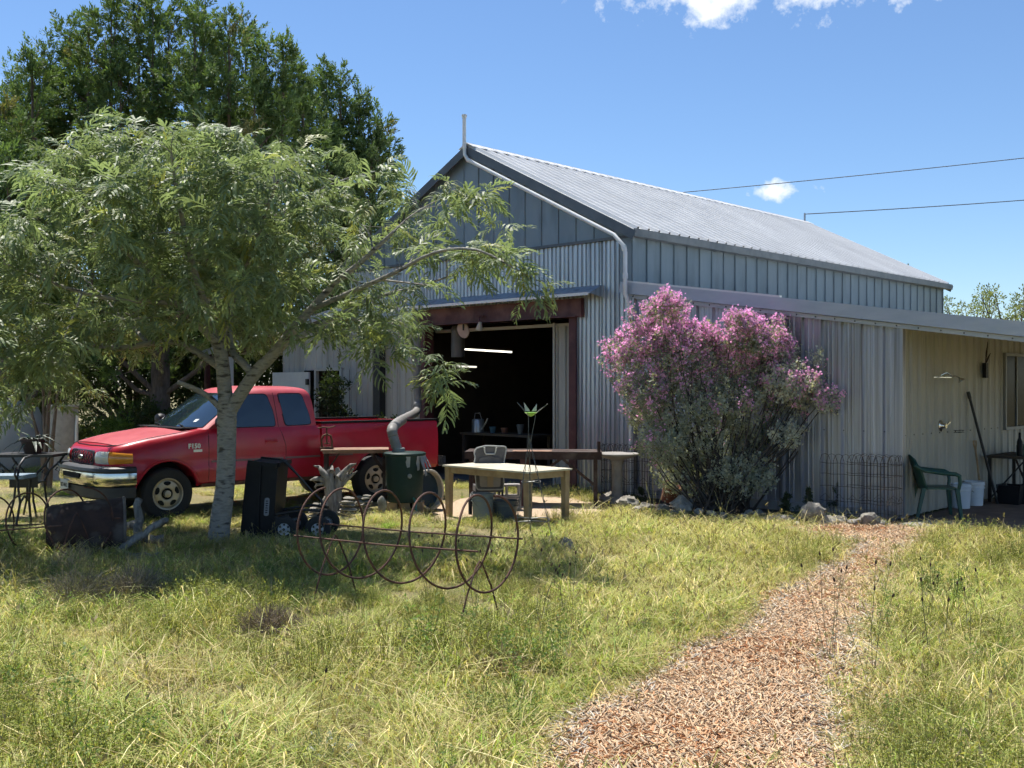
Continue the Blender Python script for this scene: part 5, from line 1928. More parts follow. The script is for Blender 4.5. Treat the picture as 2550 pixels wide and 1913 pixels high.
def barn_mask(X, Y, mrg=0.1):
    c, s = math.cos(-BROT), math.sin(-BROT)
    x, y = X - B0.x, Y - B0.y
    lx, ly = x * c - y * s, x * s + y * c
    return (ly > -mrg) & (lx > -14.5)


def on_patio(X, Y):
    return pip([tuple(BW(*q).xy) for q in pat], X, Y)


def excluded(X, Y):
    return pip(path_poly, X, Y) | pip(bed_poly, X, Y) | barn_mask(X, Y) | on_patio(X, Y) | pip(yard_poly, X, Y)


cand, is_patch = [], []
for (x0, x1, y0, y1, dens) in ((-7, 9, 3.5, 7.5, 210), (-10, 11, 7.5, 11, 150), (-12, 12, 11, 15, 105), (-15, 12, 15, 20, 70), (-24, 4, 20, 32, 14), (-16, -7, 2, 11, 30), (9, 18, 3, 13, 40), (-9, 9, -4, 3.5, 25)):
    for d_, flag in ((dens, False), (dens / 11.0, True)):
        n = int((x1 - x0) * (y1 - y0) * d_)
        cand.append(np.stack([r2.uniform(x0, x1, n), r2.uniform(y0, y1, n)], 1))
        is_patch.append(np.full(n, flag))
cand, is_patch = np.vstack(cand), np.concatenate(is_patch)
X, Y = cand[:, 0], cand[:, 1]
near = np.zeros(len(X), bool)
for k in range(8):
    a_ = k * math.pi / 4
    near |= excluded(X + 0.40 * math.cos(a_), Y + 0.40 * math.sin(a_))
stray = r2.random(len(X)) < 0.012
keep = (~excluded(X, Y) & (near ^ is_patch)) | (stray & ~is_patch & (pip(path_poly, X, Y) | pip(yard_poly, X, Y)))
# thin ground on the right edge of the path and bare spots
bare = vnoise(X, Y, 0.8, 4)
keep &= ~((bare < 0.24) & (r2.random(len(X)) < 0.75))
# right verge of the path is thin: chips show through
rv = np.array([gnd(px, py).xy for px, py in ((2160, 1532), (2100, 1645), (2110, 1758), (2160, 1913), (2300, 1913), (2330, 1758), (2280, 1645), (2240, 1532))])
verge = pip(rv, X, Y)
keep &= ~(verge & (r2.random(len(X)) < 0.62))
X, Y, is_patch = X[keep], Y[keep], is_patch[keep]
n = len(X)
n1, n2, n3 = vnoise(X, Y, 0.55, 21), vnoise(X, Y, 1.3, 22), vnoise(X, Y, 0.35, 23)
u = r2.random(n)
px = CX + X / np.maximum(Y, 1) * F
py = HZ + CAM_H / np.maximum(Y, 1) * F
idx = np.where(u < 0.42, 3, 6) + r2.integers(0, 3, n)
# straw field between the spirals and the bed, green patches elsewhere
straw = (px > 1150) & (px < 2050) & (py < 1480) | (px > 2250) & (py < 1420)
idx = np.where(straw, np.where(u < 0.62, 6, 3) + r2.integers(0, 3, n), idx)
green = ((n1 > 0.50) | ((px > 1350) & (px < 1900) & (py > 1470) & (py < 1620)) | ((px > 1150) & (px < 1480) & (py > 1620))) & ~straw
idx = np.where(green & (u < 0.75), np.where(n2 > 0.45, 0, 3) + r2.integers(0, 3, n), idx)
weedz = ((px > 760) & (px < 1420) & (py > 1440) & (py < 1680)) | ((px > 2300) & (py > 1560)) | (n3 > 0.72)
idx = np.where(weedz & (u > 0.55), 9 + r2.integers(0, 3, n), idx)
idx = np.where((n2 < 0.24) & (u > 0.5), 12 + r2.integers(0, 2, n), idx)
shorty = (Y > 12.2) & (X < 0.6)
idx = np.where(shorty & (u < 0.55), 14 + r2.integers(0, 2, n), idx)
idx = np.where((u > 0.955), 16 + r2.integers(0, 4, n), idx)
scl = r2.uniform(0.75, 1.1, n) * (0.55 + 0.85 * n2)
scl = np.where(shorty, scl * 0.62, scl)
scl = np.where(straw & (Y > 9.5), scl * 0.92, scl)
near_bed = pip([tuple(gnd(*q).xy) for q in ((1480, 1300), (1480, 1240), (2260, 1290), (2260, 1345))], X, Y)
scl = np.where(near_bed, scl * 0.55, scl)
near_path = np.zeros(n, bool)
for dx in (-0.18, 0.18):
    near_path |= pip(path_poly, X + dx, Y)
scl = np.where(near_path, scl * 0.6, scl)
low = ((px > 690) & (px < 1400) & (py > 1440) & (py < 1600)) | ((px > 560) & (px < 780) & (py > 1540) & (py < 1680)) | ((px > 700) & (px < 900) & (py > 1870)) | ((px > 230) & (px < 430) & (py > 1480) & (py < 1560))
scl = np.where(low, scl * 0.58, scl)
# under the truck: sparse
tx, ty = X - truck.location.x, Y - truck.location.y
lx, ly = tx * math.cos(TROT) + ty * math.sin(TROT), -tx * math.sin(TROT) + ty * math.cos(TROT)
under = (lx > -0.7) & (lx < 4.7) & (np.abs(ly) < 0.85)
scl = np.where(under, 0.35, scl)
idx = np.where(is_patch, n_tuft + FAM_OF[idx] * 3 + r2.integers(0, 3, n), idx)
rot = np.stack([r2.normal(0, 0.03, n), r2.normal(0, 0.03, n), r2.uniform(0, 6.28, n)], 1)
# wispy straw stems standing above the rest
ne = 2600
Xe, Ye = r2.uniform(-7, 9, ne), r2.uniform(4, 15, ne)
ke = ~excluded(Xe, Ye) & (np.abs(Xe) < 0.55 * Ye) & (vnoise(Xe, Ye, 0.9, 31) > 0.42)
Xe, Ye = Xe[ke], Ye[ke]
pe = CX + Xe / Ye * F
ye = HZ + CAM_H / Ye * F
ke = ~((pe > 690) & (pe < 1400) & (ye > 1440) & (ye < 1600)) & ~((Ye > 12.2) & (Xe < 0.6))
Xe, Ye = Xe[ke], Ye[ke]
ne = len(Xe)
X, Y = np.concatenate([X, Xe]), np.concatenate([Y, Ye])
idx = np.concatenate([idx, 6 + r2.integers(0, 3, ne)])
scl = np.concatenate([scl, r2.uniform(0.95, 1.4, ne)])
rot = np.vstack([rot, np.stack([r2.normal(0, 0.12, ne), r2.normal(0, 0.12, ne), r2.uniform(0, 6.28, ne)], 1)])
n = len(X)
pts = np.stack([X, Y, np.zeros(n)], 1)
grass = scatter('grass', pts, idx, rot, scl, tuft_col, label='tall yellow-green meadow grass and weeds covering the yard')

# loose wood chips of the path
CHIPC = [(0.46, 0.32, 0.20), (0.52, 0.38, 0.25), (0.42, 0.27, 0.16), (0.36, 0.20, 0.11), (0.50, 0.40, 0.29), (0.30, 0.20, 0.13), (0.56, 0.45, 0.33)]
GREYC = [(0.40, 0.36, 0.31), (0.48, 0.43, 0.37), (0.30, 0.265, 0.23), (0.44, 0.37, 0.29)]


def chips(n, spread, cols, seed):
    r3 = np.random.default_rng(seed)
    V, Q, C = [], [], []
    for i in range(n):
        L, w, h = r3.uniform(0.006, 0.036) * r3.choice([0.5, 1.0, 1.0, 1.3]), r3.uniform(0.002, 0.0065), r3.uniform(0.001, 0.003)
        a, tl, rl = r3.uniform(0, 6.28), r3.normal(0, 0.28), r3.normal(0, 0.5)
        m_ = Matrix.Rotation(a, 3, 'Z') @ Matrix.Rotation(tl, 3, 'Y') @ Matrix.Rotation(rl, 3, 'X')
        c = Vector((r3.normal(0, spread), r3.normal(0, spread), 0.006 + abs(r3.normal(0, 0.008)) + abs(math.sin(tl)) * L * 0.5))
        o = len(V)
        bend = r3.normal(0, 0.006)
        for sx, k in ((-1, r3.uniform(0.35, 0.8)), (0, 1.0), (1, r3.uniform(0.2, 0.7))):
            for sy, sz in ((-1, -1), (1, -1), (1, 1), (-1, 1)):
                V.append(np.array(c + m_ @ Vector((sx * L, sy * w * k + bend * abs(sx), sz * h))))
        for s_ in (0, 4):
            Q += [(o + s_ + j, o + s_ + (j + 1) % 4, o + s_ + 4 + (j + 1) % 4, o + s_ + 4 + j) for j in range(4)]
        Q += [(o + 3, o + 2, o + 1, o), (o + 8, o + 9, o + 10, o + 11)]
        C += [np.array(cols[r3.integers(len(cols))]) * np.array((1.16, 1.14, 1.08)) * r3.uniform(0.75, 1.25)] * 12
    return np.array(V), np.array(Q), np.clip(np.array(C), 0, 1)


chip_defs = [chips(36, 0.05, CHIPC, 200 + s) for s in range(5)] + [chips(36, 0.05, GREYC + CHIPC[:2], 210 + s) for s in range(3)] + [chips(34, 0.05, [(0.36, 0.17, 0.08), (0.42, 0.22, 0.11), (0.30, 0.14, 0.07)] + CHIPC[:1], 220 + s) for s in range(2)]
chip_col = instance_set('chip', chip_defs, m_chip)
X, Y = r2.uniform(-0.5, 6.5, 40000), np.concatenate([r2.uniform(3.8, 9, 26000), r2.uniform(9, 14.5, 14000)])
k = pip(path_poly, X, Y)
ex = r2.normal(0, 0.13, (len(X), 2))
k2 = pip(path_poly, X + ex[:, 0], Y + ex[:, 1]) & ~k & (r2.random(len(X)) < 0.5)
rvX = pip(rv, X, Y) & (r2.random(len(X)) < 0.35)
k = k | k2 | rvX
X, Y = X[k], Y[k]
n = len(X)
edge_d = ~pip(path_poly, X - 0.2, Y) | ~pip(path_poly, X + 0.15, Y) | ~pip(path_poly, X, Y)
nz = vnoise(X, Y, 1.1, 61)
idx = r2.integers(0, 5, n)
idx = np.where((nz > 0.62) & (r2.random(n) < 0.55), 8 + r2.integers(0, 2, n), idx)
idx = np.where(edge_d & (r2.random(n) < 0.6), 5 + r2.integers(0, 3, n), idx)
scatter('chips', np.stack([X, Y, np.full(n, 0.004)], 1), idx, np.stack([np.zeros(n), np.zeros(n), r2.uniform(0, 6.28, n)], 1), r2.uniform(0.8, 1.35, n), chip_col, label='loose tan and rust brown wood chips covering the path')

# ------------------------------------------------------------------ single plants one can pick out
m_stalk = mat('dry_stalk', (0.10, 0.11, 0.045), (0.15, 0.15, 0.07), scale=8, rough=0.8)
m_head = mat('dark_seed_head', (0.045, 0.026, 0.018), (0.08, 0.048, 0.03), scale=60, rough=0.95, bump=0.6, bscale=200)


def coneflower(px, py, h, seed, label, n=6, lean=0.2):
    rr_ = random.Random(seed)
    o = thing('coneflower', label, 'plant', gnd(px, py), 0, 'dried coneflower stalks with dark heads')
    st, hd = MB(), []
    for i in range(n):
        a = rr_.uniform(0, 6.28)
        L = h * rr_.uniform(0.7, 1.1)
        tip = Vector((math.cos(a) * lean * L * rr_.uniform(0.3, 1.3), math.sin(a) * lean * L * rr_.uniform(0.3, 1.3), L))
        b0 = Vector((rr_.uniform(-0.04, 0.04), rr_.uniform(-0.04, 0.04), -0.02))
        mid = b0.lerp(tip, 0.55) + Vector((rr_.uniform(-0.03, 0.03), rr_.uniform(-0.03, 0.03), 0.02))
        st.tube([b0, mid, tip], [0.0019, 0.0016, 0.0012], 4, caps=False)
        for _ in range(4):
            t = rr_.uniform(0.1, 0.6)
            q = b0.lerp(tip, t)
            az = rr_.uniform(0, 6.28)
            d = Vector((math.cos(az), math.sin(az), 0.5)) * rr_.uniform(0.04, 0.09)
            s = d.cross(Vector((0, 0, 1))).normalized() * 0.004
            st.add([q - s, q + d * 0.5 - s, q + d, q + d * 0.5 + s], [(0, 1, 2, 3)])
        b = MB()
        ax = (tip - mid).normalized()
        b.lathe([(0.002, -0.004), (0.0065, 0.002), (0.0075, 0.010), (0.0055, 0.020), (0.002, 0.026)], 7, tip, ax)
        hd.append(b)
    st.build('stalks', m_stalk, o, fix=False)['kind'] = 'stuff'
    for b in hd:
        b.build('seed_head', m_head, o)
    return o


cf = [(1175, 1560, 0.62, 'dried coneflower clump under the second hoop of the near spiral'), (1070, 1500, 0.55, 'dried coneflower clump left under the near spiral'), (1330, 1590, 0.6, 'dried coneflower clump right of the near spiral foot'), (1410, 1560, 0.52, 'dried coneflower clump between the near spiral and the path'),
      (2070, 1650, 0.72, 'tall dried coneflower clump leaning over the path'), (2165, 1700, 0.80, 'tall dried coneflower stalks on the right verge of the path'), (2330, 1660, 0.62, 'dried coneflower clump on the right of the path'), (2420, 1640, 0.60, 'dried coneflower clump farthest right in the meadow'), (2300, 1580, 0.5, 'small dried coneflower clump behind the right verge')]
for i, (px, py, h, lab) in enumerate(cf):
    coneflower(px, py, h, 300 + i, lab, 5 if i in (4, 5) else 4, 0.28)
coneflower(800, 1880, 0.45, 330, 'lone brown coneflower stalk among white flowers in the foreground', 1, 0.05)

m_tangle = leaf_mat('dead_twig', trans=0.1, rough=0.9, spec=0.1)


def tangle(name, label, px, py, rad, n, cols, seed, leafy=None, cat='plant'):
    r3 = np.random.default_rng(seed)
    o = thing(name, label, cat, gnd(px, py))
    V, Q, C = [], [], []
    for i in range(n):
        d = r3.normal(0, 1, 3); d[2] = abs(d[2]); d /= np.linalg.norm(d)
        p_ = d * rad * np.array((1, 1, 0.85)) * r3.uniform(0.2, 1.0)
        t = r3.normal(0, 1, 3) * 0.5 + d; t /= np.linalg.norm(t)
        L = rad * r3.uniform(0.15, 0.5)
        s = np.cross(t, r3.normal(0, 1, 3)); s = s / np.linalg.norm(s) * 0.0016
        bend = r3.normal(0, 0.12, 3) * L
        q = len(V)
        V += [p_ - s, p_ + s, p_ + t * L * 0.5 + bend + s, p_ + t * L * 0.5 + bend - s, p_ + t * L + s * 0.3, p_ + t * L - s * 0.3]
        C += [np.array(cols[r3.integers(len(cols))]) * r3.uniform(0.7, 1.3)] * 6
        Q += [(q, q + 1, q + 2, q + 3), (q + 3, q + 2, q + 4, q + 5)]
    V = np.array(V); V[:, 2] = np.maximum(V[:, 2], -0.01)
    tag(np_mesh('twigs', V, np.array(Q), m_tangle, o, np.clip(np.array(C), 0, 1)), kind='stuff')
    if leafy:
        P = r3.normal(0, 1, (leafy[0], 3)); P[:, 2] = np.abs(P[:, 2]); P /= np.linalg.norm(P, axis=1, keepdims=True)
        P = P * rad * r3.uniform(0.5, 1.05, (leafy[0], 1))
        T, Q2 = leaf_quads([((0, 0, 0), (1, 0, 0), (0, 0.35, 0))] + [((0, 0, 0), (math.cos(a), math.sin(a), 0.1), (-math.sin(a) * 0.3, math.cos(a) * 0.3, 0)) for a in (1.5, 3.0, 4.5)])
        V2, q2 = stamp(T, Q2, P, P + r3.normal(0, 0.1, P.shape), r3.uniform(0.7, 1.2, len(P)) * leafy[1], r3.uniform(0, 6, len(P)))
        tag(np_mesh('flowers', V2, q2, m_tangle, o, np.tile(np.array(leafy[2]), (len(V2), 1))), kind='stuff')
    return o


tangle('tumbleweed', 'round dry brown twiggy bush left of the near spiral', 670, 1590, 0.26, 2600, [(0.22, 0.17, 0.14), (0.30, 0.24, 0.19), (0.16, 0.12, 0.10)], 401)
tangle('dry_weed', 'grey-brown dead grass mound left of the tree trunk in shade', 330, 1500, 0.34, 2600, [(0.24, 0.20, 0.15), (0.32, 0.27, 0.20), (0.18, 0.15, 0.11)], 402)
tangle('dry_weed', 'grey-brown dead grass mound at the foot of the left spiral', 190, 1520, 0.36, 2200, [(0.22, 0.19, 0.14), (0.28, 0.25, 0.18), (0.15, 0.13, 0.09)], 403)
tangle('dry_weed', 'brown dead undergrowth in the meadow below the near spiral foot', 1240, 1700, 0.22, 1800, [(0.20, 0.14, 0.09), (0.14, 0.10, 0.07), (0.28, 0.22, 0.12)], 404)
tangle('white_wildflower', 'low plant with tiny white flowers at the bottom of the photo', 800, 1925, 0.20, 700, [(0.20, 0.24, 0.10), (0.26, 0.28, 0.14)], 405, (60, 0.013, (0.72, 0.72, 0.68)))
tangle('dry_weed', 'dry straw tuft with pale grass heads before the rusty drum', 165, 1430, 0.30, 900, [(0.42, 0.34, 0.22), (0.34, 0.28, 0.18)], 406)


def spike_grass(px, py, h, n, seed, label):
    rr_ = random.Random(seed)
    o = thing('tall_grass', label, 'grass', gnd(px, py))
    b = MB()
    for i in range(n):
        a = rr_.uniform(0, 6.28)
        L = h * rr_.uniform(0.55, 1.1)
        tip = Vector((math.cos(a) * L * 0.35, math.sin(a) * L * 0.35, L))
        b.tube([(0, 0, 0), tip * 0.5 + Vector((0, 0, 0.06)), tip], [0.004, 0.003, 0.001], 4, caps=False)
        if i % 2 == 0:
            b.tube([tip * 0.86 + Vector((0, 0, 0.01)), tip * 0.95, tip * 1.05], [0.002, 0.0075, 0.002], 5)
    b.build('blades', mat('tall_grass_blade', (0.30, 0.27, 0.12), (0.40, 0.35, 0.18), scale=6, rough=0.8), o, fix=False)['kind'] = 'stuff'


spike_grass(1628, 1300, 0.62, 7, 501, 'tall seeding grass before the bird bath')
spike_grass(1800, 1303, 0.45, 4, 502, 'tall seeding grass before the dark base of the flowering bush')
# ================================================================== rebar spirals
def spiral(label, A, Bp, rad, turns, leg_a, leg_b, rod_ext, seed):
    """A, Bp: coil axis ends (world), rods along both sides, bent legs at both ends"""
    A, Bp = Vector(A), Vector(Bp)
    o = thing('rebar_spiral', label, 'sculpture', (A.x, A.y, 0))
    O = Vector((A.x, A.y, 0))
    ax = (Bp - A).normalized()
    up = Vector((0, 0, 1))
    u = (up - ax * up.dot(ax)).normalized()
    s = ax.cross(u).normalized()
    P = []
    n = int(turns * 44)
    L = (Bp - A).length
    for i in range(n + 1):
        t = i / n
        # first and last turns lie close together like finished rings
        f = np.interp(t, [0, 0.17, 0.83, 1.0], [0.0, 0.06, 0.94, 1.0])
        a = 2 * math.pi * turns * t
        P.append(A + ax * L * float(f) + (u * math.cos(a) + s * math.sin(a)) * rad - O)
    b = MB(); b.tube(P, 0.0095, 7); b.build('coil', m_rebar, o, 60)
    for sg, (e0, e1) in zip((1, -1), rod_ext):
        b = MB()
        q0, q1 = A + s * sg * (rad - 0.012) - ax * e0 - O, Bp + s * sg * (rad - 0.012) + ax * e1 - O
        b.tube([q0, q0.lerp(q1, 0.5) + Vector((0, 0, -0.012)), q1], 0.0075, 6)
        b.build('rod', m_rebar, o, 60)
    for c, spread, hgt in ((A.lerp(Bp, 0.06), leg_a, 0.60), (A.lerp(Bp, 0.92), leg_b, 0.52)):
        b = MB()
        base = Vector((c.x, c.y, 0)) - O
        w = s * spread
        P = [base - w + Vector((0, 0, -0.03)), base - w * 0.55 + Vector((0, 0, hgt * 0.55)), base - w * 0.14 + Vector((0, 0, hgt * 0.93)), base + Vector((0, 0, hgt)), base + w * 0.14 + Vector((0, 0, hgt * 0.93)), base + w * 0.55 + Vector((0, 0, hgt * 0.55)), base + w + Vector((0, 0, -0.03))]
        b.tube(P, 0.0075, 6)
        b.build('leg', m_rebar, o, 60)
    return o


spiral('rusty rebar coil with two long rods standing in the open meadow', at(812, 1322, 9.05), at(1232, 1356, 8.05), 0.375, 5.0, 0.30, 0.30, ((0.02, 0.10), (0.38, 0.02)), 1)
spiral('rusty rebar coil at the left edge before the truck bumper', at(-60, 1318, 12.2), at(215, 1300, 11.15), 0.37, 4.0, 0.22, 0.22, ((0.02, 0.08), (0.3, 0.10)), 2)

# ================================================================== drum and driftwood at left
ax = Vector((0.92, 0.39, 0.0)).normalized()
d0 = gnd(100, 1392)
drum = thing('rusty_drum', 'rusty brown open drum lying on its side behind the left spiral', 'drum', (d0.x, d0.y, 0))
b = MB(); b.lathe([(0.24, 0.0), (0.28, 0.05), (0.31, 0.40), (0.335, 0.80), (0.32, 0.80), (0.295, 0.35), (0.22, 0.06), (0.0001, 0.06)], 28, (0, 0.15, 0.29), ax, caps=False)
b.build('shell', m_darkrust, drum, 40)
b = MB(); b.lathe([(0.24, 0.0), (0.0001, 0.0)], 28, (0, 0.15, 0.29), ax, caps=False); b.build('base_disc', mat('slate_disc', (0.05, 0.055, 0.065), (0.085, 0.09, 0.10), scale=4, rough=0.7), drum)
b = MB()
q = Vector((0, 0, 1)).rotation_difference(ax).to_matrix()
b.tube([Vector((0, 0.15, 0.29)) + q @ Vector((0.333 * math.cos(a), 0.333 * math.sin(a), 0.805)) for a in np.linspace(0, 2 * math.pi, 29)[:-1]], 0.016, 7, closed=True)
b.build('rim', mat('worn_rim', (0.09, 0.07, 0.06), (0.15, 0.13, 0.11), scale=7, rough=0.7), drum, 50)

m_log = m_greywood


def log(px, py, length, r0, r1, az, tilt, label, seed, z=0.0):
    rr_ = random.Random(seed)
    p0 = gnd(px, py)
    o = MB()
    d = Vector((math.cos(az) * math.cos(tilt), math.sin(az) * math.cos(tilt), math.sin(tilt)))
    P, RR = [], []
    for i in range(8):
        t = i / 7
        P.append(d * length * (t - 0.5) + Vector((rr_.uniform(-0.02, 0.02), rr_.uniform(-0.02, 0.02), r0 + z + 0.5 * abs(math.sin(tilt)) * length + rr_.uniform(-0.015, 0.02))))
        RR.append((r0 + (r1 - r0) * t) * rr_.uniform(0.85, 1.15))
    o.tube(P, RR, 9)
    ob = o.build('driftwood_log', m_log, None, 50)
    ob.location = p0
    return tag(ob, label, 'log', 'driftwood logs beside the drum')


log(335, 1372, 0.65, 0.075, 0.05, 0.3, 0.1, 'fat grey driftwood log lying on the pile', 1)
log(350, 1382, 0.62, 0.05, 0.035, 0.5, 0.55, 'grey driftwood log tilted up beside the truck tyre', 2)
log(345, 1352, 0.5, 0.06, 0.04, 2.0, 1.05, 'grey driftwood stub standing upright on the pile', 3)
log(400, 1330, 0.45, 0.05, 0.035, -0.9, 0.35, 'grey driftwood log rightmost in the pile', 4)
log(330, 1395, 0.75, 0.035, 0.022, -0.35, 0.05, 'thin pale driftwood branch at the front of the pile', 5)
log(365, 1402, 0.8, 0.028, 0.015, -0.25, 0.03, 'thinnest driftwood stick on the grass before the pile', 6)
log(300, 1340, 0.5, 0.06, 0.05, 0.9, 0.2, 'dark driftwood log at the back of the pile', 7)

# ================================================================== iron table, bench, plant, tank at far left
ti = gnd(75, 1288)
ti = Vector((at(75, 960, 15.0).x, 15.0, 0))
tab = thing('iron_table', 'black wrought iron garden table left of the truck', 'table', ti)
b = MB()
b.box((0, 0, 0.905), (0.92, 0.60, 0.025)); b.box((0, 0, 0.885), (0.86, 0.54, 0.02))
b.build('tabletop', m_black, tab)
for sx in (-1, 1):
    for sy in (-1, 1):
        b = MB()
        b.tube([(sx * 0.40, sy * 0.24, 0.89), (sx * 0.33, sy * 0.22, 0.78), (sx * 0.20, sy * 0.2, 0.66), (sx * 0.12, sy * 0.18, 0.5), (sx * 0.14, sy * 0.2, 0.25), (sx * 0.20, sy * 0.22, -0.01)], 0.016, 6)
        b.tube([(sx * 0.30, sy * 0.22, 0.78), (sx * 0.36, sy * 0.22, 0.70), (sx * 0.33, sy * 0.22, 0.63), (sx * 0.27, sy * 0.22, 0.66), (sx * 0.30, sy * 0.22, 0.70)], 0.012, 5)
        b.build('leg', m_black, tab, 50)
b = MB(); b.box((0, -0.2, 0.52), (0.40, 0.02, 0.16)); b.box((0, 0, 0.50), (0.34, 0.36, 0.015)); b.build('shelf', m_black, tab)
be = Vector((at(15, 960, 14.2).x, 14.2, 0))
ben = thing('garden_bench', 'bench with pale blue wooden seat and iron scroll ends at the left edge', 'bench', be)
m_blue = mat('pale_blue_paint', (0.20, 0.29, 0.36), (0.30, 0.38, 0.44), scale=5, rough=0.6)
for k in range(3):
    b = MB(); b.box((-0.25, -0.14 + k * 0.14, 0.655), (1.15, 0.12, 0.05)); b.build('slat', m_blue, ben)
for sx in (-0.70, 0.25):
    b = MB()
    b.tube([(sx, 0.2, -0.01), (sx, 0.14, 0.3), (sx, 0.18, 0.6), (sx, 0.05, 0.63), (sx, -0.18, 0.62)], 0.018, 6)
    b.tube([(sx, -0.24, -0.01), (sx, -0.12, 0.3), (sx, -0.2, 0.62), (sx, -0.16, 0.80), (sx, 0.0, 0.90), (sx, 0.2, 0.92)], 0.018, 6)
    b.tube([(sx, -0.2, 0.62), (sx, -0.27, 0.70), (sx, -0.24, 0.78), (sx, -0.19, 0.74)], 0.014, 6)
    b.tube([(sx, -0.12, 0.3), (sx, 0.0, 0.38), (sx, 0.14, 0.3)], 0.014, 6)
    b.build('end_frame', m_black, ben, 50)
pp = thing('potted_agave', 'dark spiky plant in a pot on the iron table', 'plant', ti + Vector((0.04, 0, 0.918)))
b = MB(); b.lathe([(0.11, 0.0), (0.16, 0.17), (0.175, 0.17), (0.175, 0.21), (0.15, 0.21), (0.0001, 0.18)], 18); b.build('pot', mat('dark_pot', (0.05, 0.03, 0.025), rough=0.8, rand=0.01), pp, 40)
m_agave = mat('dark_strap_leaf', (0.018, 0.035, 0.014), (0.035, 0.06, 0.022), scale=8, rough=0.5)
rr_ = random.Random(8)
for i in range(26):
    az = rr_.uniform(0, 6.28)
    L = rr_.uniform(0.28, 0.5)
    el = rr_.uniform(0.05, 1.1)
    b = MB()
    h = Vector((math.cos(az), math.sin(az), 0))
    s = Vector((-h.y, h.x, 0))
    pts = [Vector((0, 0, 0.18)) + h * (L * t * math.cos(el)) + Vector((0, 0, L * t * math.sin(el) - 0.25 * t * t)) for t in (0, 0.35, 0.7, 1.0)]
    ws_ = (0.015, 0.03, 0.022, 0.002)
    b.add([q for p_, w in zip(pts, ws_) for q in (p_ - s * w, p_ + Vector((0, 0, -0.006)), p_ + s * w)], [f for k in range(3) for f in ((3 * k, 3 * k + 1, 3 * k + 4, 3 * k + 3), (3 * k + 1, 3 * k + 2, 3 * k + 5, 3 * k + 4))])
    b.build('leaf', m_agave, pp)
tk = thing('water_tank', 'large cream water tank at the left edge behind the iron table', 'tank', (at(-60, 960, 24).x - 0.15, 24, 0))
b = MB(); b.lathe([(1.52, 0.0), (1.55, 0.05), (1.55, 1.15), (1.45, 1.38), (0.5, 1.75), (0.25, 1.82)], 40); b.build('shell', m_cream, tk, 40)
b = MB(); b.bar((-0.55, -1.95, 0.0), (-0.05, -1.55, 1.75), 0.14, 0.10); b.build('brace', mat('weathered_plank', (0.36, 0.33, 0.28), (0.44, 0.41, 0.36), scale=6, rough=0.8), tk)
ci = thing('cistern', 'round pale concrete cistern between the tank and the truck', 'cistern', (at(157, 960, 21).x, 21, 0))
b = MB(); b.lathe([(0.29, 0.0), (0.29, 1.44), (0.31, 1.46), (0.31, 1.50), (0.25, 1.50), (0.25, 1.40), (0.0001, 1.40)], 28); b.build('shell', m_concrete, ci, 40)
b = MB(); b.tube([(0.30, -0.12, 0.0), (0.31, -0.10, 1.1), (0.33, -0.10, 1.3)], 0.03, 8); b.build('pipe', m_pvc, ci, 50)
sp = Vector((at(108, 960, 19).x, 19, 0))
leaf_tree('sapling', 'slender grey sapling before the cistern', 'tree', sp, [((sp.x, 19, 2.5), (0.8, 0.7, 0.6))], 900, 0.09, (0.055, 0.08, 0.03), 88, None, 0.05, 4)

# ================================================================== garden dump cart
cg = gnd(700, 1345)
cart = thing('dump_cart', 'black garden dump cart with its bin tipped upright beside the tree', 'cart', cg, 0.0)
cs = cg.y / F
LX_ = lambda px_: (px_ - 700) * cs
b = MB()
x0, x1 = LX_(602), LX_(695)
b.prism(round_poly([(x0, 0.02), (x1 - 0.06, 0.02), (x1 + 0.01, 0.93), (x0 + 0.09, 0.97)], 0.04), lambda x, z, d: Vector((x, d, z)), -0.10, 0.50)
binb = b.build('bin', m_blackp, cart, 40)
b = MB()
b.bar((x0 + 0.11, -0.13, 0.965), (x1 + 0.0, -0.13, 0.925), 0.05, 0.05); b.bar((x0 + 0.11, 0.53, 0.965), (x1 + 0.0, 0.53, 0.925), 0.05, 0.05); b.bar((x0 + 0.22, -0.112, 0.03), (x0 + 0.26, -0.112, 0.92), 0.03, 0.02); b.bar((x1 + 0.0, -0.10, 0.93), (x1 + 0.02, 0.5, 0.93), 0.06, 0.05)
b.build('bin_rim', m_blackp, binb)
b = MB(); b.prism(round_poly([(-0.03, -0.11), (0.03, -0.11), (0.03, 0.11), (-0.03, 0.11)], 0.028), lambda x, z, d: Vector((LX_(669) + x + z * 0.06, d, 0.42 + z)), -0.104, -0.101)
lb_ = b.build('label', mat('grey_label', (0.20, 0.21, 0.23), rough=0.5, rand=0.01), binb)
b = MB()
for k in range(6):
    b.box((LX_(669) + (-0.07 + k * 0.028) * 0.06, -0.1055, 0.35 + k * 0.028), (0.026, 0.001, 0.012))
b.build('label_lettering', m_blackp, lb_)
b = MB()
fz = 0.33
for y in (-0.06, 0.42):
    b.tube([(LX_(670), y, fz - 0.02), (LX_(760), y, fz + 0.05), (LX_(805), y * 0.7 + 0.05, fz + 0.03)], 0.018, 6)
b.bar((LX_(690), -0.08, fz - 0.05), (LX_(690), 0.46, fz - 0.05), 0.05, 0.05); b.bar((LX_(715), -0.10, 0.16), (LX_(715), 0.46, 0.16), 0.03, 0.03); b.bar((LX_(797), -0.10, 0.16), (LX_(797), 0.46, 0.16), 0.03, 0.03)
b.bar((LX_(715), 0.0, 0.16), (LX_(715), 0.0, fz), 0.03, 0.03); b.bar((LX_(797), 0.1, 0.16), (LX_(797), 0.1, fz), 0.03, 0.03)
b.build('frame', m_black, cart)
b = MB()
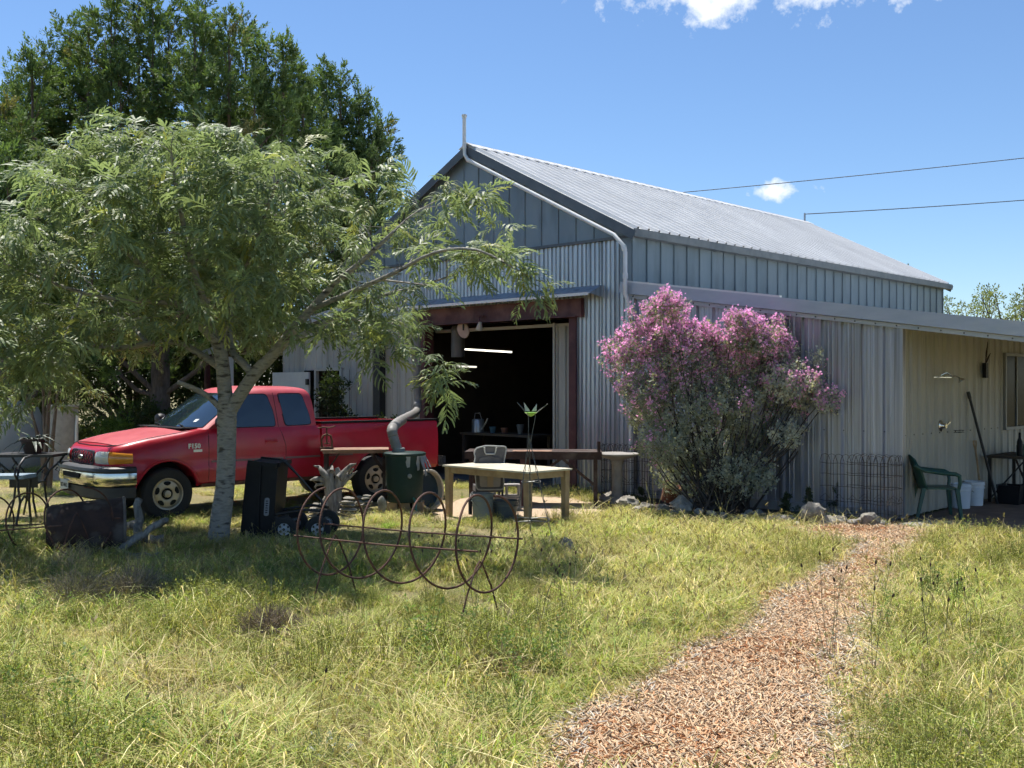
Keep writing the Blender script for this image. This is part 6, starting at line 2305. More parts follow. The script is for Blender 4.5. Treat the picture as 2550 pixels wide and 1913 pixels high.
b.tube([(LX_(800), 0.15, fz), (LX_(795), 0.15, fz + 0.14), (LX_(770), 0.15, fz + 0.26), (LX_(735), 0.15, fz + 0.46), (LX_(712), 0.15, fz + 0.58), (LX_(698), 0.15, fz + 0.64), (LX_(690), 0.15, fz + 0.62)], [0.016, 0.016, 0.014, 0.014, 0.022, 0.02, 0.018], 7)
b.build('handle', m_black, cart, 50)
tb = MB(); tb.lathe([(0.075, -0.04), (0.13, -0.045), (0.155, -0.03), (0.158, 0), (0.155, 0.03), (0.13, 0.045), (0.075, 0.04), (0.075, -0.04)], 24, caps=False)
tme = tb.mesh('tyre', m_rubber, 40)
wb_ = MB(); wb_.lathe([(0.085, 0.038), (0.075, 0.03), (0.05, 0.012), (0.03, 0.02), (0.02, 0.05), (0.0001, 0.05)], 20, caps=False)
for i in range(6):
    a = i * math.pi / 3
    wb_.bar((math.cos(a) * 0.03, math.sin(a) * 0.03, 0.022), (math.cos(a) * 0.08, math.sin(a) * 0.08, 0.034), 0.02, 0.01)
rme = wb_.mesh('rim', mat('white_wheel_rim', (0.50, 0.52, 0.55), (0.58, 0.60, 0.62), scale=6, rough=0.5), 40)
hh = MB()
for i in range(6):
    a = (i + 0.5) * math.pi / 3
    hh.lathe([(0.013, 0.0), (0.013, 0.006)], 8, (math.cos(a) * 0.056, math.sin(a) * 0.056, 0.024))
hh.lathe([(0.017, 0.045), (0.017, 0.053)], 10)
hme = hh.mesh('rim_holes', m_black)
for px_, y in ((715, -0.14), (797, -0.14), (715, 0.5), (797, 0.5)):
    w = bpy.data.objects.new('wheel', None); COL.objects.link(w); w.parent = cart
    w.location = (LX_(px_), y, 0.155); w.rotation_euler = (R(90) if y < 0 else R(-90), 0, 0)
    add_obj('tyre', tme, w); add_obj('rim', rme, w); add_obj('rim_holes', hme, w)['kind'] = 'stuff'

# ================================================================== driftwood stump and stone stacks
sg_ = gnd(830, 1283)
ss = sg_.y / F
P_ = lambda px_, py_, y=0.0: Vector(((px_ - 830) * ss, y, (1283 - py_) * ss))
stump = thing('driftwood_stump', 'upturned grey driftwood stump with root arms before the truck', 'stump', sg_)
b = MB()
b.tube([P_(835, 1290), P_(826, 1250), P_(822, 1215), P_(818, 1185), P_(812, 1172)], [0.10, 0.09, 0.085, 0.075, 0.05], 10)
b.tube([P_(846, 1290, 0.05), P_(838, 1250, 0.05), P_(838, 1215, 0.03), P_(845, 1185, 0.02), P_(838, 1165, 0.02)], [0.07, 0.075, 0.075, 0.06, 0.03], 9)
b.tube([P_(808, 1292, -0.08), P_(814, 1262, -0.06), P_(822, 1235, -0.03)], [0.03, 0.04, 0.05], 8)
b.tube([P_(785, 1287, -0.05), P_(800, 1262, -0.04), P_(815, 1240, 0)], [0.02, 0.035, 0.05], 8)
b.build('trunk', m_greywood, stump, 50)
for pts_, rr2 in (([(818, 1190), (805, 1175), (793, 1163), (783, 1159)], [0.06, 0.045, 0.025, 0.010]), ([(815, 1200), (798, 1192), (785, 1192), (771, 1197)], [0.055, 0.04, 0.03, 0.008]), ([(845, 1190), (858, 1175), (875, 1158), (889, 1154)], [0.06, 0.045, 0.03, 0.010]),
                  ([(850, 1195), (868, 1180), (880, 1168), (882, 1166)], [0.04, 0.03, 0.018, 0.008]), ([(848, 1210), (860, 1195), (878, 1182), (890, 1173)], [0.045, 0.04, 0.022, 0.008]), ([(825, 1180), (828, 1168), (826, 1162)], [0.05, 0.03, 0.012]), ([(806, 1205), (792, 1206), (786, 1212), (788, 1217)], [0.025, 0.02, 0.014, 0.006])):
    b = MB(); b.tube([P_(x, y, random.uniform(-0.08, 0.08)) for x, y in pts_], rr2, 8); b.build('root_arm', m_greywood, stump, 50)


def stack(px, py, sizes, label, seed, rad0=0.12):
    o = thing('stone_stack', label, 'stones', gnd(px, py), 0, 'stacked flat stones before the truck')
    z = 0.0
    rr_ = random.Random(seed)
    for k, (r_, h) in enumerate(sizes):
        b = MB(); b.blob((rr_.uniform(-0.02, 0.02), rr_.uniform(-0.02, 0.02), z + h / 2 - 0.005), (r_, r_ * rr_.uniform(0.7, 0.9), h / 2 + 0.006), seed * 17 + k, 12, 6, 0.3)
        b.build('stone', m_stone, o, 45)
        z += h
    return o


stack(914, 1288, [(0.13, 0.05), (0.12, 0.06), (0.10, 0.05), (0.115, 0.045), (0.09, 0.05), (0.085, 0.04), (0.075, 0.035)], 'tall narrow stack of flat stones left of the green barrel', 3)
stack(866, 1292, [(0.17, 0.06), (0.16, 0.05), (0.14, 0.06), (0.15, 0.05), (0.13, 0.05), (0.09, 0.05)], 'wide stack of flat stones right of the driftwood stump', 4)
stack(785, 1288, [(0.14, 0.05), (0.12, 0.06), (0.10, 0.05), (0.08, 0.05)], 'low stack of stones left of the driftwood stump', 5)
stack(890, 1276, [(0.15, 0.09), (0.13, 0.10), (0.11, 0.07)], 'squat stack of rough stones behind the other stacks', 6)


def rock(px, py, size, seed, label, group=None, z=0.0, name='rock'):
    o = MB().blob((0, 0, size[2] * 0.62), (size[0] * 1.15, size[1] * 1.1, size[2] * 1.15), seed, 18, 12, 0.5).build(name, m_stone, None, 38)
    o.location = gnd(px, py) + Vector((0, 0, z))
    o.rotation_euler = (0, 0, (seed * 1.7) % 6.28)
    return tag(o, label, 'rock', group)


b = MB(); b.blob((0, 0, 0.14), (0.09, 0.06, 0.17), 71, 10, 7, 0.3)
o = b.build('rock', m_stone, None, 45); o.location = gnd(950, 1288); tag(o, 'upright pointed stone between the stone stack and the barrel', 'rock')
rock(1030, 1285, (0.14, 0.10, 0.04), 72, 'flat pale stone at the end of the teal hose')
for i, (px, py, sx, lab) in enumerate(((800, 1305, 0.06, 'small loose stone before the foot of the driftwood stump'), (880, 1300, 0.07, 'small loose stone before the wide stone stack'), (925, 1302, 0.05, 'smallest loose stone before the tall stone stack'), (760, 1292, 0.06, 'small loose stone left of the low stone stack'))):
    rock(px, py, (sx, sx * 0.8, sx * 0.6), 80 + i, lab, 'small loose stones by the stacks')
rock(1410, 1378, (0.11, 0.10, 0.10), 90, 'round pale rock in the meadow beside the wire tripod')
rock(1372, 1382, (0.07, 0.06, 0.07), 91, 'smaller pale rock left of the round meadow rock')

# border of the flower bed
big = [(1702, 1277, (0.19, 0.15, 0.15), 'large dark-mottled rock in the border under the flowering bush'), (2022, 1308, (0.20, 0.17, 0.19), 'largest pale rock in the border right of the bush'), (2165, 1312, (0.15, 0.13, 0.11), 'pale rock in the border nearest the green chair'),
       (1560, 1268, (0.20, 0.15, 0.12), 'long brown rock at the left end of the border'), (1515, 1252, (0.20, 0.13, 0.12), 'dark lump of rock by the wall left of the bird bath')]
for i, (px, py, s_, lab) in enumerate(big):
    rock(px, py, s_, 100 + i, lab)
sm_ = [(1612, 1272, .11), (1650, 1275, .09), (1742, 1281, .08), (1772, 1285, .07), (1800, 1290, .06), (1850, 1293, .07), (1866, 1285, .075), (1890, 1287, .10), (1915, 1300, .08), (1940, 1297, .09), (1965, 1302, .10), (2060, 1310, .12), (2095, 1308, .11), (2130, 1312, .10), (2195, 1312, .09), (1680, 1283, .06), (1590, 1276, .08), (1985, 1312, .07), (1830, 1298, .05)]
sm_.sort()
ORD = ['leftmost', 'second', 'third', 'fourth', 'fifth', 'sixth', 'seventh', 'eighth', 'ninth', 'tenth', 'eleventh', 'twelfth', 'thirteenth', 'fourteenth', 'fifteenth', 'sixteenth', 'seventeenth', 'eighteenth', 'nineteenth']
for i, (px, py, s_) in enumerate(sm_):
    lab = 'leftmost of the small rocks bordering the flower bed' if i == 0 else '%s from the left of the small rocks bordering the flower bed' % ORD[i]
    rock(px, py, (s_ * 1.15, s_, s_ * 0.75), 120 + i, lab, 'small border rocks along the barn')
o = MB().blob((0, 0, 0.03), (0.55, 0.30, 0.06), 140, 16, 6, 0.3).build('stepping_stone', m_stone, None, 45); o.location = gnd(2325, 1313); tag(o, 'flat grey stone slab at the edge of the porch', 'stone slab')

# ================================================================== rusty table with press, barrel, duct
rt = Vector((at(885, 960, 16.0).x, 16.0, 0))
RT = thing('rusty_table', 'rusty steel table standing before the truck bed', 'table', rt, 0.12)
b = MB(); b.box((0, 0, 0.915), (1.02, 0.62, 0.022)); b.box((0, 0, 0.885), (0.96, 0.56, 0.035)); b.build('tabletop', m_rusttop, RT)
for sx in (-0.44, 0.44):
    for sy in (-0.25, 0.25):
        b = MB(); b.bar((sx, sy, 0.0), (sx, sy, 0.87), 0.045, 0.045); b.build('leg', m_darkrust, RT)
        b = MB(); b.bar((sx * 0.55, sy, 0.86), (sx * 0.98, sy, 0.58), 0.025, 0.025); b.build('brace', m_darkrust, RT)
pr = thing('bench_press', 'small rusty screw press standing on the rusty table', 'tool', rt + Vector((-0.42, -0.12, 0.927)), 0.12)
b = MB(); b.box((0, 0, 0.015), (0.20, 0.12, 0.03)); b.build('base', m_rust, pr)
b = MB()
b.tube([(-0.075, 0, 0.02), (-0.08, 0, 0.12), (-0.06, 0, 0.20), (0, 0, 0.23), (0.06, 0, 0.20), (0.08, 0, 0.12), (0.075, 0, 0.02)], 0.017, 7)
b.build('yoke', m_rust, pr, 50)
b = MB(); b.tube([(0, 0, 0.08), (0, 0, 0.33)], 0.013, 7); b.lathe([(0.04, 0), (0.04, 0.02)], 10, (0, 0, 0.07)); b.build('screw', m_rust, pr, 50)
b = MB(); b.tube([(-0.14, 0, 0.315), (-0.05, 0.01, 0.335), (0.05, 0, 0.325), (0.13, -0.01, 0.35)], 0.010, 6); b.build('handle', m_rust, pr, 50)

bp_ = Vector((at(1008, 960, 15.5).x, 15.5, 0))
BR = thing('green_barrel', 'dark green plastic barrel with a flexible duct in its lid', 'barrel', bp_ + Vector((0, 0, 0.165)))
b = MB(); b.lathe([(0.245, 0.0), (0.255, 0.03), (0.275, 0.30), (0.29, 0.60), (0.295, 0.70), (0.28, 0.70)], 32); barr = b.build('body', m_barrel, BR, 40)
b = MB(); b.lathe([(0.305, 0.69), (0.315, 0.70), (0.315, 0.725), (0.29, 0.74), (0.05, 0.745)], 32); b.build('lid', m_barrel, BR, 40)
b = MB(); b.lathe([(0.035, 0), (0.03, 0.012), (0.02, 0.014)], 10, (0.10, -0.264, 0.40), (0.35, -0.94, 0)); b.build('spout', m_greyp, BR, 40)
m_film = mat('torn_plastic_film', (0.20, 0.22, 0.22), (0.28, 0.30, 0.30), scale=9, rough=0.35)
for k, (a0, L) in enumerate(((-1.3, 0.17), (-0.75, 0.22), (-0.55, 0.30), (-0.35, 0.24), (-0.15, 0.18))):
    b = MB()
    c, s_ = math.cos(a0), math.sin(a0)
    rows = []
    for i in range(5):
        t = i / 4
        out = 0.30 + 0.10 * t * (k > 1)
        z = 0.695 - L * t
        wv = 0.035 * (1 - 0.3 * t)
        rows += [(c * out - s_ * -wv + 0.01 * math.sin(i * 2 + k), s_ * out + c * -wv, z), (c * out - s_ * wv, s_ * out + c * wv, z + 0.01)]
    b.add(rows, [(2 * i, 2 * i + 1, 2 * i + 3, 2 * i + 2) for i in range(4)])
    b.build('plastic_strip', m_film, BR, fix=False)
for k, (dx_, lab) in enumerate(((-0.17, 'wood block under the left of the green barrel'), (0.02, 'wood block under the middle of the green barrel'), (0.2, 'wood block under the right of the green barrel'))):
    b = MB(); b.box((0, 0, 0.082), (0.15, 0.34, 0.165)); o = b.build('wood_block', m_wood); o.location = bp_ + Vector((dx_, 0.02, 0)); tag(o, lab, 'wood block')

# flexible duct from barrel lid back and up the door post
fl = thing('flexible_duct', 'ribbed grey hose rising from the green barrel to the barn door', 'duct', bp_)
ctrl = [Vector((-0.09, -0.02, 0.895)), at(980, 1090, 15.5) - bp_, at(978, 1066, 15.7) - bp_, at(1000, 1047, 17.2) - bp_, at(1032, 1030, 20.2) - bp_, at(1040, 1010, 20.85) - bp_, at(1038, 960, 20.95) - bp_, at(1038, 880, 20.95) - bp_, at(1038, 790, 20.95) - bp_]
P = []
for k in range(len(ctrl) - 1):
    p0, p1, p2, p3 = ctrl[max(k - 1, 0)], ctrl[k], ctrl[k + 1], ctrl[min(k + 2, len(ctrl) - 1)]
    m_ = max(2, int((p2 - p1).length / 0.022))
    for j in range(m_):
        t = j / m_
        # piecewise blend keeps the bends soft
        a = 0.5 * ((2 * p1) + (p2 - p0) * t + (2 * p0 - 5 * p1 + 4 * p2 - p3) * t * t + (3 * p1 - p0 - 3 * p2 + p3) * t ** 3) if (p2 - p1).length < 2.2 else p1.lerp(p2, t)
        P.append(a)
P.append(ctrl[-1])
b = MB(); b.tube(P, [0.082 if i % 2 else 0.070 for i in range(len(P))], 14); b.build('hose', m_duct, fl, 70)
b = MB(); b.lathe([(0.095, -0.02), (0.095, 0.05), (0.085, 0.06)], 16, (-0.09, -0.02, 0.91)); b.build('collar', m_greyp, fl, 40)

bd = Vector((at(1062, 960, 15.75).x, 15.75, 0))
DR = thing('blue_drum', 'blue drum with a cream rim lying on its side right of the barrel', 'drum', bd)
axd = Vector((0.80, -0.58, 0.10)).normalized()
b = MB(); b.lathe([(0.28, -0.30), (0.295, -0.27), (0.30, 0.0), (0.27, 0.0), (0.255, -0.03), (0.0001, -0.035)], 32, (0, 0, 0.31), axd, caps=False); b.build('shell', mat('deep_blue_metal', (0.012, 0.035, 0.055), (0.02, 0.05, 0.075), scale=5, rough=0.5), DR, 40)
b = MB(); b.lathe([(0.275, 0.0), (0.305, -0.005), (0.312, 0.02), (0.312, 0.085), (0.30, 0.095), (0.275, 0.09), (0.275, 0.0)], 36, (0, 0, 0.31), axd, caps=False); b.build('rim', mat('cream_rim', (0.45, 0.40, 0.30), (0.53, 0.48, 0.38), scale=5, rough=0.6), DR, 40)
b = MB(); b.tube([gnd(1042, 1280), at(1035, 1268, 15.1), at(1037, 1255, 15.2), at(1033, 1245, 15.25), at(1026, 1237, 15.35)], 0.016, 7)
o = b.build('garden_hose', mat('teal_hose', (0.05, 0.22, 0.18), (0.08, 0.28, 0.23), scale=5, rough=0.5), None, 60); tag(o, 'short teal hose end hanging below the green barrel', 'hose')

# ================================================================== wooden table and what stands round it
c1, c2, c3 = Vector((-0.987, 14.98)), Vector((0.234, 13.74)), Vector((0.815, 14.4))
e1, e2 = (c1 - c2), (c3 - c2)
ctr = c2 + (e1 + e2) / 2
WT = thing('wooden_table', 'weathered wooden table with a bleached top before the barn door', 'table', (ctr.x, ctr.y, 0), math.atan2(-e1.y, -e1.x))
TL, TW = e1.length, 0.88
k_pl = 5
for i in range(k_pl):
    b = MB(); b.box((0, -TW / 2 + (i + 0.5) * TW / k_pl, 0.738), (TL, TW / k_pl - 0.004, 0.024)); b.build('plank', m_woodtop, WT)
b = MB()
for s_ in (1, -1):
    b.box((0, s_ * (TW / 2 - 0.07), 0.68), (TL - 0.20, 0.022, 0.09))
    b.box((s_ * (TL / 2 - 0.07), 0, 0.68), (0.022, TW - 0.20, 0.09))
b.build('apron', m_wood, WT)
for sx in (1, -1):
    for sy in (1, -1):
        b = MB(); b.bar((sx * (TL / 2 - 0.07), sy * (TW / 2 - 0.07), 0), (sx * (TL / 2 - 0.07), sy * (TW / 2 - 0.07), 0.725), 0.075, 0.075, w2=0.09, h2=0.09); b.build('leg', m_wood, WT)

st = Vector((at(1220, 960, 15.35).x, 15.35, 0))
CH = thing('high_back_chair', 'grey padded high-back chair with pale piping behind the wooden table', 'chair', st, R(8))
m_pad = mat('grey_cushion', (0.075, 0.072, 0.074), (0.11, 0.106, 0.105), scale=9, rough=0.9)
m_pipe = mat('pale_piping', (0.33, 0.34, 0.33), rough=0.7, rand=0.01)
m_beige = mat('beige_back_panel', (0.26, 0.235, 0.20), (0.31, 0.285, 0.25), scale=6, rough=0.8)
outl = round_poly([(-0.20, 0.36), (0.20, 0.36), (0.205, 0.74), (0.255, 0.99), (-0.06, 1.005), (-0.20, 0.97), (-0.235, 0.90), (-0.215, 0.84), (-0.235, 0.74)], 0.05)
b = MB(); b.prism(outl, lambda x, z, d: Vector((x, d + (z - 0.4) * 0.10, z)), -0.03, 0.05); b.build('backrest', m_pad, CH, 40)
b = MB(); b.tube([(x, -0.035 + (z - 0.4) * 0.10, z) for x, z in outl], 0.011, 6, closed=True); b.build('piping', m_pipe, CH, 60)
b = MB(); b.prism(round_poly([(-0.15, 0.40), (0.15, 0.40), (0.16, 0.62), (-0.16, 0.62)], 0.03), lambda x, z, d: Vector((x, d + (z - 0.4) * 0.10, z)), -0.045, -0.031); b.build('back_panel', m_beige, CH)
b = MB(); b.box((0, -0.045, 0.51), (0.09, 0.02, 0.22)); b.build('strap_cover', mat('tan_strap', (0.33, 0.25, 0.16), rough=0.8, rand=0.01), CH)
b = MB(); b.prism(round_poly([(-0.17, 0.68), (0.17, 0.68), (0.165, 0.83), (0.05, 0.84), (0, 0.86), (-0.05, 0.84), (-0.165, 0.83)], 0.03), lambda x, z, d: Vector((x, d + (z - 0.4) * 0.10, z)), -0.055, -0.031); b.build('cushion', m_pad, CH)
b = MB(); b.tube([(-0.085, -0.02, 0.985), (-0.075, 0.005, 0.92), (-0.06, 0.0, 0.885), (0.07, 0.0, 0.885), (0.085, 0.005, 0.92), (0.095, -0.02, 0.985)], 0.013, 6); b.build('head_strap', m_pipe, CH, 50)
b = MB(); b.box((0, 0.24, 0.36), (0.42, 0.42, 0.09)); b.build('seat', m_pad, CH)
for sx in (-0.19, 0.19):
    for y in (0.02, 0.42):
        b = MB(); b.bar((sx, y, 0), (sx, y, 0.32), 0.03, 0.03); b.build('leg', m_black, CH)
ar = MB(); ar.tube([(-0.30, -0.1, 0.0), (-0.30, -0.06, 0.2), (-0.28, 0.02, 0.27), (-0.24, 0.1, 0.30)], 0.028, 8); ar.build('armrest', m_blackp, CH, 50)


def bucket(px, py, r_, h, m_, label, group, tub=False, name='bucket', z=0.0, ang=0.5):
    o = thing(name, label, 'bucket', gnd(px, py) + Vector((0, 0, z)), ang, group)
    b = MB()
    b.lathe([(r_ * 0.86, 0.0), (r_ * 0.87, 0.01), (r_ * 0.96, h * 0.72), (r_ * 1.07, h * 0.72), (r_ * 1.07, h * 0.75), (r_ * 0.98, h * 0.76), (r_ * 0.99, h * 0.86), (r_ * 1.08, h * 0.86), (r_ * 1.08, h * 0.89), (r_, h * 0.90), (r_ * 1.01, h * 0.98), (r_ * 1.06, h * 0.98), (r_ * 1.06, h), (r_ * 0.97, h), (r_ * 0.83, 0.02), (0.0001, 0.02)], 28, caps=False)
    b.build('pail', m_, o, 40)
    b = MB(); b.tube([(math.cos(a) * r_ * 1.07, -0.02 - r_ * 1.05 * math.sin(a) * 0.55, h * 0.80 - 0.55 * h * math.sin(a) * 0.62) for a in np.linspace(0, math.pi, 11)], 0.0035, 5); b.build('handle', m_wire if not tub else m_black, o)
    return o


bucket(1202, 1297, 0.155, 0.385, m_greyp, 'tall grey bucket under the wooden table', 'grey buckets under the table')
bucket(1256, 1293, 0.19, 0.27, mat('slate_tub', (0.075, 0.09, 0.095), (0.11, 0.125, 0.125), scale=4, rough=0.5), 'wide dark grey tub under the wooden table', 'grey buckets under the table')


def block(px, Y, z, label, rz=0.1):
    o = thing('concrete_block', label, 'concrete block', at(px, 960, Y).xy.to_3d() + Vector((0, 0, z)), rz, 'concrete blocks under the bench')
    b = MB()
    for x in (-0.1875, 0.0, 0.1875):
        b.box((x, 0, 0.095), (0.025 if x == 0 else 0.03, 0.19, 0.19))
    for y in (-0.083, 0.083):
        for x in (-0.093, 0.093):
            b.box((x, y, 0.095), (0.1595, 0.028, 0.188))
    b.build('shell', m_concrete, o)
    o.rotation_euler = (R(90), 0, rz)
    return o


bk = block(1262, 15.9, 0.0, 'lower concrete block standing under the rusty bench'); bk.location.z = 0.19 * 0.5
bk2 = block(1260, 15.9, 0.0, 'upper concrete block standing on the other under the rusty bench'); bk2.location.z = 0.19 * 0.5 + 0.0
bk.location.z, bk2.location.z = 0.0, 0.0
for q_, zz in ((bk, 0.0), (bk2, 0.20)):
    q_.rotation_euler = (R(90), 0, 0.1)
    q_.location.z = zz + 0.10

wb0 = Vector((at(1330, 960, 16.6).x, 16.6, 0))
WB = thing('rusty_workbench', 'long dark rusty steel workbench against the barn door', 'workbench', wb0, R(-4))
b = MB(); b.box((0, 0, 0.85), (2.15, 0.75, 0.02)); b.build('tabletop', m_darkrust, WB)
b = MB(); b.box((-0.02, -0.20, 0.8635), (0.62, 0.34, 0.006)); b.build('plate', m_rusttop, WB)
b = MB(); b.box((0, -0.36, 0.79), (2.15, 0.03, 0.10)); b.box((0, 0.36, 0.79), (2.15, 0.03, 0.10)); b.build('apron', m_darkrust, WB)
for sx in (-0.98, -0.15, 0.98):
    for sy in (-0.32, 0.32):
        b = MB(); b.bar((sx, sy, 0), (sx, sy, 0.84), 0.11 if sx == -0.15 else 0.06, 0.06); b.build('leg', m_oxred if sx == -0.15 else m_darkrust, WB)
for sx, d_ in ((-0.1, 0.55), (0.95, -0.5)):
    b = MB(); b.bar((sx, -0.33, 0.35), (sx + d_, -0.33, 0.76), 0.04, 0.04); b.build('brace', m_darkrust, WB)
b = MB(); b.bar((1.03, -0.3, 0.86), (1.03, -0.3, 1.02), 0.05, 0.05); b.build('stake', m_darkrust, WB)

# wire tripod with glass flower
tg = gnd(1325, 1350)
TS = tg.y / F
Q_ = lambda px_, py_, y=0.0: Vector(((px_ - 1325) * TS, y, CAM_H - (py_ - HZ) * TS))
TP = thing('wire_tripod', 'tall wire tripod topped by a green glass flower before the table', 'garden ornament', tg)
for foot, y in ((1278, -0.10), (1322, 0.20), (1378, -0.05)):
    b = MB()
    tops = Q_(1318, 1092)
    f0 = Vector(((foot - 1325) * TS, y, -0.02))
    for s_ in (1, -1):
        pts_ = []
        for i in range(14):
            t = i / 13
            pts_.append(f0.lerp(tops, t) + Vector((math.sin(i * 1.9) * 0.010 * s_, math.cos(i * 1.9) * 0.010 * s_, 0)))
        b.tube(pts_, 0.0042, 5)
    b.build('leg', m_wire, TP)
for zc, r_ in ((0.73, 0.115), (0.27, 0.225)):
    b = MB(); b.tube([(math.cos(a) * r_ - 0.01, math.sin(a) * r_ * 0.9 + 0.02, zc + 0.01 * math.sin(3 * a)) for a in np.linspace(0, 2 * math.pi, 17)[:-1]], 0.006, 5, closed=True); b.build('ring', m_wire, TP)
for a_, b_ in ((1316, 1316), (1322, 1334)):
    b = MB(); b.tube([Q_(a_, 1100), Q_((a_ + b_) / 2, 1065), Q_(b_, 1034)], 0.0048, 5); b.build('stem', m_wire, TP)
m_lime = bpy.data.materials.new('lime_glass'); m_lime.use_nodes = True
lb2 = m_lime.node_tree.nodes['Principled BSDF']; lb2.inputs['Base Color'].default_value = (0.42, 0.72, 0.16, 1); lb2.inputs['Roughness'].default_value = 0.15; lb2.inputs['Transmission Weight'].default_value = 0.35
m_clear = bpy.data.materials.new('clear_glass'); m_clear.use_nodes = True
lb3 = m_clear.node_tree.nodes['Principled BSDF']; lb3.inputs['Base Color'].default_value = (0.80, 0.88, 0.86, 1); lb3.inputs['Roughness'].default_value = 0.08; lb3.inputs['Transmission Weight'].default_value = 0.6
b = MB(); b.lathe([(0.0001, 0.0), (0.035, 0.015), (0.07, 0.045), (0.085, 0.05), (0.08, 0.055), (0.03, 0.03), (0.0001, 0.015)], 14, Q_(1322, 1038) , (0, 0, 1), caps=False); b.build('glass_cup', m_lime, TP, 40)
for tip, bs, w in (((1304, 1001), (1314, 1024), 0.022), ((1337, 1005), (1330, 1024), 0.022)):
    b = MB(); p0, p1 = Q_(*bs), Q_(*tip)
    sx = Vector((0.03, 0, 0))
    b.add([p0 - sx, p0 + sx, p1, p0 - sx + Vector((0, 0.008, 0)), p0 + sx + Vector((0, 0.008, 0)), p1 + Vector((0, 0.008, 0))], [(0, 1, 2), (5, 4, 3), (0, 3, 4, 1), (1, 4, 5, 2), (2, 5, 3, 0)]); b.build('glass_petal', m_clear, TP)
for tip, bs in (((1288, 1002), (1308, 1026)), ((1364, 1006), (1338, 1027))):
    b = MB(); b.tube([Q_(*bs), Q_(*tip)], [0.008, 0.006], 5); b.build('glass_rod', m_wire, TP)
# ================================================================== inside the shop
def tube_light(px0, py0, px1, py1, Y0, Y1, label, strength):
    a, c = at(px0, py0, Y0), at(px1, py1, Y1)
    o = thing('fluorescent_light', label, 'light', (a + c) / 2, 0, 'fluorescent tubes in the shop')
    O = (a + c) / 2
    b = MB(); b.tube([a - O, c - O], 0.02, 8); b.build('lamp_tube', mat('lit_tube', (0.8, 0.8, 0.75), rough=0.4, emit=((1.0, 0.95, 0.80), strength)), o, 60)
    b = MB(); d = (c - a); b.bar(a - O + Vector((0, 0, 0.045)), c - O + Vector((0, 0, 0.045)), 0.10, 0.04); b.build('fixture', m_inside, o)
    h0 = O.z + 0.06
    for t in (0.2, 0.8):
        q = a.lerp(c, t) - O
        b = MB(); b.tube([q + Vector((0, 0, 0.06)), Vector((q.x, q.y, 4.37 - O.z))], 0.004, 4); b.build('hanger', m_black, o)


tube_light(1158, 870, 1274, 877, 24.0, 23.2, 'lit fluorescent tube hanging higher in the dark shop', 1.6)
tube_light(1120, 912, 1186, 914, 25.6, 25.0, 'dimmer fluorescent tube hanging lower in the dark shop', 0.9)

dk = at(1140, 835, 21.3)
DC = thing('dust_duct', 'round metal duct with a pinkish blast gate hanging inside the shop door', 'duct', (dk.x, dk.y, 0))
b = MB(); b.lathe([(0.14, 2.48), (0.14, 3.0), (0.15, 3.0), (0.15, 3.06), (0.12, 3.10), (0.12, 4.35)], 20); b.build('pipe', mat('dull_duct', (0.10, 0.095, 0.09), (0.14, 0.13, 0.12), scale=4, rough=0.5, metal=0.3), DC, 40)
gq = at(1154, 822, 20.6) - Vector((dk.x, dk.y, 0))
b = MB(); b.lathe([(0.14, -0.02), (0.14, 0.02)], 24, gq, (-0.35, -0.93, 0.05), sq=(0.85, 1.2)); b.build('gate_disc', mat('pinkish_disc', (0.40, 0.28, 0.20), (0.46, 0.33, 0.25), scale=4, rough=0.7), DC)
b = MB(); b.box(gq + Vector((0, -0.03, 0.10)), (0.03, 0.02, 0.22)); b.tube([gq + Vector((0, 0, 0.1)), gq + Vector((0, 0.1, 0.75))], 0.012, 6); b.build('bracket', m_black, DC)
fq = at(1194, 815, 20.0)
FL = thing('floodlight', 'small pale floodlight hanging under the red door beam', 'light', fq)
b = MB(); b.lathe([(0.03, 0.10), (0.045, 0.05), (0.06, -0.01), (0.065, -0.05), (0.05, -0.06)], 14, (0, 0, 0), (0.15, -0.4, 1)); b.build('lamp_head', mat('dusty_white', (0.42, 0.39, 0.33), rough=0.6, rand=0.01), FL, 40)
b = MB(); b.tube([(0, 0, 0.08), (0, 0.03, 0.17), (0, 0.05, 0.22)], 0.015, 6); b.box((0, 0.05, 0.215), (0.12, 0.08, 0.03)); b.build('mount', m_oxred, FL)

ib = thing('shop_bench', 'dark workbench inside the shop behind the door opening', 'workbench', BW(-4.3, 1.3), BROT)
b = MB(); b.box((0, 0, 0.88), (2.1, 0.7, 0.05)); b.build('tabletop', m_inside, ib)
for sx in (-0.95, 0.95):
    for sy in (-0.3, 0.3):
        b = MB(); b.box((sx, sy, 0.44), (0.08, 0.08, 0.83)); b.build('leg', m_inside, ib)
wc = thing('watering_can', 'grey metal watering can on the inner bench', 'watering can', BW(-5.0, 1.15, 0.905), BROT)
b = MB(); b.lathe([(0.13, 0), (0.13, 0.26), (0.115, 0.28), (0.10, 0.28)], 20); b.build('body', m_galv, wc, 40)
b = MB(); b.tube([(-0.11, 0, 0.26), (-0.08, 0, 0.40), (0.06, 0, 0.41), (0.12, 0, 0.27)], 0.010, 6); b.build('handle', m_galv, wc, 50)
b = MB(); b.tube([(0.12, 0, 0.06), (0.24, 0, 0.20), (0.30, 0, 0.30)], [0.025, 0.02, 0.016], 8); b.build('spout', m_galv, wc, 50)
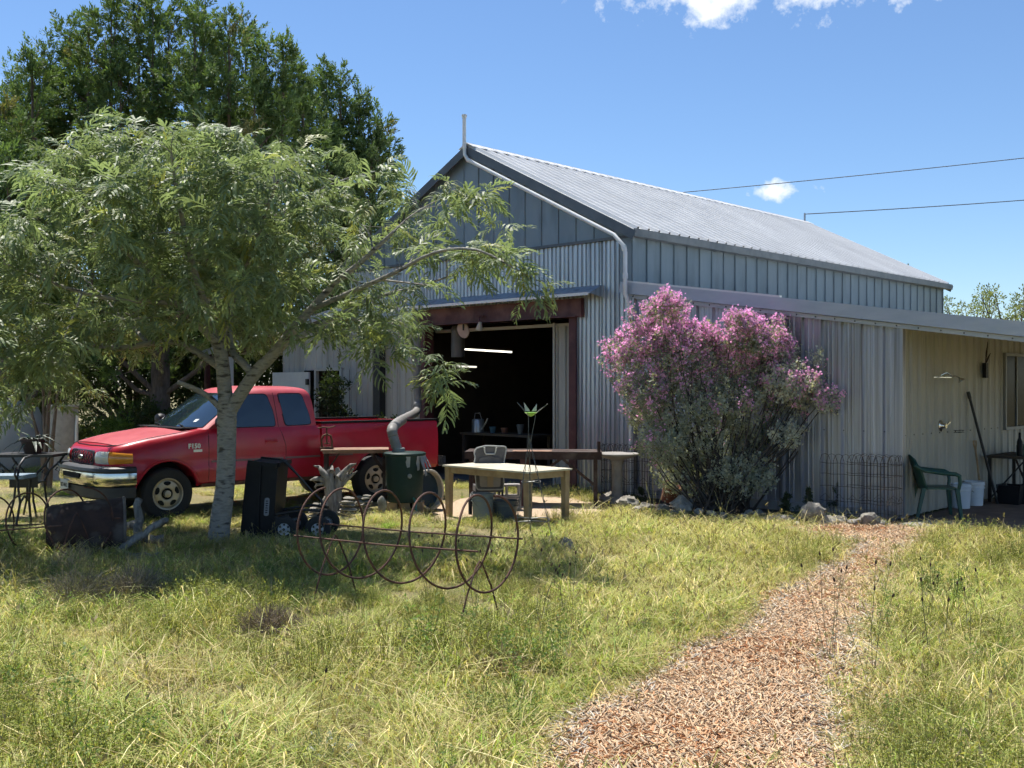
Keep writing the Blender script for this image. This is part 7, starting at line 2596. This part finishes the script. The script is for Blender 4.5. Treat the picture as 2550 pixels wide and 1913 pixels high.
for i, (x, r_, h, c_, lab) in enumerate(((-4.55, 0.07, 0.13, (0.05, 0.12, 0.16), 'small blue pot on the inner bench'), (-4.2, 0.08, 0.12, (0.14, 0.06, 0.04), 'small brown pot on the inner bench'), (-3.75, 0.07, 0.20, (0.10, 0.11, 0.11), 'tall grey can at the right end of the inner bench'))):
    o = thing('pot', lab, 'pot', BW(x, 1.15, 0.905), BROT)
    b = MB(); b.lathe([(r_ * 0.7, 0), (r_, h * 0.8), (r_ * 1.1, h * 0.8), (r_ * 1.1, h), (r_ * 0.9, h), (0.0001, h * 0.7)], 16); b.build('body', mat('pot_glaze', c_, rough=0.6, rand=0.01), o, 40)
# pots before the left wall
def potted(x, y, h, label, seed, leafn, rad, z=0.0):
    o = BW(x, y)
    t = leaf_tree('potted_plant', label, 'plant', (o.x, o.y, 0.0), [((o.x, o.y, h * 0.72), (rad, rad, h * 0.28))], leafn, 0.075, (0.03, 0.045, 0.018), seed, 'potted plants behind the truck bed', 0.014, 3)
    b = MB(); b.lathe([(0.15, 0), (0.19, 0.34), (0.205, 0.34), (0.205, 0.39), (0.17, 0.39), (0.0001, 0.33)], 18); b.build('pot', m_blackp, t, 40)
    return t


potted(-7.75, -0.6, 2.15, 'slim potted tree right of the shed doorway', 601, 700, 0.36)
potted(-7.25, -0.55, 1.35, 'bushy low potted plant behind the truck bed', 602, 800, 0.34)
potted(-5.85, -0.6, 1.3, 'low potted plant beside the left door post', 603, 500, 0.30)
b = MB(); b.box((-10.02, -0.16, 1.12), (1.5, 0.05, 2.18))
wp = b.build('shed_door', mat('chalky_white', (0.50, 0.49, 0.46), (0.56, 0.55, 0.52), scale=3, rough=0.7), barn)
b = MB(); b.box((-9.30, -0.20, 1.98), (0.08, 0.05, 0.14)); b.build('latch', m_black, wp)

# ================================================================== along the wall and on the porch
bb_ = BW(0.42, -0.95)
BB = thing('bird_bath', 'grey concrete bird bath left of the flowering bush', 'bird bath', bb_)
b = MB(); b.lathe([(0.16, 0), (0.15, 0.05), (0.10, 0.10), (0.085, 0.30), (0.09, 0.62), (0.11, 0.70)], 20); b.build('pedestal', m_concrete, BB, 40)
b = MB(); b.lathe([(0.10, 0.70), (0.22, 0.73), (0.345, 0.775), (0.35, 0.80), (0.335, 0.81), (0.20, 0.775), (0.0001, 0.76)], 28); b.build('bowl', m_concrete, BB, 40)
te = MB(); te.lathe([(0.10, 0), (0.14, 0.22), (0.16, 0.22), (0.16, 0.28), (0.13, 0.28), (0.11, 0.20)], 18, (0, 0, 0.10), (0.35, -0.2, 0.9)); o = te.build('terracotta_pot', m_terra, None, 40); o.location = BW(1.35, -0.9); tag(o, 'tilted terracotta pot under the flowering bush', 'pot')


def wire_fence(label, pts, h, pitch, group):
    """hooped wire edging along a polyline of ground points"""
    P0 = Vector((pts[0][0], pts[0][1], 0))
    o = thing('wire_fence', label, 'fence', P0, 0, group)
    pl_ = [Vector((x, y, 0)) - P0 for x, y in pts]
    seg = [(pl_[i + 1] - pl_[i]).length for i in range(len(pl_) - 1)]
    T_ = sum(seg)

    def pos(s):
        for i, L in enumerate(seg):
            if s <= L or i == len(seg) - 1:
                return pl_[i].lerp(pl_[i + 1], min(s / L, 1))
            s -= L
    n = int(T_ / pitch)
    for i in range(n):
        a, c = pos(i * pitch * 0.98), pos(min(i * pitch * 0.98 + pitch * 1.5, T_))
        b = MB()
        m_ = a.lerp(c, 0.5)
        b.tube([a, a + Vector((0, 0, h - 0.10)), a.lerp(m_, 0.35) + Vector((0, 0, h - 0.02)), m_ + Vector((0, 0, h)), c.lerp(m_, 0.35) + Vector((0, 0, h - 0.02)), c + Vector((0, 0, h - 0.10)), c], 0.0038, 4)
        b.build('hoop', m_fwire, o, fix=False)
        if i % 2 == 0:
            b = MB(); b.tube([a, a + Vector((0, 0, h * 0.33)), m_ + Vector((0, 0, h * 0.40)), c + Vector((0, 0, h * 0.33)), c], 0.0034, 4); b.build('hoop', m_fwire, o, fix=False)
    for f in (0.12, 0.30, 0.52, 0.70, 0.86):
        b = MB(); b.tube([pos(T_ * k / 24) + Vector((0, 0, h * f + 0.006 * math.sin(k * 2.1 + f * 9))) for k in range(25)], 0.0034, 4); b.build('line_wire', m_fwire, o, fix=False)
    return o


m_fwire = mat('rusty_fence_wire', (0.030, 0.024, 0.022), (0.06, 0.045, 0.04), scale=9, rough=0.8)
fb_ = [BW(3.75, -0.55).xy, BW(4.3, -0.55).xy, BW(4.68, -0.62).xy, BW(4.80, -0.45).xy, BW(4.80, -0.2).xy, BW(4.4, -0.22).xy, BW(4.0, -0.25).xy]
wire_fence('hooped rusty wire fence right of the flowering bush', [tuple(q) for q in fb_], 0.94, 0.105, 'hooped wire fences along the barn')
fb_ = [BW(0.75, -0.30).xy, BW(-0.1, -0.35).xy, BW(-0.25, -0.45).xy, BW(-0.2, -0.62).xy, BW(0.5, -0.6).xy]
wire_fence('hooped rusty wire fence left of the bird bath', [tuple(q) for q in fb_], 0.92, 0.105, 'hooped wire fences along the barn')
sk = gnd(2115, 1262)
SK = thing('garden_stake', 'black garden light stake before the wire fence', 'stake', sk)
b = MB(); b.tube([(0, 0, -0.02), (0, 0, 0.40)], 0.010, 7); b.build('rod', m_blackp, SK, 50)
b = MB(); b.lathe([(0.012, 0.30), (0.024, 0.33), (0.024, 0.45), (0.02, 0.465), (0.008, 0.47)], 10); b.build('lamp_head', m_blackp, SK, 40)
leafy = [(2010, 1290, .42, 'leafy upright weed behind the largest border rock'), (2085, 1285, .52, 'leafy upright weed left of the garden stake'), (2140, 1285, .45, 'leafy upright weed right of the garden stake'), (1955, 1288, .35, 'small leafy weed in the border below the bush'), (2195, 1292, .34, 'low leafy weed under the right end of the wire fence'), (1590, 1258, .30, 'low dark clump at the foot of the bird bath')]
for i, (px, py, h, lab) in enumerate(leafy):
    q = gnd(px, py)
    leaf_tree('border_weed', lab, 'plant', q, [((q.x, q.y, h * 0.35), (0.18, 0.15, h * 0.3)), ((q.x + 0.02, q.y, h * 0.8), (0.05, 0.05, h * 0.25))], 420, 0.035, (0.07, 0.09, 0.05), 620 + i, 'leafy weeds in the flower bed', 0.006, 3)

# green plastic armchair
gc = gnd(2328, 1287, 0.05)
GC = thing('plastic_chair', 'dark green plastic armchair at the corner of the porch', 'chair', gc, R(-8))
PT = 0.012
b = MB(); b.prism(round_poly([(-0.20, -0.23), (0.24, -0.25), (0.24, 0.25), (-0.20, 0.23)], 0.06), lambda x, y, d: Vector((x, y, d - 0.03 * (x < 0) * 0)), 0.405, 0.43); b.build('seat', m_greenp, GC, 40)
b = MB()
rows, nk = [], 9
for i in range(7):
    t = i / 6
    z = 0.40 + 0.47 * t
    hw = 0.235 + 0.02 * math.sin(t * 3) - 0.07 * max(0, t - 0.72) / 0.28
    for j in range(nk):
        f = -1 + 2 * j / (nk - 1)
        rows.append((-0.21 - 0.15 * t + 0.05 * f * f, f * hw, z - 0.06 * (f * f) * (t > 0.8)))
b.add(rows, [(i * nk + j, i * nk + j + 1, (i + 1) * nk + j + 1, (i + 1) * nk + j) for i in range(6) for j in range(nk - 1)])
bko = b.build('backrest', m_greenp, GC, 60)
sd_ = bko.modifiers.new('thick', 'SOLIDIFY'); sd_.thickness = 0.016
for s_ in (1, -1):
    b = MB()
    b.tube([(-0.33, s_ * 0.22, 0.74), (-0.20, s_ * 0.27, 0.665), (0.05, s_ * 0.285, 0.635), (0.20, s_ * 0.285, 0.625), (0.255, s_ * 0.28, 0.60), (0.265, s_ * 0.27, 0.50), (0.25, s_ * 0.255, 0.41)], [0.022, 0.026, 0.03, 0.03, 0.028, 0.024, 0.024], 8)
    b.build('armrest', m_greenp, GC, 50)
    b = MB(); b.bar((0.235, s_ * 0.235, 0.42), (0.285, s_ * 0.27, 0.0), 0.075, 0.05, w2=0.055, h2=0.035, up=(1, 0, 0)); b.build('leg', m_greenp, GC)
    b = MB(); b.bar((-0.20, s_ * 0.215, 0.42), (-0.30, s_ * 0.25, 0.0), 0.075, 0.05, w2=0.055, h2=0.035, up=(1, 0, 0)); b.build('leg', m_greenp, GC)
bucket(2393, 1273, 0.145, 0.37, m_whitep, 'white plastic bucket standing nearest the green chair', 'white buckets on the porch', z=0.05)
bucket(2426, 1266, 0.145, 0.37, m_whitep, 'white plastic bucket standing second from the green chair', 'white buckets on the porch', z=0.05)
bucket(2366, 1268, 0.13, 0.27, m_whitep, 'shorter white bucket half hidden by the green chair', 'white buckets on the porch', z=0.05)

# potting table by the cream wall
pt_ = BW(LX + 0.42, 3.55, 0.05)
PTB = thing('potting_table', 'small dark table with tools below the porch window', 'table', pt_, BROT)
b = MB(); b.box((0, 0, 0.72), (0.62, 1.25, 0.04)); b.build('tabletop', m_inside, PTB)
for sx in (-0.26, 0.26):
    for sy in (-0.55, 0.55):
        b = MB(); b.bar((sx, sy, 0), (sx, sy, 0.70), 0.05, 0.05); b.build('leg', m_black, PTB)
for sy in (-0.55, 0.55):
    b = MB(); b.bar((-0.26, sy, 0.05), (0.26, sy, 0.68), 0.02, 0.02); b.build('brace', m_black, PTB)
bt = thing('bottle', 'dark tall bottle on the potting table', 'bottle', pt_ + BM.to_3x3() @ Vector((0.12, -0.35, 0.74)))
b = MB(); b.lathe([(0.04, 0), (0.042, 0.02), (0.042, 0.22), (0.02, 0.28), (0.018, 0.36), (0.021, 0.365), (0.0001, 0.37)], 14); b.build('body', m_blackp, bt, 40)
for i, (yy, c_, lab) in enumerate(((-0.12, (0.10, 0.13, 0.10), 'grey-green box beside the bottle on the potting table'), (0.1, (0.09, 0.10, 0.085), 'dark caddy with a handle on the potting table'))):
    o = thing('caddy', lab, 'box', pt_ + BM.to_3x3() @ Vector((0.1, yy, 0.74)), BROT)
    b = MB(); b.box((0, 0, 0.08), (0.16, 0.18, 0.16)); b.build('body', mat('caddy_paint', c_, (c_[0] * 1.5, c_[1] * 1.5, c_[2] * 1.5), scale=9, rough=0.6), o)
    if i:
        b = MB(); b.tube([(0, -0.09, 0.16), (0, -0.07, 0.24), (0, 0.07, 0.24), (0, 0.09, 0.16)], 0.01, 6); b.tube([(0, 0, 0.24), (0, 0, 0.38)], 0.018, 7); b.build('handle', m_black, o, 50)
pq = BW(LX + 0.22, 2.5, 0.05)
SPD = thing('spade', 'spade with a wooden D-handle leaning on the cream wall', 'spade', pq)
b = MB(); v_ = BM.to_3x3() @ Vector((-0.14, 0.06, 0.98)); b.tube([v_ * 0.3, v_ * 0.87], 0.016, 7); b.build('shaft', m_wood, SPD, 50)
b = MB(); q_ = BM.to_3x3(); b.tube([v_ * 0.86, v_ * 0.94 + q_ @ Vector((0, -0.05, 0)), v_ + q_ @ Vector((0, -0.05, 0)), v_ + q_ @ Vector((0, 0.05, 0)), v_ * 0.94 + q_ @ Vector((0, 0.05, 0)), v_ * 0.86], 0.014, 6); b.build('grip', m_wood, SPD, 50)
b = MB(); b.bar(v_ * 0.32, v_ * 0.0, 0.19, 0.012, up=q_ @ Vector((1, 0, 0)), w2=0.14); b.build('blade', m_darkrust, SPD)
p0, p1 = BW(LX + 0.36, 2.75, 0.05), BW(LX + 0.06, 2.35, 1.80)
BAR = thing('iron_bar', 'long black bar leaning against the cream wall', 'bar', p0)
b = MB(); b.tube([(0, 0, 0), (p1 - p0) * 0.96], 0.022, 8); b.build('rod', m_black, BAR, 50)
b = MB(); b.tube([(p1 - p0) * 0.94, p1 - p0], 0.029, 8); b.build('cap', m_black, BAR, 50)
cr = thing('black_crate', 'black plastic crate under the potting table', 'crate', BW(LX + 0.50, 3.0, 0.05), BROT)
b = MB(); b.prism([(-0.15, 0), (0.15, 0), (0.18, 0.30), (0.165, 0.30), (0.14, 0.02), (-0.14, 0.02), (-0.165, 0.30), (-0.18, 0.30)], lambda x, z, d: Vector((x, d, z)), -0.2, 0.2); b.box((0, -0.19, 0.15), (0.30, 0.02, 0.28)); b.box((0, 0.19, 0.15), (0.30, 0.02, 0.28)); b.build('body', m_blackp, cr)
sh = thing('shovel', 'round shovel head leaning under the potting table', 'shovel', BW(LX + 0.62, 3.35, 0.05), BROT)
b = MB(); b.prism(round_poly([(-0.10, 0.28), (0.10, 0.28), (0.10, 0.10), (0.0, 0.0), (-0.10, 0.10)], 0.04), lambda y, z, d: Vector((d - 0.10 * z, y, z)), -0.006, 0.006); b.build('blade', m_darkrust, sh)
b = MB(); b.tube([(-0.03, 0, 0.27), (-0.20, 0.05, 0.66)], 0.016, 7); b.build('shaft', m_darkrust, sh, 50)
mc = thing('metal_stool', 'dark metal stand at the right edge of the porch', 'stand', BW(LX + 0.9, 4.1, 0.05), BROT)
b = MB(); b.box((0, 0, 0.62), (0.4, 0.4, 0.04)); b.build('top', m_black, mc)
for sx in (-0.17, 0.17):
    for sy in (-0.17, 0.17):
        b = MB(); b.bar((sx * 1.2, sy * 1.2, 0), (sx, sy, 0.6), 0.03, 0.03); b.build('leg', m_black, mc)
b = MB(); b.tube([(-0.2, -0.2, 0.2), (0.2, -0.2, 0.2), (0.2, 0.2, 0.2), (-0.2, 0.2, 0.2)], 0.012, 5, closed=True); b.build('brace', m_black, mc)
wv_ = thing('wall_vase', 'small dark wall vase with two cattails beside the window', 'vase', BW(LX + 0.07, 3.05, 2.02), BROT)
b = MB(); b.box((0, 0, 0.12), (0.06, 0.10, 0.24)); b.build('holder', m_blackp, wv_)
for dy_, dz_ in ((0.10, 0.34), (0.22, 0.16)):
    b = MB(); b.tube([(0, 0, 0.2), (0.0, dy_ * 0.5, 0.24 + dz_ * 0.5), (0, dy_, 0.24 + dz_)], [0.004, 0.014, 0.004], 6); b.build('cattail', m_darkrust, wv_, 50)

# ================================================================== overhead wires
mast = BW(-HALF, LEN, RIDGE + 0.30)
def wire(label, a, c, sag, r_):
    a, c = Vector(a), Vector(c)
    P = []
    for i in range(25):
        t = i / 24
        P.append(a.lerp(c, t) - a + Vector((0, 0, -4 * sag * t * (1 - t))))
    b = MB(); b.tube(P, r_, 5)
    o = b.build('power_line', m_wirel, None, 60)
    o.location = a
    return tag(o, label, 'power line')


m_wirel = mat('weathered_cable', (0.07, 0.075, 0.085), rough=0.7, rand=0.01)
wire('upper overhead cable crossing the sky above the barn roof', at(1500, 497, 52), at(3200, 318, 46), 0.15, 0.020)
wire('lower overhead cable running from the roof mast to the right', mast, at(3200, 440, 34), 0.10, 0.014)
